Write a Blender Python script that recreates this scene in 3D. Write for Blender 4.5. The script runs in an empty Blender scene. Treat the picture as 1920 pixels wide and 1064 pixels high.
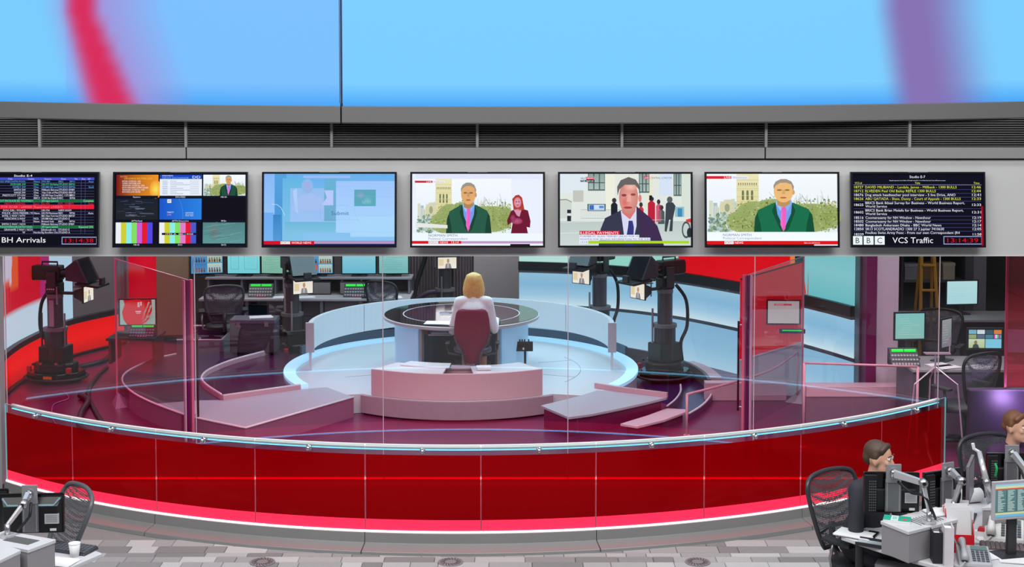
import bpy, bmesh, math, random
from mathutils import Vector, Matrix, Euler
random.seed(7)
SC = bpy.context.scene
COL = SC.collection
PI = math.pi

# ------------------------------------------------------------------ camera
FPX, PPY, CAMZ, TILT = 2600.0, 298.0, 3.8, math.radians(3.2)
CT, ST = math.cos(TILT), math.sin(TILT)
cd = bpy.data.cameras.new('camera')
cam = bpy.data.objects.new('camera', cd)
COL.objects.link(cam)
cam.location = (0, 0, CAMZ)
cam.rotation_euler = (PI / 2 - TILT, 0, 0)
cd.sensor_width = 36.0
cd.sensor_fit = 'HORIZONTAL'
cd.lens = FPX * 36.0 / 1920.0
cd.shift_y = (PPY - 532.0) / 1920.0
cd.clip_end = 200
SC.camera = cam
SC.view_settings.view_transform = 'Standard'
SC.view_settings.look = 'None'
SC.view_settings.exposure = 0.0
SC.view_settings.gamma = 1.0
SC.view_settings.use_curve_mapping = False

# ------------------------------------------------------------------ world
w = bpy.data.worlds.new('newsroom_air')
SC.world = w
w.use_nodes = True
w.node_tree.nodes['Background'].inputs[0].default_value = (0.8, 0.85, 0.9, 1)
w.node_tree.nodes['Background'].inputs[1].default_value = 0.05

def lamp(name, loc, rot, sx, sy, watts, color=(1, 1, 1), spread=180):
    l = bpy.data.lights.new(name, 'AREA')
    l.shape = 'RECTANGLE'; l.size = sx; l.size_y = sy
    l.energy = watts; l.color = color; l.spread = math.radians(spread)
    o = bpy.data.objects.new(name, l); COL.objects.link(o)
    o.location = loc; o.rotation_euler = [math.radians(a) for a in rot]
    return o

# newsroom ceiling lights (real lamps above the newsroom, neutral white)
lamp('newsroom_ceiling_light', (-4.5, 5.5, 6.8), (28, 0, 0), 4.0, 2.5, 340)
lamp('newsroom_ceiling_light', (0, 5.5, 6.8), (28, 0, 0), 4.0, 2.5, 340)
lamp('newsroom_ceiling_light', (4.5, 5.5, 6.8), (28, 0, 0), 4.0, 2.5, 340)
lamp('newsroom_ceiling_light', (-3.5, 10.2, 6.9), (0, 0, 0), 5.0, 1.2, 110)
lamp('newsroom_ceiling_light', (3.5, 10.2, 6.9), (0, 0, 0), 5.0, 1.2, 110)
# studio lighting grid: cool white on the platform, magenta and red at the front
lamp('studio_soft_light', (-0.6, 16.9, 3.15), (0, 0, 0), 3.4, 2.6, 105, (0.58, 0.86, 1.0), 130)
lamp('studio_front_light', (-0.6, 13.6, 3.1), (25, 0, 0), 4.0, 0.6, 34, (0.96, 0.96, 1.0))
lamp('studio_red_light', (-2.4, 13.1, 2.9), (5, 0, 0), 2.6, 0.5, 30, (1.0, 0.10, 0.30), 140)
lamp('studio_red_light', (2.4, 13.1, 2.9), (5, 0, 0), 2.6, 0.5, 30, (1.0, 0.10, 0.30), 140)
lamp('studio_red_light', (-5.0, 15.0, 3.0), (0, 0, 0), 1.6, 2.6, 46, (1.0, 0.08, 0.45), 140)
lamp('control_area_light', (-3.2, 19.3, 3.1), (0, 0, 0), 4.0, 1.2, 34, (0.92, 0.95, 1.0))
lamp('curtain_fill', (-0.2, 19.0, 3.15), (48, 0, 0), 2.6, .5, 60, (1.0, .96, .97), 110)  # unseen lamp added to lift the dark curtain and grey panel
lamp('backdrop_light', (2.2, 16.9, 3.1), (0, 0, 0), 2.2, 1.6, 34, (0.7, 0.86, 1.0))
lamp('side_office_light', (5.6, 15.8, 3.1), (0, 0, 0), 2.0, 4.0, 40, (0.95, 0.93, 1.0))
lamp('left_corner_fill', (-4.7, 18.4, 3.15), (0, 0, 0), 1.6, 1.0, 34, (1.0, 0.97, 0.95))  # unseen lamp added to brighten the panels at the back left
lamp('pillar_fill', (4.0, 13.5, 3.1), (15, 0, 0), 1.4, .5, 16, (0.92, 0.9, 1.0), 120)  # unseen lamp added in front to brighten the pillar
lamp('violet_glow_fill', (4.95, 12.98, 0.62), (88, 0, -6), 0.12, 0.12, 3.0, (0.62, 0.35, 1.0), 110)  # unseen lamp added to imitate a violet glow reflected in the glass

# ------------------------------------------------------------------ surveying
def ray(px, py):
    u = (px - 960.0) / FPX; v = (py - PPY) / FPX
    return (u, CT - v * ST, -ST - v * CT)
def G(px, py, z):
    """point of the horizontal plane at height z seen at a photo pixel"""
    r = ray(px, py); t = (z - CAMZ) / r[2]
    return (r[0] * t, r[1] * t, z)
def D(px, py, y):
    """point of the upright plane at distance y seen at a photo pixel"""
    r = ray(px, py); t = y / r[1]
    return (r[0] * t, y, CAMZ + r[2] * t)

# ------------------------------------------------------------------ colours and materials
def lin(c):
    o = []
    for v in c[:3]:
        v = v / 255.0
        o.append(v / 12.92 if v <= 0.04045 else ((v + 0.055) / 1.055) ** 2.4)
    return (o[0], o[1], o[2], 1.0)

_M = {}
def P(name, rgb, rough=0.5, metal=0.0, spec=0.5, noise=0.08, scale=18.0, bump=0.0, emit=None, estr=1.0):
    """procedural surface: base colour with slight noise variation"""
    if name in _M: return _M[name]
    m = bpy.data.materials.new(name); m.use_nodes = True
    nt = m.node_tree; b = nt.nodes['Principled BSDF']
    tc = nt.nodes.new('ShaderNodeTexCoord'); nz = nt.nodes.new('ShaderNodeTexNoise')
    nz.inputs['Scale'].default_value = scale; nz.inputs['Detail'].default_value = 3
    nt.links.new(tc.outputs['Object'], nz.inputs['Vector'])
    mx = nt.nodes.new('ShaderNodeMix'); mx.data_type = 'RGBA'
    c = lin(rgb)
    lo = tuple(max(0, v * (1 - noise)) for v in c[:3]) + (1,)
    hi = tuple(min(1, v * (1 + noise)) for v in c[:3]) + (1,)
    mx.inputs['A'].default_value = lo; mx.inputs['B'].default_value = hi
    nt.links.new(nz.outputs['Fac'], mx.inputs['Factor'])
    nt.links.new(mx.outputs['Result'], b.inputs['Base Color'])
    b.inputs['Roughness'].default_value = rough
    b.inputs['Metallic'].default_value = metal
    b.inputs['Specular IOR Level'].default_value = spec
    if bump:
        bp = nt.nodes.new('ShaderNodeBump'); bp.inputs['Strength'].default_value = bump
        bp.inputs['Distance'].default_value = 0.01
        nt.links.new(nz.outputs['Fac'], bp.inputs['Height']); nt.links.new(bp.outputs['Normal'], b.inputs['Normal'])
    if emit is not None:
        b.inputs['Emission Color'].default_value = lin(emit); b.inputs['Emission Strength'].default_value = estr
    _M[name] = m
    return m

def screen_mat(name='screen_light', strength=1.0):
    if name in _M: return _M[name]
    m = bpy.data.materials.new(name); m.use_nodes = True
    nt = m.node_tree; b = nt.nodes['Principled BSDF']
    a = nt.nodes.new('ShaderNodeAttribute'); a.attribute_name = 'Col'
    b.inputs['Base Color'].default_value = (0.003, 0.003, 0.004, 1)
    b.inputs['Roughness'].default_value = 0.25
    b.inputs['Specular IOR Level'].default_value = 0.08
    nt.links.new(a.outputs['Color'], b.inputs['Emission Color'])
    b.inputs['Emission Strength'].default_value = strength
    _M[name] = m
    return m

def paint_mat(name='printed_colour', rough=0.6):
    if name in _M: return _M[name]
    m = bpy.data.materials.new(name); m.use_nodes = True
    nt = m.node_tree; b = nt.nodes['Principled BSDF']
    a = nt.nodes.new('ShaderNodeAttribute'); a.attribute_name = 'Col'
    nt.links.new(a.outputs['Color'], b.inputs['Base Color'])
    b.inputs['Roughness'].default_value = rough
    _M[name] = m
    return m

def glass_mat(name, tint=(255, 255, 255), refl=1.0, body=None, body_mix=0.0, rough=0.0, emit=None, estr=0.0):
    """thin sheet glass: see-through by tint, mirror by fresnel, optional milky body"""
    if name in _M: return _M[name]
    m = bpy.data.materials.new(name); m.use_nodes = True
    nt = m.node_tree; nt.nodes.clear()
    out = nt.nodes.new('ShaderNodeOutputMaterial')
    tr = nt.nodes.new('ShaderNodeBsdfTransparent'); tr.inputs[0].default_value = lin(tint)
    gl = nt.nodes.new('ShaderNodeBsdfGlossy'); gl.inputs['Roughness'].default_value = rough
    gl.inputs['Color'].default_value = (refl, refl, refl, 1)
    fr = nt.nodes.new('ShaderNodeFresnel'); ge = nt.nodes.new('ShaderNodeNewGeometry'); mi = nt.nodes.new('ShaderNodeMix')
    mi.inputs['A'].default_value = 1.7; mi.inputs['B'].default_value = 1 / 1.7
    nt.links.new(ge.outputs['Backfacing'], mi.inputs['Factor']); nt.links.new(mi.outputs['Result'], fr.inputs['IOR'])
    base = tr
    if body is not None:
        df = nt.nodes.new('ShaderNodeBsdfDiffuse'); df.inputs[0].default_value = lin(body)
        mb = nt.nodes.new('ShaderNodeMixShader'); mb.inputs[0].default_value = body_mix
        nt.links.new(tr.outputs[0], mb.inputs[1]); nt.links.new(df.outputs[0], mb.inputs[2]); base = mb
    mx = nt.nodes.new('ShaderNodeMixShader')
    nt.links.new(fr.outputs[0], mx.inputs[0]); nt.links.new(base.outputs[0], mx.inputs[1]); nt.links.new(gl.outputs[0], mx.inputs[2])
    last = mx
    if emit is not None:
        em = nt.nodes.new('ShaderNodeEmission'); em.inputs[0].default_value = lin(emit); em.inputs[1].default_value = estr
        ad = nt.nodes.new('ShaderNodeAddShader')
        nt.links.new(mx.outputs[0], ad.inputs[0]); nt.links.new(em.outputs[0], ad.inputs[1]); last = ad
    nt.links.new(last.outputs[0], out.inputs[0])
    _M[name] = m
    return m

# ------------------------------------------------------------------ mesh builder
def frame_of(d):
    d = Vector(d).normalized()
    a = Vector((0, 0, 1)) if abs(d.z) < 0.95 else Vector((1, 0, 0))
    x = d.cross(a).normalized(); y = d.cross(x).normalized()
    return x, y, d

class MB:
    def __init__(s): s.v = []; s.f = []; s.c = []
    def add(s, vs, fs, col=None):
        o = len(s.v); s.v += [tuple(v) for v in vs]
        for f in fs:
            s.f.append(tuple(i + o for i in f)); s.c.append(col)
        return s
    def box(s, x0, x1, y0, y1, z0, z1, col=None):
        vs = [(x, y, z) for z in (z0, z1) for y in (y0, y1) for x in (x0, x1)]
        return s.add(vs, [(0, 2, 3, 1), (4, 5, 7, 6), (0, 1, 5, 4), (2, 6, 7, 3), (0, 4, 6, 2), (1, 3, 7, 5)], col)
    def obox(s, c, size, rot=(0, 0, 0), col=None):
        R = Euler(rot).to_matrix(); c = Vector(c)
        vs = [c + R @ Vector((x * size[0] / 2, y * size[1] / 2, z * size[2] / 2)) for z in (-1, 1) for y in (-1, 1) for x in (-1, 1)]
        return s.add(vs, [(0, 2, 3, 1), (4, 5, 7, 6), (0, 1, 5, 4), (2, 6, 7, 3), (0, 4, 6, 2), (1, 3, 7, 5)], col)
    def cyl(s, p0, p1, r0, r1=None, n=12, col=None):
        r1 = r0 if r1 is None else r1
        p0 = Vector(p0); p1 = Vector(p1); x, y, d = frame_of(p1 - p0)
        vs = []
        for p, r in ((p0, r0), (p1, r1)):
            vs += [p + x * r * math.cos(2 * PI * i / n) + y * r * math.sin(2 * PI * i / n) for i in range(n)]
        fs = [(i, (i + 1) % n, n + (i + 1) % n, n + i) for i in range(n)]
        fs += [tuple(range(n - 1, -1, -1)), tuple(range(n, 2 * n))]
        return s.add(vs, fs, col)
    def tube(s, pts, r, n=8, closed=False, col=None):
        pts = [Vector(p) for p in pts]; k = len(pts); vs = []; fs = []
        up = None
        for i, p in enumerate(pts):
            a = pts[(i - 1) % k] if (closed or i > 0) else p
            b = pts[(i + 1) % k] if (closed or i < k - 1) else p
            d = (b - a).normalized()
            if up is None: x, y, _ = frame_of(d)
            else:
                x = (up - d * up.dot(d)).normalized(); y = d.cross(x)
            up = x
            rr = r[i] if isinstance(r, (list, tuple)) else r
            vs += [p + x * rr * math.cos(2 * PI * j / n) + y * rr * math.sin(2 * PI * j / n) for j in range(n)]
        m = k if closed else k - 1
        for i in range(m):
            i2 = (i + 1) % k
            for j in range(n):
                j2 = (j + 1) % n
                fs.append((i * n + j, i * n + j2, i2 * n + j2, i2 * n + j))
        if not closed:
            fs.append(tuple(range(n - 1, -1, -1))); fs.append(tuple(range((k - 1) * n, k * n)))
        return s.add(vs, fs, col)
    def prism(s, poly, z0, z1, col=None):
        n = len(poly)
        vs = [(p[0], p[1], z0) for p in poly] + [(p[0], p[1], z1) for p in poly]
        fs = [(i, (i + 1) % n, n + (i + 1) % n, n + i) for i in range(n)]
        fs += [tuple(range(n - 1, -1, -1)), tuple(range(n, 2 * n))]
        return s.add(vs, fs, col)
    def strip(s, pts, z0, z1, t, col=None):
        """an upright wall of thickness t along an open line of (x, y)"""
        P2 = [Vector((p[0], p[1])) for p in pts]; n = len(P2); off = []
        for i in range(n):
            a = P2[max(0, i - 1)]; b = P2[min(n - 1, i + 1)]
            d = (b - a).normalized(); off.append(Vector((-d.y, d.x)) * t / 2)
        vs = []
        for i in range(n):
            for sg in (1, -1):
                q = P2[i] + off[i] * sg
                vs += [(q.x, q.y, z0), (q.x, q.y, z1)]
        fs = []
        for i in range(n - 1):
            a = i * 4; b = a + 4
            fs += [(a, a + 1, b + 1, b), (a + 2, b + 2, b + 3, a + 3), (a + 1, a + 3, b + 3, b + 1), (a, b, b + 2, a + 2)]
        e = (n - 1) * 4
        fs += [(0, 2, 3, 1), (e, e + 1, e + 3, e + 2)]
        return s.add(vs, fs, col)
    def sweep(s, path, prof, closed_prof=True, col=None):
        """profile of (offset, z) carried along a plan line; offset is measured to the right of travel"""
        P2 = [Vector((p[0], p[1])) for p in path]; n = len(P2); m = len(prof); vs = []; fs = []
        for i in range(n):
            a = P2[max(0, i - 1)]; b = P2[min(n - 1, i + 1)]
            d = (b - a).normalized(); r = Vector((d.y, -d.x))
            for (o, z) in prof:
                q = P2[i] + r * o; vs.append((q.x, q.y, z))
        for i in range(n - 1):
            for j in range(m if closed_prof else m - 1):
                j2 = (j + 1) % m
                fs.append((i * m + j, (i + 1) * m + j, (i + 1) * m + j2, i * m + j2))
        if closed_prof:
            fs.append(tuple(range(m))); fs.append(tuple(range(n * m - 1, (n - 1) * m - 1, -1)))
        return s.add(vs, fs, col)
    def lathe(s, c, prof, n=24, col=None):
        c = Vector(c); m = len(prof); vs = []; fs = []
        for i in range(n):
            a = 2 * PI * i / n
            for (r, z) in prof: vs.append(c + Vector((r * math.cos(a), r * math.sin(a), z)))
        for i in range(n):
            i2 = (i + 1) % n
            for j in range(m - 1):
                fs.append((i * m + j, i2 * m + j, i2 * m + j + 1, i * m + j + 1))
        return s.add(vs, fs, col)
    def ell(s, c, r, n=14, m=8, rot=None, col=None):
        c = Vector(c); R = Euler(rot).to_matrix() if rot else Matrix.Identity(3)
        if not isinstance(r, (list, tuple)): r = (r, r, r)
        vs = [c + R @ Vector((0, 0, -r[2]))]; fs = []
        for j in range(1, m):
            b = -PI / 2 + PI * j / m
            for i in range(n):
                a = 2 * PI * i / n
                vs.append(c + R @ Vector((r[0] * math.cos(b) * math.cos(a), r[1] * math.cos(b) * math.sin(a), r[2] * math.sin(b))))
        vs.append(c + R @ Vector((0, 0, r[2]))); top = len(vs) - 1
        for i in range(n):
            i2 = (i + 1) % n
            fs.append((0, 1 + i2, 1 + i)); fs.append((top, 1 + (m - 2) * n + i, 1 + (m - 2) * n + i2))
            for j in range(m - 2):
                a = 1 + j * n
                fs.append((a + i, a + i2, a + n + i2, a + n + i))
        return s.add(vs, fs, col)
    def hull_quad(s, top, bot, col=None):
        """solid between two matching polygons"""
        n = len(top)
        fs = [(i, (i + 1) % n, n + (i + 1) % n, n + i) for i in range(n)]
        fs += [tuple(range(n - 1, -1, -1)), tuple(range(n, 2 * n))]
        return s.add(list(bot) + list(top), fs, col)
    def build(s, name, mat, parent=None, bevel=0.0, smooth=False, world=False, seg=2, fix=True):
        off = Vector((0, 0, 0))
        if world and parent is not None: off = Vector(parent.location)
        me = bpy.data.meshes.new(name)
        me.from_pydata([(v[0] - off.x, v[1] - off.y, v[2] - off.z) for v in s.v], [], s.f)
        if fix:
            bm = bmesh.new(); bm.from_mesh(me)
            bmesh.ops.recalc_face_normals(bm, faces=bm.faces); bm.to_mesh(me); bm.free()
        if any(c is not None for c in s.c):
            at = me.color_attributes.new('Col', 'FLOAT_COLOR', 'CORNER')
            for p in me.polygons:
                c = s.c[p.index]
                if c is None: c = (0, 0, 0)
                if isinstance(c, list):
                    for k, li in enumerate(p.loop_indices): at.data[li].color = lin(c[k])
                else:
                    lc = lin(c)
                    for li in p.loop_indices: at.data[li].color = lc
        if smooth:
            me.polygons.foreach_set('use_smooth', [True] * len(me.polygons))
        me.materials.append(mat)
        o = bpy.data.objects.new(name, me); COL.objects.link(o)
        if parent is not None: o.parent = parent
        if bevel:
            b = o.modifiers.new('soft_edge', 'BEVEL'); b.width = bevel; b.segments = seg
            b.limit_method = 'ANGLE'; b.angle_limit = math.radians(35)
            b.harden_normals = False
        return o

def tag(o, label, cat, group=None, kind=None):
    o['label'] = label; o['category'] = cat
    if group: o['group'] = group
    if kind: o['kind'] = kind
    return o
def thing(name, label, cat, loc=(0, 0, 0), rz=0.0, group=None):
    o = bpy.data.objects.new(name, None); COL.objects.link(o)
    o.empty_display_size = 0.05
    o.location = loc; o.rotation_euler = (0, 0, rz)
    return tag(o, label, cat, group)
def struct(o):
    o['kind'] = 'structure'; return o
def srt(name, mb, mat, **k):
    return struct(mb.build(name, mat, **k))
KIDS = {}
def copy_tree(o, parent=None):
    c = o.copy(); COL.objects.link(c)
    if parent is not None: c.parent = parent
    for ch in list(o.children): copy_tree(ch, c)
    return c
def dup(o, loc, rz=None, label=None, group=None):
    c = copy_tree(o); c.location = loc
    if rz is not None: c.rotation_euler = (0, 0, rz)
    if label: c['label'] = label
    if group: c['group'] = group
    return c
def arc(c, r, a0, a1, n):
    """angles in degrees from the direction towards the camera (-y), positive to +x"""
    out = []
    for i in range(n + 1):
        a = math.radians(a0 + (a1 - a0) * i / n)
        out.append((c[0] + r * math.sin(a), c[1] - r * math.cos(a)))
    return out
def spline(pts, n=8):
    out = []
    m = len(pts)
    for i in range(m - 1):
        p0 = pts[max(0, i - 1)]; p1 = pts[i]; p2 = pts[i + 1]; p3 = pts[min(m - 1, i + 2)]
        for k in range(n):
            t = k / n
            out.append(tuple(0.5 * ((2 * p1[j]) + (-p0[j] + p2[j]) * t + (2 * p0[j] - 5 * p1[j] + 4 * p2[j] - p3[j]) * t * t + (-p0[j] + 3 * p1[j] - 3 * p2[j] + p3[j]) * t ** 3) for j in range(len(p1))))
    out.append(tuple(pts[-1]))
    return out

# ------------------------------------------------------------------ flat pictures for screens and print
_T = {}
def glyphs(txt):
    if txt not in _T:
        cu = bpy.data.curves.new('lettering', 'FONT'); cu.body = txt; cu.resolution_u = 2; cu.size = 1.0
        ob = bpy.data.objects.new('lettering', cu)
        me = ob.to_mesh()
        vs = [(v.co.x, v.co.y) for v in me.vertices]; fs = [tuple(p.vertices) for p in me.polygons]
        ob.to_mesh_clear(); bpy.data.objects.remove(ob); bpy.data.curves.remove(cu)
        if vs:
            x0 = min(v[0] for v in vs); x1 = max(v[0] for v in vs)
        else: x0 = x1 = 0
        _T[txt] = ([(v[0] - x0, v[1]) for v in vs], fs, max(1e-6, x1 - x0))
    return _T[txt]

class Pic:
    """a flat picture W x H metres, painted in layers; coordinates 0..1, y down; faces -y"""
    def __init__(s, W, H, step=0.00025):
        s.W = W; s.H = H; s.mb = MB(); s.k = 0; s.step = step
    def p(s, x, y): return ((x - 0.5) * s.W, -s.k * s.step, (0.5 - y) * s.H)
    def nl(s): s.k += 1; return s
    def rect(s, x0, y0, x1, y1, c, cb=None, lr=None):
        if cb is not None: cc = [c, c, cb, cb]
        elif lr is not None: cc = [c, lr, lr, c]
        else: cc = c
        s.mb.add([s.p(x0, y0), s.p(x1, y0), s.p(x1, y1), s.p(x0, y1)], [(0, 1, 2, 3)], cc); return s
    def poly(s, pts, c):
        s.mb.add([s.p(*q) for q in pts], [tuple(range(len(pts)))], c); return s
    def ell(s, x, y, rx, ry, c, n=20, c2=None):
        vs = [s.p(x, y)] + [s.p(x + rx * math.cos(2 * PI * i / n), y + ry * math.sin(2 * PI * i / n)) for i in range(n)]
        for i in range(n):
            s.mb.add([vs[0], vs[1 + i], vs[1 + (i + 1) % n]], [(0, 1, 2)], c if c2 is None else [c, c2, c2])
        return s
    def line(s, x0, y0, x1, y1, t, c):
        dx, dy = (x1 - x0) * s.W, (y1 - y0) * s.H; L = math.hypot(dx, dy) or 1
        ox, oy = -dy / L * t / 2 / s.W, dx / L * t / 2 / s.H
        return s.poly([(x0 + ox, y0 + oy), (x1 + ox, y1 + oy), (x1 - ox, y1 - oy), (x0 - ox, y0 - oy)], c)
    def text(s, t, x, y, h, c, w=None, al='l'):
        """y is the baseline, h the capital height as a share of H; w squeezes to a width share"""
        vs, fs, wd = glyphs(t)
        k = h * s.H / 0.70
        kx = k if w is None else w * s.W / wd
        tw = wd * kx / s.W
        x0 = x - (tw if al == 'r' else tw / 2 if al == 'c' else 0)
        bx, by, bz = s.p(x0, y)
        s.mb.add([(bx + v[0] * kx, by, bz + v[1] * k) for v in vs], fs, c); return s
    def scatter(s, x0, y0, x1, y1, n, r, cols, asp=1.6, rnd=random):
        for i in range(n):
            cx = rnd.uniform(x0, x1); cy = rnd.uniform(y0, y1); rr = r * rnd.uniform(0.4, 1.2)
            a = rnd.uniform(0, 6.28); c = rnd.choice(cols)
            s.poly([(cx + rr * math.cos(a + 2 * PI * k / 5) * rnd.uniform(.6, 1.3) , cy + rr * asp * math.sin(a + 2 * PI * k / 5) * rnd.uniform(.6, 1.3)) for k in range(5)], c)
        return s
    def build(s, name, parent, loc=(0, 0, 0), rot=None, mat=None):
        o = s.mb.build(name, mat or screen_mat(), parent, fix=False)
        o.location = loc
        if rot: o.rotation_euler = rot
        return o
# ================================================================== the setting
grey_fascia = P('fascia_paint', (196, 196, 196), 0.55, noise=0.02, scale=2)
grey_trim = P('trim_metal_paint', (140, 140, 140), 0.4, noise=0.02, scale=3)
dark_trim = P('bulkhead_paint', (104, 104, 104), 0.45, noise=0.03, scale=1.5)
slat_m = P('slat_aluminium', (124, 124, 124), 0.35, 0.3, noise=0.03)
void_m = P('grille_backing', (42, 42, 42), 0.35, noise=0.05)
purple_floor = P('studio_floor_vinyl', (104, 30, 74), 0.3, noise=0.1, scale=3)
white_lam = P('white_laminate', (206, 206, 210), 0.35, noise=0.02, scale=4)
plat_m = P('platform_laminate', (200, 206, 212), 0.28, noise=0.04, scale=2.5)
wall_g = P('plaster_grey', (150, 150, 150), 0.7, noise=0.03, scale=2)
conc = P('concrete_grey', (112, 110, 112), 0.8, noise=0.08, scale=5)
dark_wall = P('studio_back_wall', (70, 68, 70), 0.7, noise=0.06, scale=4)
black_m = P('black_plastic', (16, 16, 18), 0.42, noise=0.1)
blackg = P('black_gloss', (10, 10, 12), 0.18, noise=0.1)
dark_m = P('dark_grey_plastic', (42, 42, 46), 0.45, noise=0.08)
mid_m = P('mid_grey_plastic', (104, 104, 108), 0.45, noise=0.05)
silver = P('brushed_silver', (176, 176, 180), 0.3, 0.85, noise=0.05)
chrome = P('polished_chrome', (210, 210, 214), 0.12, 1.0, noise=0.02)
lightg = P('light_grey_laminate', (188, 186, 190), 0.5, noise=0.03)
side_g = P('side_grey_laminate', (138, 134, 138), 0.5, noise=0.03)
paper_m = P('white_paper', (226, 226, 228), 0.7, noise=0.03, scale=30)
led_white = P('white_led', (250, 250, 250), 0.4, emit=(255, 250, 250), estr=1.6, noise=0.0)
led_cyan = P('cyan_led', (120, 220, 250), 0.4, emit=(130, 226, 252), estr=1.15, noise=0.0)
led_cyan_strong = P('bright_cyan_led', (60, 190, 250), 0.4, emit=(40, 178, 250), estr=7.0, noise=0.0)
rail_m = P('rail_steel', (250, 240, 238), 0.3, 0.0, noise=0.02)

# ---- newsroom shell
fl = srt('floor', MB().box(-9, 9, -3, 13.2, -0.14, -0.012), P('newsroom_floor_carpet', (138, 138, 138), 0.9, noise=0.15, scale=60, bump=0.2))
srt('wall_left', MB().box(-9.1, -9, -3, 12.9, 0, 7.2), wall_g)
srt('wall_right', MB().box(9, 9.1, -3, 12.9, 0, 7.2), wall_g)
srt('wall_rear', MB().box(-9, 9, -3.1, -3, 0, 7.2), P('rear_wall_paint', (120, 120, 122), 0.7))
srt('ceiling', MB().box(-9, 9, -3, 12.9, 7.2, 7.3), P('ceiling_tile_paint', (170, 170, 170), 0.8))
# carpet tiles laid as planks, the nearest ones each a piece
greys = [P('carpet_plank_%s' % w_, (g, g, g), 0.95, noise=0.16, scale=90, bump=0.35) for w_, g in
         (('charcoal', 132), ('slate', 142), ('ash', 152), ('dove', 160), ('pebble', 168), ('mist', 178), ('pale', 192))]
rc = random.Random(11)
y = 11.31
n_t = 0
plank_me = {}
while y > 10.45 and n_t < 300:
    hgt = rc.choice((0.09, 0.125, 0.125, 0.16))
    x = -4.7 + rc.uniform(0, 0.2)
    while x < 3.4 and n_t < 300:
        ln = rc.choice((0.16, 0.22, 0.28, 0.34, 0.4))
        if (hgt, ln) not in plank_me:
            mb = MB()
            lo_, li_ = 0.0, 0.004
            mb.hull_quad([(li_, -hgt + li_, 0), (ln - li_, -hgt + li_, 0), (ln - li_, -li_, 0), (li_, -li_, 0)],
                         [(lo_, -hgt, -0.012), (ln, -hgt, -0.012), (ln, 0, -0.012), (lo_, 0, -0.012)])
            q = mb.build('carpet_tile', greys[0], fl); plank_me[(hgt, ln)] = q.data
        else:
            q = bpy.data.objects.new('carpet_tile', plank_me[(hgt, ln)]); COL.objects.link(q); q.parent = fl
        q.location = (x, y, rc.uniform(-0.002, 0.0))
        q.material_slots[0].link = 'OBJECT'; q.material_slots[0].material = rc.choice(greys)
        x += ln; n_t += 1
    y -= hgt

# ---- studio shell behind the glass
BC = (-0.44, 17.8)
sf = [(-9, 21.3), (-9, 12.75)] + arc(BC, 6.58, -38.0, 41.0, 40) + [(9, 12.75), (9, 21.3)]
fs = srt('floor', MB().prism(sf, -0.13, 0.08), purple_floor)
srt('wall_back', MB().box(-9, 9, 21.2, 21.3, 0, 3.3), dark_wall)
srt('wall_left', MB().box(-9.1, -9, 12.9, 21.3, 0, 3.3), P('studio_red_wall', (170, 18, 40), 0.5, noise=0.1, scale=2))
srt('wall_right', MB().box(9, 9.1, 12.9, 21.3, 0, 3.3), P('studio_side_wall', (96, 84, 96), 0.6))
srt('ceiling', MB().box(-9, 9, 12.85, 21.3, 3.28, 3.36), P('studio_ceiling_black', (30, 30, 32), 0.8))

# ---- wall of screens: fascia, ledge, grille, bulkhead
ff = MB().box(-9, 9, 12.75, 12.86, 2.193, 3.08)
fo = srt('wall_front', ff, grey_fascia)
MB().box(-9, 9, 12.742, 12.752, 3.078, 3.088).build('shadow_gap', black_m, fo)
MB().box(-9, 9, 12.744, 12.87, 2.185, 2.193).build('edge_trim', P('fascia_edge', (214, 214, 214), 0.4), fo)
xs_ledge = [D(349, 287, 12.7)[0], D(1435, 287, 12.7)[0]]
led = MB()
lo = srt('trim_1', MB().box(-9, 9, 12.76, 12.86, 3.09, 3.2), void_m)
xx = [-9] + xs_ledge + [9]
for i in range(3):
    MB().box(xx[i] + 0.006, xx[i + 1] - 0.006, 12.70, 12.76, 3.092, 3.194).build('ledge_panel', grey_trim, lo, bevel=0.004)
gr = srt('trim_2', MB().box(-9, 9, 12.80, 12.86, 3.2, 3.56), void_m)
mx = [D(p_, 255, 12.72)[0] for p_ in (-200, 75, 349, 622, 895, 1166, 1436, 1705, 1975, 2240)]
for i, x in enumerate(mx):
    MB().box(x - 0.012, x + 0.012, 12.70, 12.80, 3.196, 3.5).build('mullion', P('mullion_aluminium', (150, 150, 150), 0.35, 0.2), gr)
for i in range(len(mx) - 1):
    mb = MB()
    for k in range(14):
        z = 3.203 + k * 0.0212
        mb.add([(mx[i] + .012, 12.725, z + .003), (mx[i + 1] - .012, 12.725, z + .003), (mx[i + 1] - .012, 12.76, z + .011), (mx[i] + .012, 12.76, z + .011),
                (mx[i] + .012, 12.725, z - .001), (mx[i + 1] - .012, 12.725, z - .001), (mx[i + 1] - .012, 12.76, z + .007), (mx[i] + .012, 12.76, z + .007)],
               [(0, 1, 2, 3), (7, 6, 5, 4), (0, 4, 5, 1)])
    o = mb.build('slat_bank', slat_m, gr); o['kind'] = 'stuff'
XJ = D(641, 215, 12.55)[0]
def bulk(x0, x1):
    mb = MB(); n = 24; vs = []; fs = []
    prof = [(0.0, 3.573, 1), (0.0, 3.425, 1), (0.02, 3.414, 1), (0.26, 3.414, 1), (0.26, 3.573, 1)]
    for i in range(n + 1):
        x = x0 + (x1 - x0) * i / n
        yy = 12.45 + 0.0125 * x * x; dz = 0.043 * (x / 4.7) ** 2
        for (oy, z, _) in prof: vs.append((x, yy + oy, z + dz))
    m = len(prof)
    for i in range(n):
        for j in range(m):
            j2 = (j + 1) % m
            fs.append((i * m + j, i * m + j2, (i + 1) * m + j2, (i + 1) * m + j))
    fs.append(tuple(range(m))); fs.append(tuple(range((n + 1) * m - 1, n * m - 1, -1)))
    return mb.add(vs, fs)
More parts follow.
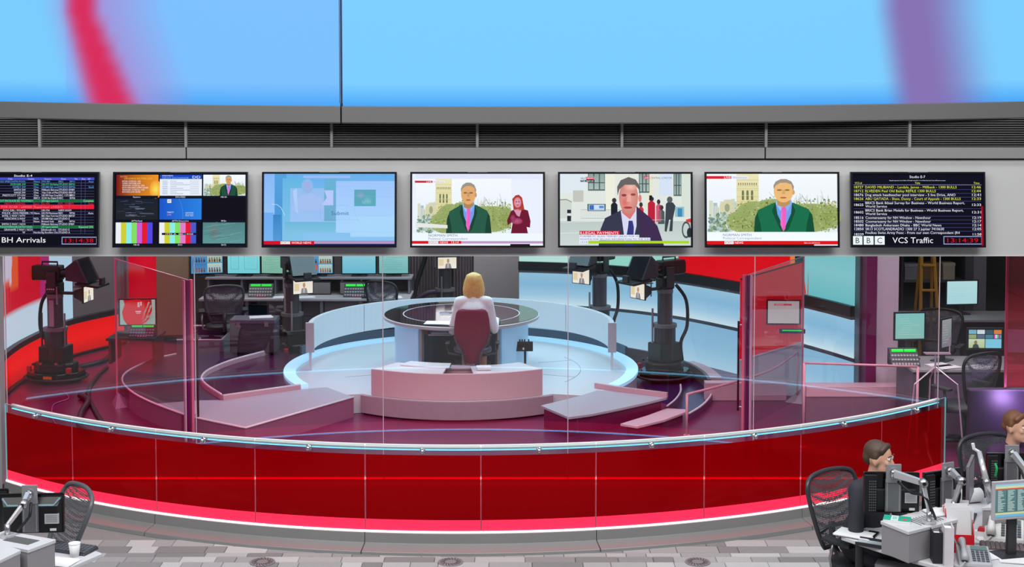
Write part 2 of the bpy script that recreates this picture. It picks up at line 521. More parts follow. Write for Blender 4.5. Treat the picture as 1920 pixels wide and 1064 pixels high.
b1 = srt('trim_3', bulk(-6.5, XJ - 0.006), dark_trim, bevel=0.006)
b2 = srt('trim_4', bulk(XJ + 0.006, 6.5), dark_trim, bevel=0.006)

def drum_col(px, f):
    """f: 0 at the foot of the panel, 1 at the top of the picture"""
    f = min(1.0, f); yb = 190 * (1 - f)
    base = (124, 206, 255)
    if px < 640: base = (122, 204, 255) if px < 120 else (124, 192, 255)
    def mixc(a, b, t): t = max(0, min(1, t)); return tuple(a[k] + (b[k] - a[k]) * t for k in range(3))
    c = base
    if f < 0.22: c = mixc((74, 166, 248), c, f / 0.22)
    s1 = 152 + 56 * (yb / 190)
    d = px - s1
    hw = 14 + 20 * yb / 190
    pur = (168, 142, 214)
    red = (216, 44, 92)
    if -95 < d < 190:
        if d < -hw: c = mixc(c, pur, ((d + 85) / (85 - hw)) ** 1.6 if d > -85 else 0)
        elif d > hw: c = mixc(pur, c, (d - hw) / (165 - hw))
        else: c = pur
        t = 1 - max(0, abs(d) - hw * 0.35) / (40 + 14 * yb / 190)
        if t > 0: c = mixc(c, red, min(1, t * t * (3 - 2 * t)))
    s2 = 1702 + 30 * (yb / 190)
    d = px - s2
    if -110 < d < 190:
        core = (134, 114, 180)
        t = 1 - (max(0, -d - 12) / 62 if d < 0 else max(0, d - 20) / 150)
        if t > 0: c = mixc(c, core, t * t * (3 - 2 * t))
    return c
def drum(x0, x1, n):
    mb = MB(); rows = [0, .1, .25, .4, .6, .8, 1.0, 1.6, 3.2]
    H1 = 0.83
    def pt(i, j):
        x = x0 + (x1 - x0) * i / n
        return (x, 12.50 + 0.0125 * x * x, 3.572 + 0.043 * (x / 4.7) ** 2 + rows[j] * H1)
    for i in range(n):
        for j in range(len(rows) - 1):
            cc = []
            q = [pt(i, j), pt(i + 1, j), pt(i + 1, j + 1), pt(i, j + 1)]
            for (a, b) in ((i, j), (i + 1, j), (i + 1, j + 1), (i, j + 1)):
                x = x0 + (x1 - x0) * a / n
                cc.append(drum_col(960 + x / 12.62 * FPX, rows[b]))
            mb.add(q, [(0, 1, 2, 3)], cc)
    return mb
drum_m = screen_mat('backlit_fabric', 1.0)
for nm, x0, x1, n, lb in (('l', -6.5, XJ - 0.012, 230, 'tall backlit blue panel with a blurred crimson streak above the screens'),
                          ('r', XJ + 0.012, 6.5, 240, 'wide backlit sky blue panel with a faint mauve streak at its right end')):
    t = thing('backlit_panel', lb, 'lightbox', ((x0 + x1) / 2, 12.5, 3.57), group='backlit blue panels above the screens')
    drum(x0, x1, n).build('lit_face', drum_m, t, world=True, fix=False)
    for x in (x0, x1): MB().box(x - 0.008, x + 0.008, 12.50 + 0.0125 * x * x, 12.62 + 0.0125 * x * x, 3.6, 6.2).build('edge_frame', P('lightbox_frame', (70, 100, 150), 0.5), t, world=True)
    mb = MB()
    for i in range(20):
        xa = x0 + (x1 - x0) * i / 20; xb = x0 + (x1 - x0) * (i + 1) / 20
        mb.add([(xa, 12.62 + .0125 * xa * xa, 3.6), (xb, 12.62 + .0125 * xb * xb, 3.6), (xb, 12.62 + .0125 * xb * xb, 6.2), (xa, 12.62 + .0125 * xa * xa, 6.2)], [(0, 1, 2, 3)])
    mb.build('housing', dark_m, t, world=True, fix=False)

# ---- glass wall: flat panes with thin joints
GY = 12.75
clear = glass_mat('studio_glass', (246, 250, 250), 1.0)
sx = [D(p_, 640, GY)[0] for p_ in (-330, 11, 366, 718, 1065, 1414, 1760, 2110)]
for i in range(len(sx) - 1):
    o = srt('window_%d' % (i + 1), MB().add([(sx[i] + .003, GY, .08), (sx[i + 1] - .003, GY, .08), (sx[i + 1] - .003, GY, 2.19), (sx[i] + .003, GY, 2.19)], [(0, 1, 2, 3)]), clear, fix=False)
    if i < len(sx) - 2:
        MB().box(sx[i + 1] - .0035, sx[i + 1] + .0035, GY - .004, GY + .006, .08, 2.19).build('joint', P('glass_joint', (196, 176, 186), 0.3, noise=0.02), o)
    MB().box(sx[i] + .004, sx[i + 1] - .004, GY - .012, GY + .012, .08, .12).build('floor_channel', P('channel_aluminium', (190, 180, 184), 0.3, 0.5), o)
    MB().box(sx[i] + .004, sx[i + 1] - .004, GY - .018, GY - .0125, .095, .113).build('channel_glow', P('channel_streak_glow', (255, 180, 170), 0.4, emit=(255, 190, 180), estr=1.3, noise=0.0), o)  # glowing strip added so a streak shows through the red acrylic
# grey wall end at the left of the glass
struct(MB().box(-9, sx[1] - 0.012, 12.62, 12.745, 0.0, 2.185).build('wall_left_end', wall_g))

# ================================================================== curved red glass barrier
RB = 6.72
ang = [1.6 + 8.05 * k for k in range(-5, 6)]
bar = thing('glass_barrier', 'long curved barrier of deep red glass panels with a steel handrail around the studio', 'barrier', (BC[0], BC[1] - RB, 0))
red_glass = bpy.data.materials.new('red_acrylic'); red_glass.use_nodes = True
nt = red_glass.node_tree; nt.nodes.clear()
out = nt.nodes.new('ShaderNodeOutputMaterial')
tr = nt.nodes.new('ShaderNodeBsdfTransparent'); tr.inputs[0].default_value = (0.55, 0.0, 0.002, 1)
df = nt.nodes.new('ShaderNodeBsdfDiffuse'); df.inputs[0].default_value = (0.34, 0.0, 0.003, 1)
m1 = nt.nodes.new('ShaderNodeMixShader'); m1.inputs[0].default_value = 0.45
em = nt.nodes.new('ShaderNodeEmission'); em.inputs[0].default_value = (1.0, 0.0, 0.006, 1); em.inputs[1].default_value = 0.05
ad = nt.nodes.new('ShaderNodeAddShader')
gl = nt.nodes.new('ShaderNodeBsdfGlossy'); gl.inputs['Color'].default_value = (0.9, 0.12, 0.12, 1); gl.inputs['Roughness'].default_value = 0.06
fr = nt.nodes.new('ShaderNodeFresnel'); fr.inputs['IOR'].default_value = 1.45
m2 = nt.nodes.new('ShaderNodeMixShader')
nt.links.new(tr.outputs[0], m1.inputs[1]); nt.links.new(df.outputs[0], m1.inputs[2])
nt.links.new(m1.outputs[0], ad.inputs[0]); nt.links.new(em.outputs[0], ad.inputs[1])
nt.links.new(fr.outputs[0], m2.inputs[0]); nt.links.new(ad.outputs[0], m2.inputs[1]); nt.links.new(gl.outputs[0], m2.inputs[2])
nt.links.new(m2.outputs[0], out.inputs[0])
band_m = P('lit_red_edge', (255, 34, 72), 0.3, emit=(255, 30, 66), estr=0.95, noise=0.02)
edge_m = P('glass_edge', (150, 200, 205), 0.2, noise=0.05)
barrier_glass = glass_mat('barrier_clear_glass', (226, 240, 240), 1.0)
plinth_m = P('plinth_metal', (142, 142, 142), 0.36, 0.25, noise=0.03, scale=2)
def curtain(r, a0, a1, z0, z1, n=10, t=0.0):
    mb = MB()
    if t: return mb.strip(arc(BC, r, a0, a1, n), z0, z1, t)
    p_ = arc(BC, r, a0, a1, n)
    for i in range(n):
        mb.add([(p_[i][0], p_[i][1], z0), (p_[i + 1][0], p_[i + 1][1], z0), (p_[i + 1][0], p_[i + 1][1], z1), (p_[i][0], p_[i][1], z1)], [(0, 1, 2, 3)])
    return mb
GAP = 0.045
for k in range(10):
    a0, a1 = ang[k] + GAP, ang[k + 1] - GAP
    o = curtain(RB, a0, a1, .238, .772).build('red_panel', red_glass, bar, world=True, smooth=True, fix=False)
    curtain(RB, a0, a1, .146, .238).build('lit_edge', band_m, o, smooth=True, fix=False).location = (-bar.location.x, -bar.location.y, 0)
    o = curtain(RB, a0, a1, .772, .852).build('clear_panel', barrier_glass, bar, world=True, smooth=True, fix=False)
    e = MB().tube([(x_, y_, .852) for (x_, y_) in arc(BC, RB, a0, a1, 10)], 0.0028, 5).build('top_edge', edge_m, o)
    e.location = (-bar.location.x, -bar.location.y, 0)
    aj = ang[k + 1]
    x_, y_ = arc(BC, RB, aj, aj, 1)[0]
    if k < 9: MB().box(x_ - .0022, x_ + .0022, y_ - .003, y_ + .003, .146, .77).build('panel_joint', P('joint_light', (190, 60, 72), 0.3, emit=(255, 120, 140), estr=0.04), bar, world=True)
    # clamp that carries the rail
    am = (a0 + a1) / 2
    d = Vector((math.sin(math.radians(am)), -math.cos(math.radians(am)), 0))
    c0 = Vector((BC[0], BC[1], .808)) + d * RB
    mb = MB().cyl(c0 + d * .022, c0 - d * .05, .011, n=10).ell(c0 + d * .024, .021, 12, 8)
    mb.cyl(c0 + d * .006, c0 + d * .0, .024, n=14)
    mb.build('clamp', chrome, bar, world=True, smooth=True)
MB().tube([(x_, y_,   .828) for (x_, y_) in arc(BC, RB - .055, ang[0] + .2, ang[-1] - .3, 90)], 0.019, 10).build('handrail', rail_m, bar, world=True, smooth=True)
curtain(RB - .05, ang[0] + .2, ang[-1] - .3, .800, .8055, 90, 0.012).build('rail_light', led_cyan, bar, world=True)
curtain(RB - .078, ang[0] + .2, ang[-1] - .3, .813, .822, 90, 0.006).build('rail_rear_glow', P('rail_reflection_glow', (150, 215, 250), 0.4, emit=(130, 205, 250), estr=5.0, noise=0.0), bar, world=True)  # hidden strip added to strengthen the rail's reflection in the glass
curtain(RB + .006, ang[0], ang[-1], .134, .1465, 90, 0.016).build('light_strip', led_white, bar, world=True)
curtain(RB - .012, ang[0], ang[-1], .125, .143, 90, 0.006).build('rear_light_strip', led_cyan_strong, bar, world=True)
for k in range(5):
    a0, a1 = ang[2 * k] + .018, ang[2 * k + 2] - .018
    MB().sweep(arc(BC, RB, a0, a1, 16), [(-.03, 0), (-.03, .135), (.03, .135), (.034, .052), (.17, .024), (.178, -.012), (0, -.012)]).build('plinth', plinth_m, bar, world=True, bevel=.003)
for a in (ang[0], ang[-1]):
    x_, y_ = arc(BC, RB, a, a, 1)[0]
    MB().box(x_ - .006, x_ + .006, y_ - .006, y_ + .006, .14, .852).build('end_edge', P('end_glass_edge', (120, 190, 200), 0.2, emit=(90, 170, 190), estr=0.12), bar, world=True)
# ================================================================== seven screens on the fascia
TW, TH = 1.232, 0.692
SW, SH = 1.196, 0.656
bezel_m = P('screen_bezel', (14, 16, 24), 0.25, noise=0.05)
def television(px, label, pic_fn):
    x, y_, z = D(px, 393.5, 12.64)
    t = thing('television', label, 'television', (x, 12.64, z), group='screens along the fascia')
    t.rotation_euler = (math.radians(-5.0), 0, 0)
    f = 0.018
    mb = MB()
    mb.box(-TW / 2, TW / 2, -.012, .03, TH / 2 - f, TH / 2).box(-TW / 2, TW / 2, -.012, .03, -TH / 2, -TH / 2 + f)
    mb.box(-TW / 2, -TW / 2 + f, -.012, .03, -TH / 2 + f, TH / 2 - f).box(TW / 2 - f, TW / 2, -.012, .03, -TH / 2 + f, TH / 2 - f)
    mb.build('bezel', bezel_m, t)
    MB().box(-TW / 2 + .02, TW / 2 - .02, .012, .05, -TH / 2 + .02, TH / 2 - .02).build('back_cover', black_m, t, bevel=.006)
    MB().box(-.25, .25, .05, .085, -.15, .15).build('wall_bracket', dark_m, t)
    MB().box(-.09, .09, -.0125, -.0118, TH / 2 - .004, TH / 2 - .0005).build('maker_plate', silver, t)
    p = Pic(SW, SH); pic_fn(p)
    p.build('screen', t, (0, .006, 0))
    return t

WHT = (245, 248, 252)
def bbc(p, x, y, w, h, blk=(245, 248, 250), fg=(20, 24, 40)):
    """three square letter blocks"""
    bw = w / 3.25
    for i, ch in enumerate('BBC'):
        x0 = x + i * bw * 1.125
        p.rect(x0, y, x0 + bw, y + h, blk)
    p.nl()
    for i, ch in enumerate('BBC'):
        x0 = x + i * bw * 1.125
        p.text(ch, x0 + bw / 2, y + h * 0.82, h * 0.64, fg, al='c')

def westminster(p, x0, y0, x1, y1, seed, tower_x, man_x, man_s, face_c, suit, wf=1.0):
    """reporter outdoors before a stone tower and bare trees"""
    r = random.Random(seed)
    X = lambda u: x0 + (x1 - x0) * u
    Y = lambda v: y0 + (y1 - y0) * v
    p.rect(x0, y0, x1, y1, (246, 250, 255), (226, 240, 248)); p.nl()
    # distant roofs
    for i in range(26):
        u = r.uniform(0, .22); h = r.uniform(.05, .2)
        p.rect(X(u), Y(.62 - h), X(u + .03), Y(.75), r.choice([(190, 206, 196), (206, 214, 190), (170, 190, 196), (214, 218, 200)]))
    p.nl()
    tw = .17
    p.rect(X(tower_x), Y(-.0), X(tower_x + tw), Y(.62), (236, 230, 186), (220, 214, 160), ); p.nl()
    for v in (.1, .2, .24, .27, .38, .46): p.rect(X(tower_x), Y(v), X(tower_x + tw), Y(v + .008), (206, 196, 138))
    for i in range(9): p.rect(X(tower_x + .012 + i * .017), Y(.15), X(tower_x + .021 + i * .017), Y(.19), (150, 148, 100))
    for i in range(3):
        p.rect(X(tower_x + .04 + i * .035), Y(.3), X(tower_x + .058 + i * .035), Y(.44), (120, 124, 84))
        p.ell(X(tower_x + .049 + i * .035), Y(.3), (x1 - x0) * .009, (y1 - y0) * .025, (120, 124, 84), 10)
        p.rect(X(tower_x + .04 + i * .035), Y(.36), X(tower_x + .058 + i * .035), Y(.367), (220, 212, 160))
    p.nl()
    # abbey front
    p.poly([(X(.1), Y(.68)), (X(.1), Y(.52)), (X(.16), Y(.43)), (X(.21), Y(.52)), (X(.21), Y(.68))], (214, 212, 172)); p.nl()
    p.ell(X(.158), Y(.57), (x1 - x0) * .02, (y1 - y0) * .07, (160, 166, 136), 14); p.nl()
    for i in range(10):
        u = .68 + i * .027; p.poly([(X(u), Y(.6)), (X(u + .008), Y(.33 + .06 * (i % 3))), (X(u + .02), Y(.6))], r.choice([(196, 200, 170), (176, 188, 160), (210, 208, 176)]))
    p.nl()
    p.rect(X(.62), Y(.5), X(.98), Y(.75), (206, 206, 168)); p.nl()
    gr = [(120, 144, 62), (146, 164, 84), (96, 120, 50), (170, 182, 108), (132, 150, 80), (190, 198, 140)]
    # left teal bushes, tree clumps, fine twigs
    p.scatter(X(.02), Y(.66), X(.22), Y(.98), 150, (x1 - x0) * .018, [(130, 160, 150), (176, 200, 196), (96, 130, 120), (150, 172, 120), (200, 214, 206)], rnd=r); p.nl()
    for (cx, cy, rx, ry) in ((.36, .68, .14, .22), (.30, .8, .15, .2), (.5, .62, .16, .2), (.8, .74, .2, .24), (.93, .72, .1, .2), (.7, .7, .1, .2), (.45, .85, .25, .16)):
        p.ell(X(cx), Y(cy), (x1 - x0) * rx, (y1 - y0) * ry, (140, 158, 84), 18, (158, 174, 110)); p.nl()
    for i in range(620):
        a = r.uniform(0, 6.28); q = r.random() ** .5
        cx, cy, rx, ry = r.choice([(.36, .7, .18, .26), (.52, .64, .17, .26), (.82, .72, .22, .3), (.93, .7, .1, .28), (.3, .82, .2, .18)])
        u = cx + rx * q * math.cos(a); v = cy + ry * q * math.sin(a)
        if 0 < u < 1 and .2 < v < .98:
            rr = (x1 - x0) * r.uniform(.004, .013)
            p.poly([(X(u) + rr * math.cos(a + k * 2.1), Y(v) + rr * 1.6 * math.sin(a + k * 2.1)) for k in range(3)], r.choice(gr))
    p.nl()
    for i in range(46):
        u = r.uniform(.5, .97); v = r.uniform(.42, .7); L = r.uniform(.05, .16); a = r.uniform(-2.3, -.8)
        p.line(X(u), Y(v), X(u + L * math.cos(a) * .6), Y(v + L * math.sin(a)), .0016 * p.W, r.choice([(120, 130, 96), (150, 160, 140), (96, 100, 60)]))
    p.nl()
    man(p, X(man_x), Y(1.0), (x1 - x0) * man_s, wf, face_c, suit)

def man(p, cx, yb, s, wf, face_c, suit):
    """reporter: shoulders, shirt, tie, head"""
    W_ = p.W; asp = p.W / p.H
    U = lambda u, v: (cx + u * s * wf, yb - v * s * asp)
    d = tuple(int(k * .72) for k in suit)
    p.poly([U(-.52, 0), U(-.50, .34), U(-.44, .52), U(-.16, .68), U(0, .70), U(.18, .68), U(.45, .54), U(.52, .40), U(.56, 0)], suit); p.nl()
    p.poly([U(-.52, 0), U(-.50, .34), U(-.46, .46), U(-.40, .2), U(-.38, 0)], d)
    p.poly([U(.56, 0), U(.52, .40), U(.47, .48), U(.42, .2), U(.40, 0)], d)
    p.poly([U(-.14, .67), U(-.20, .5), U(-.06, .1), U(.0, .02), U(-.02, .4)], d)
    p.poly([U(.16, .67), U(.22, .5), U(.10, .1), U(.03, .02), U(.06, .4)], d); p.nl()
    p.poly([U(-.13, .66), U(-.10, .42), U(.02, .10), U(.14, .44), U(.16, .68), U(.02, .62)], (112, 160, 236)); p.nl()
    p.poly([U(-.13, .66), U(-.12, .74), U(0, .58), U(-.05, .5)], (156, 200, 248))
    p.poly([U(.16, .68), U(.14, .76), U(.02, .58), U(.08, .5)], (130, 180, 246)); p.nl()
    p.poly([U(-.03, .58), U(.05, .58), U(.06, .5), U(.04, .12), U(.0, .04), U(-.05, .2), U(-.03, .5)], (238, 96, 196))
    p.poly([U(-.03, .5), U(.0, .5), U(-.01, .1), U(-.05, .2)], (250, 140, 220)); p.nl()
    # neck, head with light fall-off, hair, features
    p.poly([U(-.11, .72), U(-.10, .62), U(.02, .57), U(.13, .66), U(.12, .78)], tuple(int(k * .8) for k in face_c)); p.nl()
    p.ell(cx + .01 * s * wf, yb - .93 * s * asp, .175 * s * wf, .245 * s * asp, face_c, 26, tuple(min(255, int(k * 1.02)) for k in face_c)); p.nl()
    p.ell(cx + .185 * s * wf, yb - .91 * s * asp, .025 * s * wf, .055 * s * asp, tuple(int(k * .9) for k in face_c), 10)
    hair = [U(-.165, .98), U(-.17, 1.06), U(-.13, 1.15), U(-.04, 1.205), U(.06, 1.205), U(.15, 1.15), U(.195, 1.04), U(.185, .94), U(.165, 1.0), U(.15, 1.08), U(.06, 1.125), U(-.05, 1.12), U(-.13, 1.06)]
    for i in range(len(hair) // 2 - 0):
        pass
    n = len(hair)
    o_ = hair[:7]; i_ = hair[7:]
    p.poly(hair[:8] + hair[8:], (158, 148, 136)); p.nl()
    br = tuple(int(k * .62) for k in face_c)
    p.ell(cx - .065 * s * wf, yb - .96 * s * asp, .045 * s * wf, .02 * s * asp, br, 10).ell(cx + .075 * s * wf, yb - .96 * s * asp, .045 * s * wf, .02 * s * asp, br, 10)
    p.poly([U(-.01, .97), U(.03, .97), U(.04, .87), U(-.02, .87)], tuple(int(k * .9) for k in face_c))
    p.ell(cx + .005 * s * wf, yb - .79 * s * asp, .06 * s * wf, .018 * s * asp, (190, 96, 70), 10)

def lower_third(p, name_y, full=True):
    p.rect(0, .83, 1, .935, (244, 252, 255)); p.nl()
    p.text('NORMAN SMITH', .125, .868, .034, (96, 110, 150), w=.215)
    p.text('Political Correspondent', .125, .913, .034, (130, 150, 190), w=.295); p.nl()

def tv_reporter_sign(p):
    p.rect(0, 0, 1, 1, (232, 238, 252), (240, 248, 255)); p.nl()
    westminster(p, .027, .07, .76, .83, 3, .205, .545, .44, (222, 168, 110), (38, 92, 72))
    p.poly([(.027, .68), (.27, .715), (.27, .76), (.027, .745)], (230, 232, 230)); p.nl()
    p.rect(0, .83, 1, 1, (240, 249, 255)); p.rect(.758, .0, 1, .83, (234, 240, 253)); p.rect(0, 0, .027, .83, (236, 242, 253)); p.rect(0, 0, 1, .07, (226, 230, 252)); p.nl()
    # signing woman in dark red
    cx = .80
    p.poly([(.755, .83), (.77, .66), (.73, .72), (.725, .65), (.755, .52), (.79, .485), (.83, .485), (.885, .51), (.905, .66), (.90, .75), (.875, .74), (.885, .83)], (112, 22, 50)); p.nl()
    p.poly([(.775, .5), (.84, .48), (.82, .6), (.80, .58)], (214, 150, 180))
    p.poly([(.775, .50), (.765, .35), (.79, .30), (.815, .29), (.84, .33), (.858, .50), (.835, .51)], (176, 62, 50)); p.nl()
    p.ell(.806, .40, .028, .072, (230, 170, 190), 18, (214, 130, 150)); p.nl()
    p.ell(.797, .39, .006, .008, (110, 50, 70), 8).ell(.815, .39, .006, .008, (110, 50, 70), 8).ell(.806, .435, .010, .007, (180, 50, 80), 8)
    p.ell(.80, .66, .045, .045, (190, 92, 130), 14, (150, 50, 90)).ell(.77, .62, .02, .05, (170, 72, 110), 12, (130, 40, 76)); p.nl()
    p.rect(.02, .095, .155, .125, (206, 40, 62)); p.rect(.155, .098, .25, .122, (240, 244, 252)); p.nl()
    p.text('LIVE', .147, .121, .022, WHT, w=.038, al='r').text('Westminster', .16, .119, .018, (120, 140, 200), w=.085)
    p.text('NORMAN SMITH', .125, .875, .034, (90, 104, 140), w=.22)
    p.text('Political Correspondent', .125, .920, .034, (130, 150, 190), w=.30)
    p.rect(0, .935, .375, .975, (216, 24, 40)); p.rect(.375, .938, 1, .972, (188, 156, 200)); p.rect(0, .975, 1, 1, (244, 246, 252)); p.nl()
    bbc(p, .125, .938, .075, .034)
    p.rect(.75, .978, .9, 1.0, (30, 14, 26))
    p.text('NEWS', .212, .968, .026, WHT, w=.062).text('13:14', .30, .968, .028, WHT, w=.055)

def tv_reporter_live(p):
    westminster(p, 0, 0, 1, .83, 3, .23, .585, .345, (236, 186, 120), (24, 112, 76), 1.25)
    p.rect(0, .81, 1, .835, (240, 250, 255)); p.nl()
    lower_third(p, .8)
    p.rect(0, .03, .19, .07, (222, 28, 44)); p.rect(.19, .03, .32, .07, (232, 238, 250)); p.nl()
    p.text('LIVE', .185, .066, .032, WHT, w=.05, al='r').text('Westminster', .2, .064, .026, (130, 150, 200), w=.112)
    p.rect(0, .935, 1, .985, (226, 18, 30)); p.rect(.82, .985, 1, 1, WHT); p.nl()
    bbc(p, .135, .94, .07, .04)
    p.text('NEWS', .215, .976, .032, WHT, w=.063).text('bbc.co.uk/news', .865, .972, .022, (250, 220, 220), w=.12, al='r')

def tv_street(p):
    p.rect(0, 0, 1, .66, (228, 232, 224), (222, 230, 226)); p.rect(0, .66, 1, 1, (188, 202, 200), (206, 218, 214)); p.nl()
    p.rect(.0, .0, .2, .26, (222, 234, 240)); p.rect(.35, .0, .42, .5, (238, 238, 222)); p.rect(.66, 0, .71, .5, (232, 230, 206)); p.rect(.93, 0, 1, .6, (216, 226, 214)); p.rect(.76, .0, .86, .3, (214, 226, 246)); p.nl()
    for (a, b, c) in ((.215, .345, .235), (.605, .685, .265), (.87, .93, .31)):
        p.rect(a, 0, b, c, (88, 108, 104)); p.nl()
        for i in range(3):
            q = (b - a) / 3; p.rect(a + q * i + .006, .0, a + q * (i + 1) - .004, c - .02, (140, 166, 160), (170, 190, 186))
        p.nl(); p.rect(a, c * .5, b, c * .5 + .012, (70, 84, 84)); p.nl()
    p.rect(.1, .23, .18, .39, (196, 198, 190)); p.poly([(0, .36), (.06, .355), (.09, .39), (.09, .62), (0, .62)], (206, 214, 208)); p.nl()
    p.poly([(0, .355), (.05, .35), (.09, .385), (.09, .4), (.05, .365), (0, .37)], (150, 150, 120))
    p.rect(.21, .42, .35, .52, (60, 90, 90)); p.nl(); p.rect(.22, .43, .34, .51, (206, 224, 246)); p.nl(); p.rect(.225, .435, .26, .505, (60, 110, 190)); p.rect(.30, .445, .335, .48, (90, 140, 210)); p.nl()
    for i in range(22): p.line(.16 + i * .014, .5, .16 + i * .014, .62, .0012, (150, 164, 164))
    p.line(.16, .5, .46, .5, .003, (140, 154, 156)).line(.16, .62, .46, .62, .003, (140, 154, 156)); p.nl()
    p.rect(.055, .5, .085, .66, (40, 44, 48)); p.nl(); p.rect(.055, .55, .085, .585, (230, 230, 230)); p.nl()
    p.line(0, .675, 1, .63, .004, (226, 232, 226)).line(0, .83, .3, .81, .006, (220, 228, 226))
    # people behind
    for (x, y, w_, h_, c) in ((.415, .40, .05, .2, (30, 34, 44)), (.70, .38, .055, .3, (190, 30, 60)), (.755, .42, .04, .25, (214, 90, 120)), (.62, .46, .04, .2, (216, 40, 60)), (.775, .5, .05, .2, (70, 92, 92))):
        p.ell(x, y - .03, w_ * .35, .035, (60, 50, 56), 10); p.poly([(x - w_ / 2, y + h_), (x - w_ / 2, y + .03), (x - w_ * .2, y), (x + w_ * .2, y), (x + w_ / 2, y + .03), (x + w_ / 2, y + h_)], c)
    p.nl()
    p.rect(.683, .30, .705, .36, (30, 30, 36))
    p.ell(.84, .36, .022, .045, (96, 96, 100), 12); p.poly([(.805, .62), (.81, .42), (.83, .385), (.865, .40), (.885, .45), (.865, .62), (.86, .80), (.835, .80), (.845, .64), (.835, .64), (.815, .81), (.80, .80)], (58, 66, 74))
    p.rect(.88, .46, .95, .60, (146, 190, 200)); p.nl(); p.rect(.90, .48, .935, .6, (60, 140, 186)); p.nl()
    p.ell(.965, .78, .034, .12, (70, 90, 90), 16).nl(); p.ell(.965, .78, .024, .09, (196, 208, 206), 16).nl(); p.ell(.99, .82, .02, .07, (40, 50, 56), 12)
    p.poly([(.96, .64), (1, .62), (1, .68), (.97, .67)], (220, 60, 60)); p.nl()
    # man in a dark overcoat
    s = .5; cx = .525; yb = 1.0; A = p.W / p.H
    U = lambda u, v: (cx + u * s, yb - v * s * A)
    p.poly([U(-.46, 0), U(-.43, .25), U(-.36, .42), U(-.12, .54), U(.1, .62), U(.34, .42), U(.44, .3), U(.54, 0)], (54, 56, 78)); p.nl()
    p.poly([U(.2, 0), U(.14, .45), U(.1, .62), U(.34, .42), U(.44, .3), U(.54, 0)], (62, 44, 80)); p.nl()
    p.poly([U(-.12, .53), U(-.06, .08), U(-.03, 0), U(.05, 0), U(.12, .3), U(.12, .6)], (216, 218, 244)); p.nl()
    p.poly([U(.0, .38), U(.06, .38), U(.08, .28), U(.07, 0), U(-.06, 0), U(-.01, .28)], (50, 56, 124)); p.nl()
    p.poly([U(-.1, .62), U(-.1, .5), U(.02, .40), U(.1, .52), U(.12, .66)], (214, 120, 110)); p.nl()
    p.ell(cx + .0 * s, yb - .74 * s * A, .145 * s, .26 * s * A, (228, 164, 150), 26, (206, 132, 124)); p.nl()
    p.ell(cx - .06 * s, yb - .66 * s * A, .07 * s, .1 * s * A, (216, 112, 106), 14, (222, 144, 134)); p.ell(cx + .03 * s, yb - .9 * s * A, .1 * s, .07 * s * A, (238, 196, 186), 14, (228, 150, 136)); p.ell(cx + .175 * s, yb - .72 * s * A, .025 * s, .06 * s * A, (216, 130, 120), 10); p.nl()
    p.poly([U(-.17, .76), U(-.175, .9), U(-.12, 1.0), U(.0, 1.05), U(.11, 1.01), U(.18, .9), U(.175, .76), U(.155, .86), U(.1, .93), U(-.06, .93), U(-.14, .86)], (104, 100, 98)); p.nl()
    p.ell(cx - .07 * s, yb - .77 * s * A, .04 * s, .02 * s * A, (140, 66, 66), 10).ell(cx + .07 * s, yb - .78 * s * A, .04 * s, .02 * s * A, (150, 76, 70), 10).ell(cx - .01 * s, yb - .58 * s * A, .07 * s, .018 * s * A, (176, 60, 66), 10)
    p.poly([U(-.01, .78), U(.03, .78), U(.04, .67), U(-.03, .67)], (238, 170, 156)); p.nl()
    # captions
    p.rect(.2, .04, .26, .075, (180, 190, 230)); p.rect(.2, .04, .262, .078, (220, 226, 240)); p.rect(.195, .04, .197, .08, (200, 40, 70)); p.rect(.2, .08, .262, .115, (24, 30, 40)); p.nl()
    p.text('sky', .158, .074, .032, (60, 80, 130), w=.034)
    p.rect(.2, .042, .26, .08, (206, 40, 66)); p.rect(.155, .086, .26, .112, (24, 30, 44)); p.nl()
    p.text('NEWS', .205, .073, .026, WHT, w=.05).text('FTSE 5869.55', .158, .108, .018, WHT, w=.098)
    p.rect(.64, .035, .685, .075, (206, 40, 84)); p.nl()
    p.text('LIVE', .645, .070, .028, WHT, w=.035).text('CENTRAL LONDON', .692, .070, .028, (96, 110, 140), w=.163)
    p.rect(.148, .795, .455, .85, (212, 22, 50)); p.rect(.148, .85, .605, .89, (236, 240, 250)); p.rect(.148, .89, .69, .93, (236, 240, 250)); p.rect(.148, .93, .215, .975, (236, 240, 250)); p.rect(.215, .935, .985, .97, (170, 216, 30)); p.nl()
    p.text('ILLEGAL PAYMENTS', .154, .842, .036, WHT, w=.292)
    p.text('FORMER PC ALAN TIERNEY JAILED FOR 10', .154, .884, .026, (70, 90, 160), w=.445)
    p.text('MONTHS FOR SELLING INFORMATION TO THE SUN', .154, .925, .026, (70, 90, 160), w=.53)
    p.text('13:14', .158, .966, .028, (70, 90, 160), w=.05)

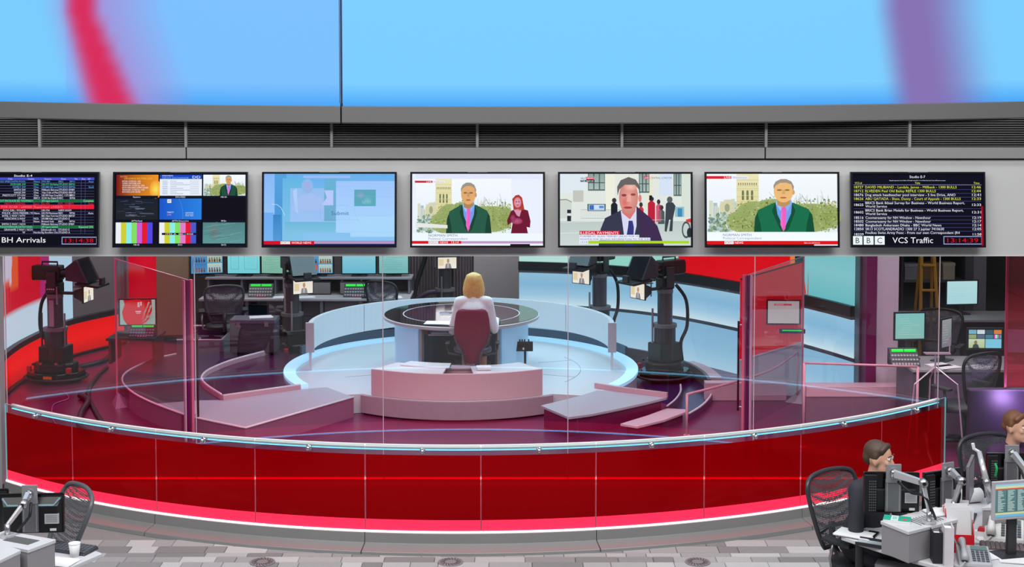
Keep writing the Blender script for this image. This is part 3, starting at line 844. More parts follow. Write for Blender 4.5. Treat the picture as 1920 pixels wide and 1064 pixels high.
def tv_world(p):
    p.rect(0, 0, 1, .935, (104, 176, 236), (140, 196, 240)); p.nl()
    R_ = [(0, .0, .08, .55, (136, 184, 246), (150, 196, 248)), (.08, .0, .17, .94, (84, 160, 222), (70, 146, 212)), (.0, .54, .07, .94, (112, 174, 244), (120, 180, 240)), (.14, .06, .3, .94, (100, 182, 228), (130, 196, 232)),
          (.2, .2, .55, .68, (150, 190, 240), (156, 194, 244)), (.46, .06, .56, .66, (104, 178, 214), (112, 172, 206)), (.55, .1, 1, .82, (160, 198, 252), (170, 214, 252)), (.16, .67, .55, .82, (110, 184, 218), (128, 194, 226)), (.3, .02, .66, .06, (150, 184, 244), (150, 190, 246)), (.66, .6, 1, .88, (170, 214, 252), (168, 216, 252))]
    for a, b, c, d, e, g in R_: p.rect(a, b, c, d, e, g); p.nl()
    p.rect(.07, .57, .13, .94, (58, 132, 200), (84, 156, 214)); p.nl()
    p.ell(.33, .17, .045, .1, (168, 172, 224), 18, (140, 186, 236)); p.poly([(.2, .5), (.28, .3), (.36, .27), (.44, .34), (.46, .5)], (164, 192, 242)); p.poly([(.22, .24), (.25, .2), (.26, .56), (.24, .52)], (176, 206, 246)); p.nl()
    p.poly([(.46, .23), (.53, .23), (.53, .44), (.44, .44), (.48, .33)], (184, 200, 248))
    p.rect(.69, .22, .855, .45, (96, 166, 186), (88, 170, 186)); p.nl()
    p.ell(.74, .3, .03, .05, (140, 166, 190), 12, (104, 166, 188)).ell(.79, .37, .04, .06, (120, 186, 200), 12, (92, 168, 186)); p.nl()
    p.text('NEWS', .75, .42, .05, (140, 196, 214), w=.07)
    p.line(.43, .44, .65, .44, .0012, (96, 150, 220)).line(.43, .64, .73, .64, .0012, (110, 160, 226)).line(.43, .44, .43, .64, .0012, (96, 150, 220)).line(.68, .44, .72, .66, .0012, (120, 170, 230))
    p.text('Submit', .515, .575, .055, (72, 110, 178), w=.135)
    for (a, b, c, d) in ((.06, .42, .1, .43), (.1, .43, .13, .47), (.13, .47, .16, .58)): p.line(a, b, c, d, .005, (190, 220, 250))
    for v in (.8, .86, .9, .12, .17, .3): p.line(.55, v, 1, v + .02, .0014, (134, 186, 240))
    p.nl()
    p.rect(0, .935, .385, .985, (214, 12, 34)); p.rect(.385, .937, 1, .975, (184, 150, 196)); p.rect(0, .985, 1, 1, (16, 20, 60)); p.rect(.385, .975, 1, .985, (60, 50, 110)); p.nl()
    bbc(p, .128, .942, .072, .038)
    p.text('WORLD NEWS', .212, .976, .03, WHT, w=.15)

def clock(p, x0, y0, x1, y1, t):
    p.rect(x0, y0, x1, y1, (150, 160, 210)); p.nl(); p.rect(x0 + .006, y0 + .012, x1 - .006, y1 - .012, (16, 6, 16)); p.nl()
    p.text(t, (x0 + x1) / 2, y1 - .028, (y1 - y0) * .52, (206, 16, 44), w=(x1 - x0) * .8, al='c')

def tv_traffic(p):
    p.rect(0, 0, 1, 1, (8, 8, 26)); p.nl()
    p.rect(.01, .15, .99, .157, (130, 136, 190))
    yl = (226, 232, 70); wh = (238, 240, 250)
    p.text('Studio E-7', .5, .058, .035, wh, w=.12, al='c')
    p.text('Digitally ingested in the Traffic, VCS traffic and all E-7 13 14 Main Desk last 3 days Will end at session', .5, .098, .012, wh, w=.43, al='c')
    p.text('VCS #', .02, .14, .026, yl, w=.055).text('Title', .5, .14, .026, yl, w=.04, al='c').text('Time', .975, .14, .026, yl, w=.045, al='r')
    rows = [('18727', 'DAVID MILIBAND - Landale, James - Millbank - 1300 BULLS', '12:46', yl, .70), ('18712', 'ELVEDEN Peel Old Bailey REFILE 1300 BULLS', '12:44', yl, .54),
            ('18676', 'Dog attack headteacher pool interview - 5 live Drive, ANO', '12:41', wh, .69), ('18626', 'ABU QATADA - Shaw, Danny - Court of Appeals - 1300 BULLS', '12:33', yl, .73)]
    y_ = .202
    for a, b, c, col, w_ in rows:
        p.text(a, .015, y_, .034, col, w=.07).text(b, .1, y_, .034, col, w=w_).text(c, .985, y_, .034, col, w=.068, al='r')
        p.rect(.01, y_ + .014, .985, y_ + .018, (84, 84, 140)); y_ += .054
    for a, b, c, t, w_ in (('18625', 'BRICS Bank Ikbaal Survey for Business - World Business Report,', 'World Service', '12:33', .76), ('18602', 'BRICS Bank Brian Molefe for Business - World Business Report,', 'World Service', '12:31', .75)):
        p.text(b, .1, y_ + .004, .034, wh, w=w_).text(c, .1, y_ + .052, .034, wh, w=.165).text(a, .015, y_ + .03, .034, wh, w=.07).text(t, .985, y_ + .03, .034, wh, w=.068, al='r')
        p.rect(.01, y_ + .066, .985, y_ + .07, (84, 84, 140)); y_ += .104
    y_ += .002
    for a, b, c, w_ in (('18516', 'Coomarasamy for NH Window - Newshour', '12:19', .5), ('18502', 'Coomarasamy for NH Window - Newshour', '12:17', .5), ('18480', 'Bangladesh Anbarasan Dhaka - BBC World News', '12:14', .58), ('12850', 'SR13 SCOTLANDRADIO 1300 27 3 jupiter 7410630', '12:05', .6)):
        p.text(a, .015, y_, .034, wh, w=.07).text(b, .1, y_, .034, wh, w=w_).text(c, .985, y_, .034, wh, w=.065, al='r')
        p.rect(.01, y_ + .013, .985, y_ + .017, (84, 84, 140)); y_ += .0525
    p.text('18339', .015, y_ + .022, .034, wh, w=.07).text('Foulkes Swiss Army Fooc - From our own Correspondent (R4', .1, y_, .034, wh, w=.72).text('11:58', .985, y_ + .022, .034, wh, w=.065, al='r')
    p.nl(); p.rect(0, .865, 1, 1, (8, 8, 26)); p.nl()
    bbc(p, .0, .868, .245, .12, (236, 246, 248), (40, 50, 60))
    p.text('VCS Traffic', .46, .965, .08, WHT, w=.31, al='c')
    clock(p, .695, .868, .99, .985, '13:14:39')
    p.rect(.985, .45, 1, 1, (150, 6, 36), (170, 4, 30))

def tv_arrivals(p):
    p.rect(0, 0, 1, 1, (8, 8, 24)); p.nl()
    xr = .975
    p.text('Studio E-4', .43, .04, .03, WHT, w=.14, al='c')
    p.rect(.02, .05, xr, .088, (70, 76, 196)); p.nl()
    cols = [.02, .44, .515, .595, .79, .865, .90 + .012, .94, xr]
    heads = [(.33, 'Title'), (.49, 'Outlet'), (.62, 'Source'), (.74, 'Dest'), (.835, 'Via'), (.893, 'Rec'), (.935, 'AP')]
    for x, t in heads: p.text(t, x, .082, .024, (190, 196, 250), al='c')
    wh = (228, 230, 246); bl = (90, 170, 240); gr = (60, 224, 140)
    rows = [('GG SPEECH/ITN POOL', 'News', 'ITN 501', 'REC', 'RP11', bl, 'Auto'), ('DODGER 2W', 'One', 'UKI-777 Old Bailey', 'STUDIO E', 'RP21', gr, ''), ('FAMILY 2W', 'One', 'UKI-888 High court', 'STUDIO E', 'RP26', bl, 'Studi'),
            ('SMITH 2W', 'One', 'Millbank Balcony', 'STUDIO E', 'MB9', wh, ''), ('HAGE 2W', 'One', 'Vsat 5 Isle of Man', 'STUDIO E', 'RP13', wh, ''), ('PRESTCOTT VT+2W', 'One', 'UKI-999 Kings Cross', 'REC / STUDI', 'RP21', wh, ''),
            ('UP AIR', 'BBC3', 'SCAR Sky Digital R', 'REC', 'RP06', wh, ''), ('UK/CUT PACKAGE ED THOMAS/1', '', 'JFE Ingest JustinO', '', '', 'G', 'Complete'), ('MEN"S V ARSENAL', 'Sport', 'Sky 405', 'MM - NNN', 'RP2', (226, 30, 50), 'Auto'),
            ('R', '', '', '', '', 'R', ''), ('DOG GIRL / POLICE', '', 'UKI-734', 'NRM NWM', '', wh, ''), ('POLICE - DOG PRESSER / M', 'News', 'UKI-734 Manchester', 'REC', 'RP26', wh, 'Auto'), ('INTEL 2 WAY / WTV', '', 'BBC New York Inn', 'STUDIO B', 'RP37', wh, ''),
            ('MOSCWAI 2-WAY', 'NCh', 'UKI-888 High court', 'STUDIO E', '', wh, ''), ('TY', 'News', 'Bristol hub', 'REC', 'RP16', wh, ''), ('SMITH 2 WAY / NCH', '', 'Millbank Balcony', 'STUDIO E', 'MB9', wh, ''),
            ('OATH/GOVERNOROATH/1234/2', '', 'JFE Ingest lailah61', '', '', 'G', 'Expected 25%'), ('GRAHAME 2 WAY / NCH', '', 'Edinburgh nrc', 'STUDIO E', '', wh, ''), ('W', 'Hardta', 'Big Shoulders Chic', 'STUDIO A', '', wh, '')]
    y_ = .088; h = .0385
    for t in rows:
        if t[5] == 'R':
            p.rect(.02, y_, xr, y_ + h * 1.45, (236, 22, 50)); p.nl(); p.text('FOR SCAR - x44000 (Supervisor x44567)', .265, y_ + .042, .030, (252, 120, 140), w=.47); y_ += h * 1.45; continue
        if t[5] == 'G':
            p.rect(.02, y_ + .002, xr, y_ + h, (10, 108, 50)); p.nl(); c = (130, 240, 200)
        else: c = t[5]
        p.text(t[0], .505 if len(t[0]) > 18 else .45, y_ + .031, .025, c, al='r').text(t[1], .515, y_ + .031, .025, c).text(t[2], .575, y_ + .031, .025, c, w=min(.125, .0085 * len(t[2])))
        p.text(t[3], .705, y_ + .031, .025, c).text(t[4], .79, y_ + .031, .025, c)
        if t[6]: p.text(t[6], xr - .005, y_ + .031, .025, c if t[5] != 'G' else (160, 250, 190), al='r')
        p.rect(.02, y_ + h - .002, xr, y_ + h, (120, 120, 176)); y_ += h
    for x in (.51, .57, .70, .785, .875, .905): p.rect(x, .088, x + .0018, y_, (90, 92, 150))
    p.nl(); p.text('BH Arrivals', .44, .958, .075, WHT, w=.335, al='c')
    clock(p, .73, .878, 1.0, .985, '13:14:38')
    p.rect(0, .86, .12, 1, (60, 6, 20), (70, 6, 20))

def tv_multi(p):
    p.rect(0, 0, 1, 1, (8, 10, 22)); p.nl()
    cw = .322
    def cell(i, j): return (.008 + i * .333, .012 + j * .333, .008 + i * .333 + cw, .012 + j * .333 + .292)
    x0, y0, x1, y1 = cell(0, 0)
    p.rect(x0, y0, x1, y1, (120, 10, 16), lr=(240, 150, 40)); p.nl(); p.ell(x1 - .02, y1 - .09, .05, .13, (252, 226, 90), 16, (236, 150, 44)); p.nl()
    p.text('REUTERS', x0 + .03, y0 + .035, .018, (230, 160, 150)).text('UPCOMING REUTERS LIVES', x0 + .06, y0 + .065, .024, (250, 190, 60), w=.215)
    for k, (t, w_) in enumerate((('NICOSIA / ACCESS ALL / 16:00', .14), ('TURKEY OSCE DIEB, 20:00', .14), ('YES-NICOSIA / ACCESS ALL / 18:00', .17), ('SOUTH AFRICA/BRICS SUMMIT LEADERS', .2), ('YES-NICOSIA / ACCESS ALL / 19:00', .17), ('SOUTH AFRICA /ZUMA / REUTERS', .14))):
        p.text(t, x0 + .045, y0 + .1 + k * .03, .02, WHT, w=w_)
    x0, y0, x1, y1 = cell(1, 0)
    p.rect(x0, y0, x1, y1, (232, 240, 250)); p.nl(); p.rect(x0, y0, x1, y0 + .06, (20, 70, 190)); p.nl()
    p.text('EUROVISION', x0 + .02, y0 + .022, .018, WHT).text('NEWS EXCHANGE', x0 + .02, y0 + .054, .022, (130, 180, 250), w=.2)
    p.text('DD', x0 + .25, y0 + .05, .035, WHT, w=.06)
    for k in range(8):
        p.line(x0 + .02, y0 + .09 + k * .025, x0 + .06, y0 + .09 + k * .025, .004, (120, 140, 180)).line(x0 + .08, y0 + .09 + k * .025, x0 + .13 + .05 * (k % 3), y0 + .09 + k * .025, .004, (150, 160, 200)).line(x0 + .23, y0 + .09 + k * .025, x0 + .30, y0 + .09 + k * .025, .003, (160, 170, 200))
    x0, y0, x1, y1 = cell(2, 0)
    westminster(p, x0, y0, x1, y1, 8, .22, .6, .4, (214, 160, 100), (30, 80, 60)); p.nl()
    x0, y0, x1, y1 = cell(0, 1)
    p.rect(x0, y0, x1, y1, (22, 30, 44), (30, 34, 38)); p.nl()
    r = random.Random(2)
    for k in range(26):
        u, v = r.uniform(x0, x1 - .12), r.uniform(y0 + .03, y1 - .03); p.line(u, v, u + r.uniform(.03, .12), v + r.uniform(-.01, .01), .0022, r.choice([(70, 84, 120), (110, 124, 160), (56, 70, 96), (150, 160, 190)]))
    x0, y0, x1, y1 = cell(1, 1)
    p.rect(x0, y0, x1, y1, (24, 84, 200), lr=(40, 130, 226)); p.nl(); p.rect(x0 + .06, y0 + .01, x0 + .09, y0 + .06, WHT); p.nl(); p.text('AP', x0 + .075, y0 + .05, .03, (30, 30, 40), w=.022, al='c')
    for k in range(12):
        a = k / 12; p.line(x0 + .15 + .03 * math.sin(a * 2), y0 + .29 * a, x0 + .15 + .03 * math.sin((a + .083) * 2), y0 + .29 * (a + .083), .0016, (110, 170, 240))
    p.text('DIRECT', x0 + .06, y0 + .2, .018, WHT, w=.05).text('LIVE', x0 + .06, y0 + .235, .018, (240, 160, 160), w=.03)
    for k in range(3): p.text('associated press live feed'[k * 8:k * 8 + 9], x0 + .2, y0 + .2 + k * .022, .014, WHT, w=.06)
    x0, y0, x1, y1 = cell(2, 1); p.rect(x0, y0, x1, y1, (10, 8, 20))
    for i in (0, 1):
        x0, y0, x1, y1 = cell(i, 2)
        bars = [(236, 240, 244), (206, 206, 50), (140, 236, 232), (130, 222, 100), (206, 90, 210) if i == 0 else (226, 124, 200), (226, 24, 50), (80, 70, 226) if i == 0 else (70, 90, 200), (10, 8, 30)]
        for k, c in enumerate(bars): p.rect(x0 + (x1 - x0) * k / 8, y0, x0 + (x1 - x0) * (k + 1) / 8, y1, c)
        if i: p.nl(); p.rect(x0 + .02, y0 + .145, x1 - .03, y0 + .175, (20, 20, 36)); p.nl(); p.text('ITN A', x0 + .05, y0 + .171, .02, WHT, w=.08).text('BBC 1 01NZ', x0 + .15, y0 + .171, .02, WHT, w=.11)
    x0, y0, x1, y1 = cell(2, 2)
    p.rect(x0, y0, x1, y1, (80, 130, 134), (96, 150, 150)); p.nl(); p.ell(x0 + .09, y0 + .13, .05, .12, (110, 120, 116), 16, (88, 138, 140)); p.nl()
    for k in range(22): u, v = r.uniform(x0, x1 - .1), r.uniform(y0 + .02, y1 - .02); p.line(u, v, u + .09, v - .03, .003, r.choice([(120, 170, 170), (60, 110, 116), (104, 140, 140)]))
    p.nl()
    for (i, j, t) in ((0, 0, 'Reuters-'), (1, 0, 'EVN-FEED'), (2, 0, 'MB 09-'), (0, 1, 'APTN-Feed'), (1, 1, 'APTN Direct-Live'), (2, 1, 'RP26-'), (0, 2, 'MB 05'), (1, 2, 'EVS1'), (2, 2, 'SAT2')):
        x0, y0, x1, y1 = cell(i, j); p.rect(x0, y1, x1, y1 + .036, (12, 14, 30)); p.nl(); p.text(t, (x0 + x1) / 2, y1 + .03, .022, (220, 224, 240), al='c')

television(59.5, 'wall screen showing the arrivals list with red and green rows', tv_arrivals)
television(338, 'wall screen split into nine feeds with two sets of colour bars', tv_multi)
television(617.5, 'wall screen showing a pale blue world news graphic', tv_world)
television(895.5, 'wall screen showing a reporter and a signing woman in dark red', tv_reporter_sign)
television(1172.5, 'wall screen showing a man in a dark overcoat in a street', tv_street)
television(1447.5, 'wall screen showing a reporter alone above a plain red news bar', tv_reporter_live)
television(1721, 'wall screen showing a black traffic list with yellow and white lines', tv_traffic)
# ================================================================== studio set: platform, deck, ramps
PC = (-0.615, 16.75)
def GL(pts, z): return [G(px, py, z)[:2] for px, py in pts]
lit_ring = P('lit_ring_acrylic', (190, 226, 245), 0.3, emit=(150, 214, 246), estr=0.55, noise=0.02)
pf = thing('presenter_platform', 'round pale platform with a glowing blue rim under the news desk', 'platform', (PC[0], PC[1], 0.08))
MB().prism(arc(PC, 1.74, -38, 38, 20) + arc(PC, 2.13, 46, 314, 60), 0.08, 0.30).build('deck', plat_m, pf, world=True, bevel=.004)
rg = MB(); p_ = arc(PC, 2.075, 59, 301, 90)
rg.strip(p_, .30, .338, .14)
rg.build('lit_rim', lit_ring, pf, world=True)
seam = P('platform_seam', (120, 136, 150), 0.5)
mb = MB(); mb.tube([(x_, y_, .3005) for x_, y_ in arc(PC, 1.45, 58, 118, 20)], .003, 4); mb.build('inlay_line', seam, pf, world=True)
for a in (70, -70, 110):
    q = arc(PC, 1.0, a, a, 1)[0]; q2 = arc(PC, 1.45, a, a, 1)[0]
    MB().tube([(q[0], q[1], .3005), (q2[0], q2[1], .3005)], .0025, 4).build('inlay_line', seam, pf, world=True)

# curved low wall round the back of the platform
set_white = P('set_wall_laminate', (204, 210, 216), 0.3, noise=0.03, scale=2)
cw = thing('curved_low_wall', 'low white curved wall hung round the back of the round platform', 'partition', (PC[0], PC[1], 0.30))
for a0, a1 in ((86, 133), (133.3, 179.8), (180.2, 226.7), (227, 274)):
    MB().strip(arc(PC, 1.83, a0, a1, 16), .53, .885, .05).build('wall_panel', set_white, cw, world=True, bevel=.003)
for a in (85.2, -85.2):
    q = arc(PC, 1.83, a, a, 1)[0]
    MB().obox((q[0], q[1], .71), (.10, .05, .36), (0, 0, 0)).build('end_cap', P('end_cap_laminate', (176, 172, 176), 0.45), cw, world=True, bevel=.003)
for a in (86.5, -86.5, 180):
    q = arc(PC, 1.83, a, a, 1)[0]
    MB().obox((q[0], q[1], .415), (.045, .03, .24), (0, 0, math.radians(a))).build('foot', set_white, cw, world=True)
rs_ = thing('rear_skirt', 'dark blue grey skirt board on the floor behind the glowing platform rim', 'skirting', (PC[0], PC[1] + 2.17, 0.08))
MB().strip(arc(PC, 2.17, 108, 252, 40), .081, .44, .03).build('skirt_board', P('skirt_blue_grey', (58, 76, 96), 0.5), rs_, world=True)

# front cabinet of the platform
pink_lam = P('cabinet_laminate', (206, 176, 182), 0.42, noise=0.02, scale=3)
cb = thing('front_cabinet', 'low curved cabinet with a hatched top in front of the presenter', 'cabinet', (PC[0], 15.05, 0.30))
MB().strip(arc(PC, 1.715, -33.6, 33.6, 26), .302, .597, .03).build('front_panel', pink_lam, cb, world=True, bevel=.003)
MB().strip(arc(PC, 1.27, -33.6, 33.6, 26), .302, .58, .02).build('back_panel', pink_lam, cb, world=True)
for a in (-33.3, 33.3):
    q0 = arc(PC, 1.27, a, a, 1)[0]; q1 = arc(PC, 1.70, a, a, 1)[0]
    MB().strip([q0, q1], .302, .594, .022).build('side_panel', pink_lam, cb, world=True)
def sector(r0, r1, a0, a1, z0, z1, n=12):
    return MB().prism(arc(PC, r1, a0, a1, n) + arc(PC, r0, a1, a0, n), z0, z1)
top_w = P('cabinet_top_white', (216, 212, 214), 0.3, noise=0.02)
sector(1.27, 1.70, -33, -5.0, .575, .594).build('top_board', top_w, cb, world=True)
sector(1.27, 1.70, 6.5, 33, .575, .594).build('top_board', top_w, cb, world=True)
sector(1.20, 1.42, -27, -3.5, .594, .612).build('lid', P('lid_white', (232, 228, 228), 0.25), cb, world=True, bevel=.003)
sector(1.24, 1.30, -3.2, 6.5, .56, .598).build('hatch_frame', pink_lam, cb, world=True)
sector(1.30, 1.66, -5, 6.5, .33, .36).build('hatch_floor', P('hatch_inside', (54, 16, 40), 0.6), cb, world=True)
MB().obox((PC[0] + .30, 15.27, .618), (.16, .10, .04), (0, 0, .1)).build('power_box', paper_m, cb, world=True, bevel=.006)
MB().obox((PC[0] + .235, 15.27, .618), (.03, .02, .02)).build('plug', dark_m, cb, world=True)
# platform skirt below the cabinet
sk = thing('platform_skirt', 'curved mauve skirt board below the low pink cabinet', 'skirting', (PC[0], 14.99, 0.08))
MB().strip(arc(PC, 1.775, -37, 37, 26), .10, .298, .03).build('skirt_board', P('skirt_laminate', (160, 140, 152), 0.5), sk, world=True, bevel=.003)
MB().strip(arc(PC, 1.75, -36.5, 36.5, 26), .0805, .12, .012).build('recessed_plinth', black_m, sk, world=True)

# left deck with camera well
deck_top = P('deck_vinyl', (64, 30, 70), 0.3, noise=0.06, scale=3)
walk_top = P('walkway_laminate', (166, 166, 178), 0.34, noise=0.03, scale=2)
edge_w = P('deck_edge_white', (226, 214, 220), 0.3, noise=0.02)
ld = thing('left_deck', 'raised deck curving round to the left with a pale walkway and white edge', 'platform', (-3.3, 15.2, 0.08))
outer = [(663, 746), (460, 804), (365, 784), (318, 769), (278, 753), (250, 738), (234, 724), (229, 713), (234, 702), (254, 689), (290, 674), (330, 665)]
po = spline(GL(outer[1:], .30), 5)
closing = GL([(520, 655)], .30) + arc(PC, 2.14, -105, -46, 8)
full = GL(outer[:1], .30) + po + closing
MB().prism(full, .08, .299).build('deck_body', P('deck_side', (150, 96, 126), 0.42, noise=.04), ld, world=True)
MB().prism([p for p in full], .299, .302).build('deck_cover', deck_top, ld, world=True)
wk = GL([(663, 746), (460, 804), (365, 784), (325, 771)], .302) + GL([(292, 758), (366, 752), (418, 751), (563, 731), (612, 727)], .302)
MB().prism(wk, .302, .305).build('walkway', walk_top, ld, world=True)
MB().tube([(x_, y_, .306) for x_, y_ in GL(outer[:1], .30) + po], .012, 6).build('white_edge', edge_w, ld, world=True, smooth=True)
inner = [(563, 722), (418, 742), (394, 727), (381, 716), (378, 707), (386, 697), (405, 687), (440, 674), (508, 656)]
pi_ = GL(inner[:1], .355) + spline(GL(inner[1:], .355), 5)
MB().strip(pi_, .302, .352, .03).build('well_upstand', P('upstand_laminate', (200, 156, 166), 0.42), ld, world=True)
MB().tube([(x_, y_, .355) for x_, y_ in pi_], .013, 6).build('upstand_edge', edge_w, ld, world=True, smooth=True)
wl = GL(inner, .30) + GL([(560, 668), (540, 690), (560, 712)], .30)
MB().prism(wl, .302, .304).build('well_floor', P('well_floor_purple', (74, 22, 62), 0.22, noise=.2, scale=4), ld, world=True)

# right ramp and step
rd = thing('right_ramp', 'pale ramp board with an upstand leading off the platform to the right', 'ramp', (0.9, 14.9, 0.08))
rw = GL([(1014, 761), (1066, 783), (1110, 777), (1160, 767), (1210, 756), (1250, 746), (1252, 740), (1160, 733), (1118, 733), (1090, 742), (1060, 750)], .30)
MB().prism(rw, .275, .302).build('ramp_board', walk_top, rd, world=True, bevel=.003)
rs = GL([(1020, 763), (1066, 781), (1110, 775), (1160, 765), (1210, 754), (1240, 747), (1160, 735), (1118, 736), (1070, 748)], .30)
MB().prism(rs, .08, .275).build('ramp_riser', P('riser_purple', (110, 20, 70), 0.4), rd, world=True)
MB().strip(GL([(1116, 719), (1160, 726), (1251, 737)], .355), .302, .357, .035).build('ramp_upstand', P('upstand_laminate', (200, 156, 166), 0.42), rd, world=True)
st = thing('step', 'narrow pale step board below the right hand ramp', 'step', (1.2, 14.2, 0.08))
sp_ = GL([(1163, 795), (1195, 800), (1245, 788), (1290, 771), (1286, 768), (1250, 766), (1215, 779)], .19)
MB().prism(sp_, .165, .19).build('step_board', P('step_laminate', (206, 170, 182), 0.4), st, world=True, bevel=.003)
MB().prism(GL([(1175, 795), (1195, 798), (1243, 786), (1280, 771), (1250, 768), (1215, 781)], .19), .08, .165).build('step_riser', P('riser_purple', (110, 20, 70), 0.4), st, world=True)
# right camera well
rwv = thing('camera_well', 'dark curved camera bay with white kerb lines right of the platform', 'platform', (2.0, 16.3, 0.08))
MB().prism(GL([(1215, 745), (1290, 775), (1322, 757), (1334, 742), (1330, 722), (1300, 690), (1240, 668), (1180, 655), (1150, 665), (1205, 700), (1205, 725)], .08), .0805, .086).build('bay_floor', P('bay_floor_purple', (52, 18, 70), 0.2, noise=.2), rwv, world=True)
k1 = spline(GL([(1328, 718), (1335, 730), (1331, 745), (1315, 762), (1291, 777)], .15), 6)
MB().strip(k1, .08, .15, .03).build('outer_kerb', P('kerb_purple', (100, 50, 96), 0.4), rwv, world=True)
MB().tube([(x_, y_, .153) for x_, y_ in k1], .012, 6).build('kerb_line', edge_w, rwv, world=True)
k2 = spline(GL([(1276, 722), (1276, 735), (1266, 750), (1250, 763)], .15), 6)
MB().strip(k2, .08, .15, .03).build('inner_kerb', P('kerb_purple', (100, 50, 96), 0.4), rwv, world=True)
MB().tube([(x_, y_, .153) for x_, y_ in k2], .01, 6).build('kerb_line', edge_w, rwv, world=True)
k3 = spline(GL([(1172, 657), (1230, 668), (1285, 684), (1318, 703), (1330, 718)], .20), 6)
MB().strip(k3, .08, .24, .04).build('bay_rim', P('bay_rim_grey', (92, 84, 92), 0.5), rwv, world=True)
k4 = spline(GL([(1290, 678), (1320, 690), (1342, 708)], .22), 6)
MB().strip(k4, .08, .22, .16).build('bay_plinth', pink_lam, rwv, world=True)

# handrails
pinkrail = P('handrail_painted', (206, 150, 164), 0.35, noise=.02)
def handrail(pts, label, posts, r=.014):
    t = thing('handrail', label, 'handrail', (pts[0][0], pts[0][1], .08), group='studio handrails')
    MB().tube(pts, r, 8).build('top_rail', pinkrail, t, world=True, smooth=True)
    for p in posts:
        MB().cyl((p[0], p[1], .08), (p[0], p[1], p[2]), .013, n=10).build('post', pinkrail, t, world=True, smooth=True)
        MB().cyl((p[0], p[1], .0805), (p[0], p[1], .09), .035, n=14).build('floor_flange', pinkrail, t, world=True)
a_ = G(1288, 740, .52); b_ = G(1380, 716, .50); c_ = G(1450, 692, .55); d_ = G(1496, 660, .66)
handrail(spline([a_, b_, c_, d_], 6), 'pink handrail curving back from a post beside the camera bay', [a_, d_])
a_ = G(1508, 681, .95); d_ = G(1721, 688, .95)
handrail([a_, d_], 'straight handrail right of the tall freestanding glass screen', [a_, d_], .012)
# low walls at the right
lw = thing('low_wall', 'low white wall with a slanting top between handrail and curved blue backdrop', 'partition', (3.05, 16.2, .08))
q0 = (D(1387, 600, 16.28)[0], 16.28); q1 = (D(1503, 600, 16.24)[0], 16.24)
wd = (Vector(q1) - Vector(q0)).normalized(); wn = Vector((wd.y, -wd.x))
def slant(z0a, z1a, z0b, z1b, th, o=0.0):
    a, b = Vector(q0) + wn * o, Vector(q1) + wn * o; n_ = wn * th / 2; mb = MB()
    f = [(a - n_).to_tuple() + (z0a,), (b - n_).to_tuple() + (z0b,), (b - n_).to_tuple() + (z1b,), (a - n_).to_tuple() + (z1a,)]
    g = [(a + n_).to_tuple() + (z0a,), (b + n_).to_tuple() + (z0b,), (b + n_).to_tuple() + (z1b,), (a + n_).to_tuple() + (z1a,)]
    return mb.hull_quad(g, f)
slant(.081, .492, .081, .718, .06).build('wall_board', set_white, lw, world=True)
slant(.492, .506, .718, .732, .09).build('cap_rail', P('cap_white', (222, 222, 226), .3), lw, world=True)
kb = thing('kerb', 'long pink kerb along the floor behind the freestanding glass screen', 'kerb', (2.8, 16.0, .08))
q = [D(1322, 735, 16)[0], D(1474, 735, 16)[0]]
MB().box(q[0], q[1], 15.98, 16.1, .081, .295).build('kerb_board', P('kerb_pink', (204, 164, 178), .42), kb, world=True, bevel=.004)
MB().box(q[0], q[1], 15.974, 15.98, .28, .295).build('kerb_nosing', edge_w, kb, world=True)

xa = D(1512, 700, 14.95)[0]; xb = D(1719, 700, 14.95)[0]
lc = thing('low_cabinet', 'low mauve cabinet with a pink top band behind the straight handrail', 'cabinet', ((xa + xb) / 2, 15.05, .08))
MB().box(xa, xb, 14.95, 15.15, .081, .362).build('front_board', P('mauve_board', (132, 104, 124), .35), lc, world=True)
MB().box(xa, xb, 14.94, 15.15, .364, .478).build('top_band', P('kerb_pink', (204, 164, 178), .42), lc, world=True, bevel=.004)

rp_ = thing('red_reflection_board', 'glowing red partition added on the low white wall to imitate a reflection', 'partition', (3.05, 16.2, .5))  # made-up glowing board in place of the glass screen's red reflection
rpm = P('reflected_red_board', (150, 4, 28), .2, noise=.15, scale=2, emit=(168, 0, 22), estr=1.0)
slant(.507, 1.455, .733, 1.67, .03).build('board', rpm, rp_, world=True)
slant(1.455, 1.47, 1.67, 1.685, .04).build('reflection_top_trim', P('reflected_red_trim', (96, 10, 30), .3), rp_, world=True)

# ================================================================== curved backdrops
soft_screen = screen_mat('backdrop_light', 0.92)
def proj(x, y, z):
    yy = y * CT - (z - CAMZ) * ST
    zz = y * ST + (z - CAMZ) * CT
    return 960 + FPX * x / yy, PPY - FPX * zz / yy
def ribbon(path, rows, colf, off=0.0):
    """upright lit surface: rows of heights, colf(t, k) colour along the path (t 0..1) on row k"""
    mb = MB(); n = len(path) - 1
    for i in range(n):
        for k in range(len(rows) - 1):
            a, b = path[i], path[i + 1]
            cc = [colf(i / n, k), colf((i + 1) / n, k), colf((i + 1) / n, k + 1), colf(i / n, k + 1)]
            mb.add([(a[0], a[1], rows[k]), (b[0], b[1], rows[k]), (b[0], b[1], rows[k + 1]), (a[0], a[1], rows[k + 1])], [(0, 1, 2, 3)], cc)
    return mb
def shift(path, d):
    out = []
    for i, p in enumerate(path):
        a = Vector(path[max(0, i - 1)]); b = Vector(path[min(len(path) - 1, i + 1)]); v = (b - a).normalized()
        out.append((p[0] + v.y * d, p[1] - v.x * d))
    return out
rb = spline([(.10, 19.42), (.8, 19.25), (1.55, 18.9), (2.25, 18.3), (2.8, 17.55), (3.3, 16.75), (3.66, 16.0), (3.86, 15.5)], 8)
bd = thing('curved_backdrop', 'tall curved backdrop of pale blue lit panels and a screen behind the cameras', 'backdrop', (2.4, 17.9, .08))
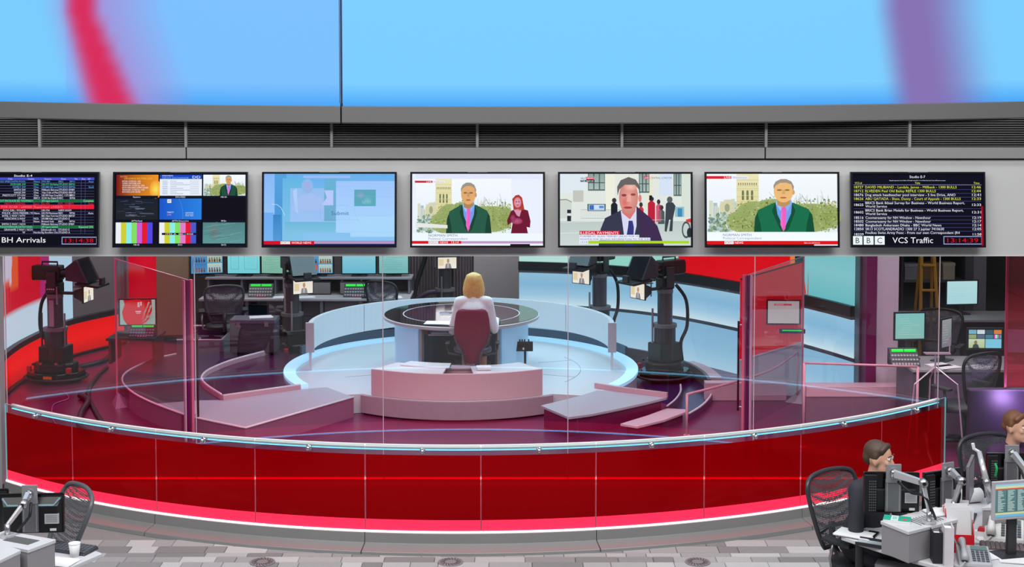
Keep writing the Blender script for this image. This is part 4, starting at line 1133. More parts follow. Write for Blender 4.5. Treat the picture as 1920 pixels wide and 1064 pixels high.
bd['kind'] = 'thing'
def lo_c(t, k): return [(178, 214, 238), (150, 196, 228), (140, 188, 222)][k]
ribbon(rb, [.08, .36, .63], lo_c).build('lower_panel', soft_screen, bd, world=True, fix=False)
MB().strip(shift(rb, .0), .63, .672, .02).build('shadow_line', P('gap_grey', (84, 92, 104), .5), bd, world=True)
def up_c(t, k): return [(214, 236, 247), (168, 210, 238), (142, 194, 228), (158, 204, 232)][k]
ribbon(rb, [.672, .80, .95, 1.115], up_c).build('upper_panel', soft_screen, bd, world=True, fix=False)
MB().strip(shift(rb, .02), 1.115, 1.15, .05).build('grey_ledge', P('ledge_grey', (96, 98, 104), .4), bd, world=True)
MB().strip(shift(rb, .03), 1.15, 1.27, .06).build('black_band', black_m, bd, world=True)
def cut(path, px0, px1, z):
    o = [p for p in path if px0 <= proj(p[0], p[1], z)[0] <= px1]
    return o
def fine(path, m=4):
    out = []
    for i in range(len(path) - 1):
        for k in range(m):
            t = k / m; out.append((path[i][0] + (path[i + 1][0] - path[i][0]) * t, path[i][1] + (path[i + 1][1] - path[i][1]) * t))
    return out + [path[-1]]
fb = fine(rb, 5)
c_path = cut(fb, 970, 1493, 1.5); r_path = cut(fb, 1508, 1627, 1.5)
def cen_c(t, k):
    x = 970 + 520 * t
    if x < 1080: return (196, 240, 232)
    if x < 1262: return (160, 226, 214)
    if x < 1480: return (232, 4, 22)
    return (250, 130, 60)
ribbon(c_path, [1.27, 1.7, 2.6], cen_c).build('centre_screen', soft_screen, bd, world=True, fix=False)
# black diagonal wedges of the screen picture
def rig_c(t, k): return [(112, 196, 204), (140, 208, 214), (120, 200, 206), (110, 190, 200)][k]
ribbon(r_path, [1.27, 1.6, 2.0, 2.6], rig_c).build('right_screen', soft_screen, bd, world=True, fix=False)
q = shift(r_path, .006)
mb = MB(); mb.add([(q[0][0], q[0][1], 1.275), (q[2][0], q[2][1], 1.275), (q[0][0], q[0][1], 1.5)], [(0, 1, 2)], (232, 40, 40))
mb.add([(q[3][0], q[3][1], 1.275), (q[4][0], q[4][1], 1.275), (q[4][0], q[4][1], 1.62)], [(0, 1, 2)], (232, 60, 50))
mb.build('red_spire', soft_screen, bd, world=True, fix=False)['kind'] = 'stuff'
x_, y_ = fb[min(range(len(fb)), key=lambda i: abs(proj(fb[i][0], fb[i][1], 1.5)[0] - 1500))]
MB().obox((x_, y_ - .01, 1.93), (.09, .09, 1.34), (0, 0, .5)).build('screen_post', dark_m, bd, world=True)
MB().strip(shift(rb, -.09), .08, 2.6, .05).build('support_wall', P('support_wall_grey', (120, 116, 120), .7), bd, world=True)

# left backdrop: red lit strip below a large screen
lb = spline([(-5.5, 14.6), (-5.9, 15.6), (-6.07, 16.6), (-6.08, 17.6), (-5.98, 18.5), (-5.57, 19.4), (-5.5, 19.5)], 8)
bl = thing('curved_backdrop', 'curved backdrop with a bright red strip below a red and pale blue screen', 'backdrop', (-5.9, 17.3, .08))
bl['kind'] = 'thing'
def red_c(t, k): return [(196, 0, 8), (250, 8, 6), (238, 2, 8)][k]
ribbon(lb, [.10, .3, .53], red_c).build('red_strip', soft_screen, bl, world=True, fix=False)
MB().strip(shift(lb, .03), .53, .60, .08).build('dark_ledge', dark_m, bl, world=True)
MB().strip(shift(lb, .03), .08, .11, .06).build('dark_plinth', black_m, bl, world=True)
fl_ = [p for p in fine(lb, 4) if proj(p[0], p[1], 1.4)[0] < 136]
def lsc(t, k):
    p = fl_[min(len(fl_) - 1, int(t * (len(fl_) - 1) + .5))]; z = LR[k]
    px, py = proj(p[0], p[1], z)
    if p[1] < 16.35: return (206, 10, 36)  # unseen near end made red for the glass screen to reflect
    if px > 92: return (186, 214, 236)
    edge = 590 - (px - 10) * .55
    if py > edge + 8: return (196, 214, 232)
    if px < 22 and py < 530: return (200, 190, 210)
    if px < 34: return (226, 84, 40) if py < 540 else (206, 14, 40)
    if px > 76: return (170, 40, 110)
    return (206, 10, 40)
LR = [.60 + i * .07 for i in range(24)]
ribbon(fl_, LR, lsc).build('screen', soft_screen, bl, world=True, fix=False)
MB().strip(shift(lb, -.06), .08, 2.3, .05).build('support_wall', P('support_wall_grey', (120, 116, 120), .7), bl, world=True)

# grey set walls behind; red and khaki panels added in place of reflections
def flatwall(px0, px1, y_, z1, m, name, label, th=.08, z0=.08):
    x0 = D(px0, 500, y_)[0]; x1 = D(px1, 500, y_)[0]
    t = thing(name, label, 'wall panel', ((x0 + x1) / 2, y_, z0))
    MB().box(x0, x1, y_, y_ + th, z0, z1).build('board', m, t, world=True, bevel=.004)
    MB().box(x0, x1, y_ - .012, y_ + .0, z0, z0 + .09).build('kickboard', dark_m, t, world=True)
    return t
flatwall(128, 222, 20.15, 2.6, conc, 'wall_panel', 'plain concrete grey panel beside the red and pale blue screen')
flatwall(222, 292, 19.75, 2.35, P('reflected_red_glow', (176, 6, 34), .4, noise=.08, scale=3, emit=(186, 0, 30), estr=.95), 'wall_panel', 'deep red lit panel added to imitate a reflection in the left glass screen')
flatwall(292.5, 353, 19.7, 2.3, P('reflected_khaki', (150, 130, 108), .7, noise=.08, scale=4), 'wall_panel', 'khaki brown panel added to imitate a reflection in the left glass screen')
flatwall(888, 978, 20.6, 2.6, P('warm_grey_paint', (118, 114, 116), .7, noise=.05, scale=4), 'wall_panel', 'plain warm grey panel right of the pleated curtain')
# pleated curtain
x0 = D(752, 500, 20.7)[0]; x1 = D(892, 500, 20.7)[0]
ct = thing('pleated_curtain', 'dark grey pleated curtain hanging behind the presenter', 'curtain', ((x0 + x1) / 2, 20.7, .08))
pts = []
for i in range(25 * 4 + 1):
    t = i / 100.0; pts.append((x0 + (x1 - x0) * t, 20.7 + .03 * math.sin(2 * PI * i / 4)))
MB().strip(pts, .09, 2.7, .012).build('cloth', P('curtain_cloth', (92, 84, 90), .85, noise=.06), ct, world=True)
MB().cyl((x0, 20.7, 2.72), (x1, 20.7, 2.72), .02, n=8).build('curtain_rail', dark_m, ct, world=True)
# pillars at the right
def pillar(px0, px1, y_, m, label, dy=.35, z1=3.28):
    x0 = D(px0, 500, y_)[0]; x1 = D(px1, 500, y_)[0]
    t = thing('pillar', label, 'pillar', ((x0 + x1) / 2, y_, .08))
    t['kind'] = 'thing'
    MB().box(x0, x1, y_, y_ + dy, .08, z1).build('shaft', m, t, world=True, bevel=.004)
    MB().box(x0 - .006, x1 + .006, y_ - .01, y_ + dy, .08, .16).build('skirting_board', mid_m, t, world=True)
pillar(1645, 1686, 15.25, P('pillar_paint', (214, 206, 216), .6, noise=.03, scale=2), 'square pale mauve pillar at the right of the studio')
pillar(1626, 1645, 15.2, P('purple_trim_paint', (112, 24, 84), .5), 'narrow purple post beside the pale mauve pillar', .2)

# ================================================================== freestanding glass screens
gscr = glass_mat('screen_glass', (240, 230, 236), .55)
frame_p = P('screen_frame_pink', (206, 110, 140), .3, noise=.03)
def glass_screen(near, far, label, side):
    n_ = G(near[0], near[1], .08); f_ = G(far[0], far[1], .08)
    t = thing('glass_screen', label, 'glass screen', (n_[0], n_[1], .08))
    MB().add([(n_[0], n_[1], .10), (f_[0], f_[1], .10), (f_[0], f_[1], 1.76), (n_[0], n_[1], 1.74)], [(0, 1, 2, 3)]).build('pane', gscr, t, world=True, fix=False)
    MB().tube([(n_[0], n_[1], 1.745), (f_[0], f_[1], 1.765)], .005, 5).build('top_edge', P('screen_top_edge', (190, 150, 170), .2), t, world=True)
    MB().cyl((f_[0], f_[1], .08), (f_[0], f_[1], 1.765), .011, n=8).build('far_post', P('far_post_pink', (226, 130, 150), .3), t, world=True)
    d = (Vector(f_) - Vector(n_)).normalized(); s_ = Vector((d.y, -d.x, 0)) * side
    c = Vector((n_[0], n_[1], 0))
    for k, (o_, w_, m_, nm) in enumerate(((0.0, .03, frame_p, 'near_post'), (.045, .03, P('frame_purple', (96, 20, 84), .25), 'inner_post'), (.08, .016, P('frame_pale', (200, 170, 190), .25), 'outer_post'))):
        q = c - s_ * o_
        MB().obox((q.x, q.y, .92), (w_, .04, 1.68), (0, 0, math.atan2(d.y, d.x) + PI / 2)).build(nm, m_, t, world=True, bevel=.003)
    q = c - d * .0 + s_ * .06
    MB().tube([(q.x, q.y, .30), (q.x, q.y, .36), (q.x, q.y, 1.2), (q.x, q.y, 1.26)], .012, 8).build('pull_handle', P('handle_maroon', (60, 8, 24), .25), t, world=True)
    for z in (.34, 1.22): MB().cyl((q.x, q.y, z), (c.x, c.y, z), .007, n=8).build('handle_standoff', chrome, t, world=True)
    # weighted foot at the far end
    e = Vector((f_[0], f_[1], .08)); u = Vector((d.y, -d.x, 0))
    mb = MB(); mb.add([e + u * .12 - d * .25, e - u * .12 - d * .25, e - u * .05 + d * .05, e + u * .05 + d * .05, e + Vector((0, 0, .13)), e + Vector((0, 0, .13)) - d * .03],
                      [(0, 1, 2, 3), (0, 5, 4, 3), (1, 2, 4, 5), (0, 1, 5), (2, 3, 4)])
    mb.build('foot', P('foot_grey', (150, 136, 146), .4), t, world=True)
glass_screen((362, 826), (220, 757), 'tall freestanding glass screen with pink posts at the left', 1)
glass_screen((1393, 810), (1504, 749), 'tall freestanding glass screen with pink posts at the right', -1)
# ================================================================== people: one continuous body grown over a posed skeleton
def cap(mb, a, b, ra, rb, n=12):
    mb.cyl(a, b, ra, rb, n); mb.ell(a, ra, n, 8); mb.ell(b, rb, n, 8); return mb
def chain(mb, pts, rs, n=12):
    for i in range(len(pts) - 1): cap(mb, pts[i], pts[i + 1], rs[i], rs[i + 1], n)
    return mb
def fuse(mb, name, mat, parent, voxel=.011, smooth=4):
    o = mb.build(name, mat, parent, smooth=True)
    r = o.modifiers.new('one_skin', 'REMESH'); r.mode = 'VOXEL'; r.voxel_size = voxel; r.use_smooth_shade = True
    if smooth:
        s_ = o.modifiers.new('soften', 'SMOOTH'); s_.factor = .5; s_.iterations = smooth
    return o
def hand(mb, wrist, d, up, curl=.5, side=1):
    """palm with five fingers of unequal length; d along the hand, up out of its back, thumb on 'side'"""
    w = Vector(wrist); d = Vector(d).normalized(); up = Vector(up); up = (up - d * up.dot(d)).normalized(); x = d.cross(up) * side
    for k in range(4):
        o = x * (.027 - .018 * k)
        cap(mb, w + x * (.012 - .008 * k), w + d * .085 + o, .016, .012, 10)
        L = (.040, .046, .043, .033)[k]
        p0 = w + d * .085 + o; a = curl * .6
        p1 = p0 + (d * math.cos(a) - up * math.sin(a)) * L
        a2 = curl * 1.3; p2 = p1 + (d * math.cos(a2) - up * math.sin(a2)) * L * .65
        a3 = curl * 1.9; p3 = p2 + (d * math.cos(a3) - up * math.sin(a3)) * L * .45
        chain(mb, [p0, p1, p2, p3], [.0098, .0088, .008, .007], 8)
    t0 = w + d * .028 + x * .024; t1 = t0 + (d * .6 + x * .75 - up * .25).normalized() * .04; t2 = t1 + (d * .9 + x * .3 - up * .3).normalized() * .03
    chain(mb, [w + d * .012 + x * .01, t0, t1, t2], [.016, .0135, .0105, .0085], 8)
skin_m = P('skin', (214, 164, 138), .5, noise=.05)
def seated(name, label, loc, rz, hs, pose, outfit, hair_kind, group=None, vox=.011):
    """seated figure; local +y is the way the person faces, origin on the floor below the pelvis"""
    t = thing(name, label, 'person', loc, rz, group)
    ln = pose.get('lean', .06)
    pel = Vector((0, 0, hs + .09)); wai = Vector((0, .02 + ln * .3, hs + .25)); che = Vector((0, .01 + ln * .7, hs + .40)); nb = Vector((0, ln, hs + .555))
    hd = Vector((pose.get('hx', 0), ln + .045 + pose.get('hy', 0), hs + .705)); yaw = pose.get('yaw', 0); Rz = Matrix.Rotation(yaw, 3, 'Z')
    sh = {s: Vector((s * .165, ln * .95, hs + .512)) for s in (-1, 1)}
    hip = {s: Vector((s * .085, .03, hs + .075)) for s in (-1, 1)}
    kn = {s: Vector((s * pose.get('kx', .10), .43, hs + .05)) for s in (-1, 1)}
    an = {s: Vector((s * pose.get('kx', .10), pose.get('ay', .40), .09)) for s in (-1, 1)}
    b = MB()
    chain(b, [pel, wai, che], [.125, .112, .13]); b.ell(che, (.155, .1, .15)); b.ell(pel, (.165, .12, .11))
    cap(b, sh[-1], sh[1], .046, .046); chain(b, [che + Vector((0, 0, .08)), nb, hd - Vector((0, .02, .06))], [.07, .054, .052])
    # head: skull, jaw, nose, ears
    def H(x, y, z): return hd + Rz @ Vector((x, y, z))
    b.ell(H(0, -.008, .03), (.076, .094, .092), 16, 12, (0, 0, yaw)); b.ell(H(0, .022, -.045), (.056, .062, .066), 14, 10, (0, 0, yaw)); b.ell(H(0, .058, -.085), (.028, .024, .022))
    chain(b, [H(0, .088, .012), H(0, .101, -.024)], [.009, .0125], 8); b.ell(H(0, .082, -.058), (.026, .014, .012), 10, 6, (0, 0, yaw)); b.ell(H(-.035, .07, -.012), (.022, .018, .018)); b.ell(H(.035, .07, -.012), (.022, .018, .018))
    for s in (-1, 1): b.ell(H(s * .078, -.002, -.004), (.011, .022, .034), 10, 8, (0, 0, yaw))
    el, wr = {}, {}
    for s in (-1, 1):
        el[s] = Vector(pose['elbow'][s]); wr[s] = Vector(pose['wrist'][s])
        chain(b, [sh[s], el[s], wr[s]], [.045, .038, .027])
        hdv = Vector(pose.get('hand', {}).get(s, wr[s] - el[s])); hand(b, wr[s], hdv, (0, 0, 1), pose.get('curl', .5), -s)
        chain(b, [hip[s], kn[s], an[s]], [.088, .058, .04])
        chain(b, [an[s] + Vector((0, -.02, -.045)), an[s] + Vector((0, .13, -.058))], [.038, .03])
    fuse(b, 'body', skin_m, t, vox)
    # clothes
    j = MB(); chain(j, [pel + Vector((0, 0, .03)), wai, che], [.148, .132, .148]); j.ell(che, (.178, .118, .165)); j.ell(pel + Vector((0, 0, .02)), (.18, .135, .1))
    cap(j, sh[-1] + Vector((.03, 0, .0)), sh[1] + Vector((-.03, 0, .0)), .066, .066); cap(j, che + Vector((0, -.01, .1)), nb + Vector((0, -.015, -.02)), .085, .066)
    for s in (-1, 1):
        cap(j, sh[s] - Vector((s * .03, 0, .0)), sh[s] + Vector((s * .006, 0, -.03)), .064, .062)
        chain(j, [sh[s], el[s], wr[s] - (wr[s] - el[s]).normalized() * .02], [.06, .052, .04])
    fuse(j, 'jacket', outfit['jacket'], t, vox, 9)
    l = MB()
    if outfit.get('skirt'):
        for s in (-1, 1): chain(l, [hip[s], hip[s].lerp(kn[s], .82)], [.112, .082])
        cap(l, hip[-1].lerp(kn[-1], .1), hip[1].lerp(kn[1], .1), .11, .11); cap(l, hip[-1].lerp(kn[-1], .75), hip[1].lerp(kn[1], .75), .08, .08); l.ell(pel - Vector((0, .02, .01)), (.178, .14, .1))
        fuse(l, 'skirt', outfit['legs'], t, vox)
    else:
        for s in (-1, 1): chain(l, [hip[s], kn[s], an[s] + Vector((0, 0, .0))], [.108, .078, .056])
        l.ell(pel - Vector((0, .01, .01)), (.175, .14, .1)); cap(l, hip[-1], hip[1], .105, .105)
        fuse(l, 'trousers', outfit['legs'], t, vox)
    for s in (-1, 1):
        f = MB(); chain(f, [an[s] + Vector((0, -.03, -.05)), an[s] + Vector((0, .08, -.052)), an[s] + Vector((0, .15, -.064))], [.044, .041, .03]); f.box(an[s].x - .034, an[s].x + .034, an[s].y - .06, an[s].y + .17, .002, .02)
        fuse(f, 'shoe', blackg, t, .01)
    if 'shirt' in outfit:
        s_ = MB(); s_.tube([nb + Vector((.062 * math.cos(a), .012 + .062 * math.sin(a), -.012 + .012 * math.sin(a))) for a in [2 * PI * k / 16 for k in range(16)]], .017, 6, closed=True)
        s_.build('collar', outfit['shirt'], t, smooth=True)
    # face and hair
    for s in (-1, 1):
        e = MB().ell(H(s * .031, .079, .018), .0125, 12, 8).build('eye', P('eye_white', (236, 234, 232), .2), t, smooth=True)
        MB().ell(H(s * .031, .0895, .018), (.006, .003, .006), 10, 6, (0, 0, yaw)).build('iris', P('iris_dark', (44, 36, 34), .2), e, smooth=True)
        MB().tube([H(s * .014, .093, .036), H(s * .03, .092, .041), H(s * .05, .08, .034)], .0042, 6).build('eyebrow', outfit['hair'], t, smooth=True)
    MB().ell(H(0, .0915, -.054), (.023, .007, .0045), 12, 6, (0, 0, yaw)).build('lips', P('lips', (176, 92, 88), .5), t, smooth=True)
    h = MB()
    if hair_kind == 'bob':
        h.ell(H(0, -.028, .045), (.098, .098, .098), 18, 12)
        for k in range(15):
            a = math.radians(-122 + 244 * k / 14)     # strands hang round the back and sides
            dx, dy = math.sin(a), -math.cos(a)
            L = -.145 + .012 * math.cos(a * 7)
            chain(h, [H(dx * .06, -.022 + dy * .055, .09), H(dx * .087, -.018 + dy * .078, .02), H(dx * .1, -.012 + dy * .09, -.06), H(dx * .104, -.008 + dy * .092, L + .01)], [.032, .03, .03, .016], 8)
        h.ell(H(0, -.05, -.03), (.08, .06, .09))
    else:
        h.ell(H(0, -.022, .052), (.081, .092, .081), 16, 10); h.ell(H(0, -.056, .012), (.072, .052, .06), 14, 10)
        for k in range(11): h.ell(H(-.06 + .012 * k, .052 - .5 * (k - 5) ** 2 * .001, .098 - .0009 * (k - 5) ** 2), .022, 8, 6)
        for s in (-1, 1): h.ell(H(s * .07, -.008, .03), (.016, .03, .035), 8, 6)
    fuse(h, 'hair', outfit['hair'], t, .009, 2)
    return t

# ================================================================== presenter's desk
nd = thing('news_desk', 'round black glass news desk on pale blue curved legs on the platform', 'desk', (PC[0], PC[1], .30))
rim_m = P('desk_rim', (184, 180, 184), .3, noise=.03)
TZ = .975
mb = MB().lathe((PC[0], PC[1], 0), [(0.0, TZ - .055), (.90, TZ - .055), (.945, TZ - .04), (.95, TZ - .008), (.94, TZ - .002), (0.0, TZ - .002)], 72); mb.build('top_rim', rim_m, nd, world=True, smooth=False)
glass_top = P('desk_glass_black', (16, 12, 18), .06, spec=.9, noise=.05)
MB().lathe((PC[0], PC[1], 0), [(0, TZ - .001), (.935, TZ - .001), (.935, TZ + .004), (0, TZ + .004)], 72).build('glass_top', glass_top, nd, world=True)
MB().lathe((PC[0], PC[1], 0), [(0, TZ + .0042), (.70, TZ + .0042), (.70, TZ + .0056), (0, TZ + .0056)], 64).build('inner_disc', P('desk_disc_purple', (46, 10, 36), .08, spec=.8, noise=.05), nd, world=True)
MB().lathe((PC[0], PC[1], 0), [(.70, TZ + .0045), (.712, TZ + .0045), (.712, TZ + .007), (.70, TZ + .007), (.70, TZ + .0045)], 64).build('white_ring', P('desk_ring', (196, 200, 206), .3), nd, world=True)
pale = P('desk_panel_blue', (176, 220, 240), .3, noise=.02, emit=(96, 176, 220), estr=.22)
grey_c = P('desk_column_grey', (150, 152, 156), .35)
for a0, a1 in ((-64, -37), (38, 70)): MB().strip(arc(PC, .84, a0, a1, 12), .302, TZ - .056, .025).build('wing_panel', pale, nd, world=True, bevel=.003)
for a0, a1 in ((-150, -70), (74, 150)): MB().strip(arc(PC, .80, a0, a1, 12), .302, TZ - .056, .025).build('side_panel', pale, nd, world=True)
for a in (-35.5, -31.5, 32, 36.5):
    q = arc(PC, .84, a, a, 1)[0]
    MB().obox((q[0], q[1], (.302 + TZ - .056) / 2), (.035 if abs(a) < 33 else .05, .05, TZ - .358), (0, 0, math.radians(a))).build('column', grey_c if abs(a) < 35 else pale, nd, world=True, bevel=.004)
dk_in = P('desk_inside_dark', (34, 26, 36), .5)
MB().strip(arc(PC, .5, -80, 80, 16), .303, TZ - .06, .03).build('modesty_panel', dk_in, nd, world=True)
MB().box(PC[0] - .42, PC[0] + .42, 16.07, 16.33, .40, .415).build('lower_shelf', dk_in, nd, world=True)
MB().box(PC[0] - .36, PC[0] + .38, 15.98, 16.25, .845, .86).build('keyboard_tray', P('tray_grey', (170, 168, 172), .4), nd, world=True)
for xx_ in (-.38, .40): MB().box(PC[0] + xx_ - .012, PC[0] + xx_ + .012, 15.98, 16.25, .86, .905).build('tray_side', P('tray_side_red', (120, 14, 40), .4), nd, world=True)
for i in range(5):
    MB().box(PC[0] - .35 + .15 * i, PC[0] - .24 + .15 * i, 16.1, 16.28, .416, .47 + .03 * (i % 3)).build('control_box', dark_m, nd, world=True, bevel=.004)
# things on and under the desk
kbq = thing('keyboard', 'pale keyboard in the tray under the round desk', 'keyboard', (PC[0] - .13, 16.05, .861))
MB().box(-.2, .2, -.06, .06, 0, .014).build('body', P('keyboard_grey', (190, 200, 202), .4), kbq, bevel=.003)
mb = MB()
for i in range(12):
    for k in range(4): mb.box(-.185 + i * .031, -.16 + i * .031, -.05 + k * .026, -.03 + k * .026, .014, .019)
mb.build('keys', P('key_white', (222, 224, 226), .4), kbq)['kind'] = 'stuff'
def sheet(name, label, c, w_, d_, rz, n=6, mat=None, group=None, text=None):
    t = thing(name, label, 'papers', c, rz, group)
    r_ = random.Random(hash(label) % 1000)
    for i in range(n):
        o = MB().box(-w_ / 2, w_ / 2, -d_ / 2, d_ / 2, 0, .0012).build('sheet', mat or paper_m, t)
        o.location = (r_.uniform(-.008, .008), r_.uniform(-.008, .008), .0002 + i * .0016); o.rotation_euler = (0, 0, r_.uniform(-.06, .06))
    return t
q = G(822, 607, TZ + .006)
sheet('script_pages', 'white script pages under the left hand of the presenter', (q[0], q[1], TZ + .007), .30, .21, -.12, 7)
q = G(836, 588, TZ + .006)
sp = thing('reflection_sheet', 'dark lettered sheet imitating a screen reflection near the far left of the desk ring', 'papers', (q[0], q[1], TZ + .007), .02)  # flat sheet made up for the screen reflection in the desk glass
MB().box(-.075, .075, -.09, .09, 0, .002).build('sheet', P('reflection_dark', (48, 18, 44), .4), sp)
pq = Pic(.15, .18, .0003)
pq.rect(.0, .86, 1, 1, (236, 236, 240))
for k in range(6): pq.text(('HEADLINES', 'LONDON 13', 'BRICS SUM', 'COURT', 'REFILE', 'SPORT')[k], .05, .16 + k * .13, .08, (226, 220, 232), w=.85 if k < 2 else .7)
pq.build('lettering', sp, (0, 0, .0025), (-PI / 2, 0, 0), mat=paint_mat())
# floor monitor stand by the desk
q = G(983, 690, .302)
ms = thing('floor_prompter', 'small black monitor with knobs on a stalk right of the desk', 'monitor', (q[0], 16.25, .302))
q = D(983, 650, 16.25)
MB().obox((q[0], 16.25, q[2]), (.205, .05, .115), (-.15, 0, 0)).build('body', black_m, ms, world=True, bevel=.006)
for i in range(5): MB().cyl((q[0] - .08 + i * .028 + (.02 if i > 3 else 0), 16.25, q[2] + .05), (q[0] - .08 + i * .028 + (.02 if i > 3 else 0), 16.25, q[2] + .085), .008, n=8).build('knob', blackg, ms, world=True)
MB().box(q[0] - .02, q[0] + .0, 16.2195, 16.2225, q[2] - .04, q[2] - .01).build('sticker', paper_m, ms, world=True)
MB().cyl((q[0] + .01, 16.26, .32), (q[0] + .01, 16.26, q[2] - .04), .013, .016, n=10).build('stalk', black_m, ms, world=True)
MB().cyl((q[0] + .01, 16.26, .3025), (q[0] + .01, 16.26, .322), .085, .07, n=18).build('base', black_m, ms, world=True)

# ================================================================== presenter's chair and presenter
maroon = P('chair_wool_maroon', (120, 8, 58), .8, noise=.08, scale=40, bump=.2)
shell_m = P('chair_shell_grey', (66, 56, 72), .4)
ch = thing('studio_chair', 'maroon high backed studio chair on a swivel base behind the round desk', 'chair', (-.452, 15.70, .302), 0)
SH = .47
bk = MB()
rows = [(.30, .075, .0), (.40, .085, -.015), (.455, .11, -.02), (.52, .17, -.03), (.60, .2, -.04), (.70, .205, -.05), (.80, .195, -.055), (.88, .18, -.055), (.915, .155, -.05), (.925, .11, -.047)]
vs = []; fs = []
n = 9
for (z, w_, y_) in rows:
    for i in range(n):
        u = -1 + 2 * i / (n - 1); vs.append((u * w_, y_ - .12 + .05 * u * u, z))
for (z, w_, y_) in rows:
    for i in range(n):
        u = -1 + 2 * i / (n - 1); vs.append((u * w_, y_ - .165 + .05 * u * u, z))
m_ = len(rows)
for j in range(m_ - 1):
    for i in range(n - 1):
        a = j * n + i; fs.append((a, a + 1, a + n + 1, a + n)); b2 = a + m_ * n; fs.append((b2, b2 + n, b2 + n + 1, b2 + 1))
    fs.append((j * n, (j + 1) * n, (j + 1) * n + m_ * n, j * n + m_ * n)); fs.append((j * n + n - 1, j * n + n - 1 + m_ * n, (j + 1) * n + n - 1 + m_ * n, (j + 1) * n + n - 1))
for i in range(n - 1):
    fs.append((i, i + m_ * n, i + 1 + m_ * n, i + 1)); a = (m_ - 1) * n + i; fs.append((a, a + 1, a + 1 + m_ * n, a + m_ * n))
bk.add(vs, fs).build('backrest', maroon, ch, bevel=.01, smooth=True)
for s in (-1, 1):
    MB().tube([(s * .20, -.19, .62), (s * .168, -.205, .54), (s * .108, -.195, .46), (s * .088, -.185, .38), (s * .078, -.172, .30)], .012, 8).build('back_frame', shell_m, ch, smooth=True)
mb = MB()
for k, (z, r_) in enumerate(((SH - .06, .9), (SH - .03, 1.0), (SH - .005, .93))): pass
mb.prism([(.23 * math.cos(a) * (1 if abs(math.cos(a)) < .8 else .95), .08 + .22 * math.sin(a)) for a in [2 * PI * k / 24 for k in range(24)]], SH - .075, SH - .01)
mb.build('seat', shell_m, ch, bevel=.02, smooth=True)
for s in (-1, 1):
    MB().tube([(s * .12, -.08, SH - .09), (s * .27, -.04, SH - .07), (s * .285, .05, SH - .03), (s * .285, .05, SH + .03)], .012, 8).build('arm_bracket', dark_m, ch, smooth=True)
    MB().obox((s * .285, .06, SH + .035), (.05, .18, .02)).build('arm_pad', dark_m, ch, bevel=.006)
MB().cyl((0, .06, .08), (0, .06, SH - .14), .03, .026, n=14).build('gas_column', silver, ch, smooth=True)
MB().box(-.08, .08, -.12, .14, SH - .14, SH - .075).build('mechanism', P('mechanism_grey', (120, 112, 124), .4), ch, bevel=.01)
MB().tube([(-.10, .0, SH - .1), (-.115, -.02, SH - .14), (-.115, -.02, SH - .22)], .006, 6).build('lever', silver, ch)
for k in range(5):
    a = 2 * PI * k / 5 + .3
    MB().tube([(0, .06, .09), (.15 * math.cos(a), .06 + .15 * math.sin(a), .08), (.28 * math.cos(a), .06 + .28 * math.sin(a), .055)], [.03, .022, .014], 8).build('leg', silver, ch)
    MB().cyl((.28 * math.cos(a) - .012, .06 + .28 * math.sin(a), .026), (.28 * math.cos(a) + .012, .06 + .28 * math.sin(a), .026), .026, n=12).build('castor', black_m, ch)
white_j = P('white_wool_jacket', (236, 240, 242), .8, noise=.03, scale=60, bump=.1)
blonde = P('blonde_hair', (222, 178, 104), .45, noise=.3, scale=26)
pz = TZ - .302
seated('person', 'blonde person seen from behind in a white jacket at the round desk', (-.44, 15.76, .302), 0, .46,
       dict(lean=.05, elbow={-1: (-.245, .13, .62), 1: (.235, .14, .63)}, wrist={-1: (-.255, .31, pz + .05), 1: (.26, .30, pz + .05)}, hand={-1: (-.1, 1, -.12), 1: (.1, 1, -.12)}, curl=.35, ay=.20, kx=.10),
       dict(jacket=white_j, legs=P('dark_skirt', (30, 22, 32), .7), skirt=True, hair=blonde), 'bob')
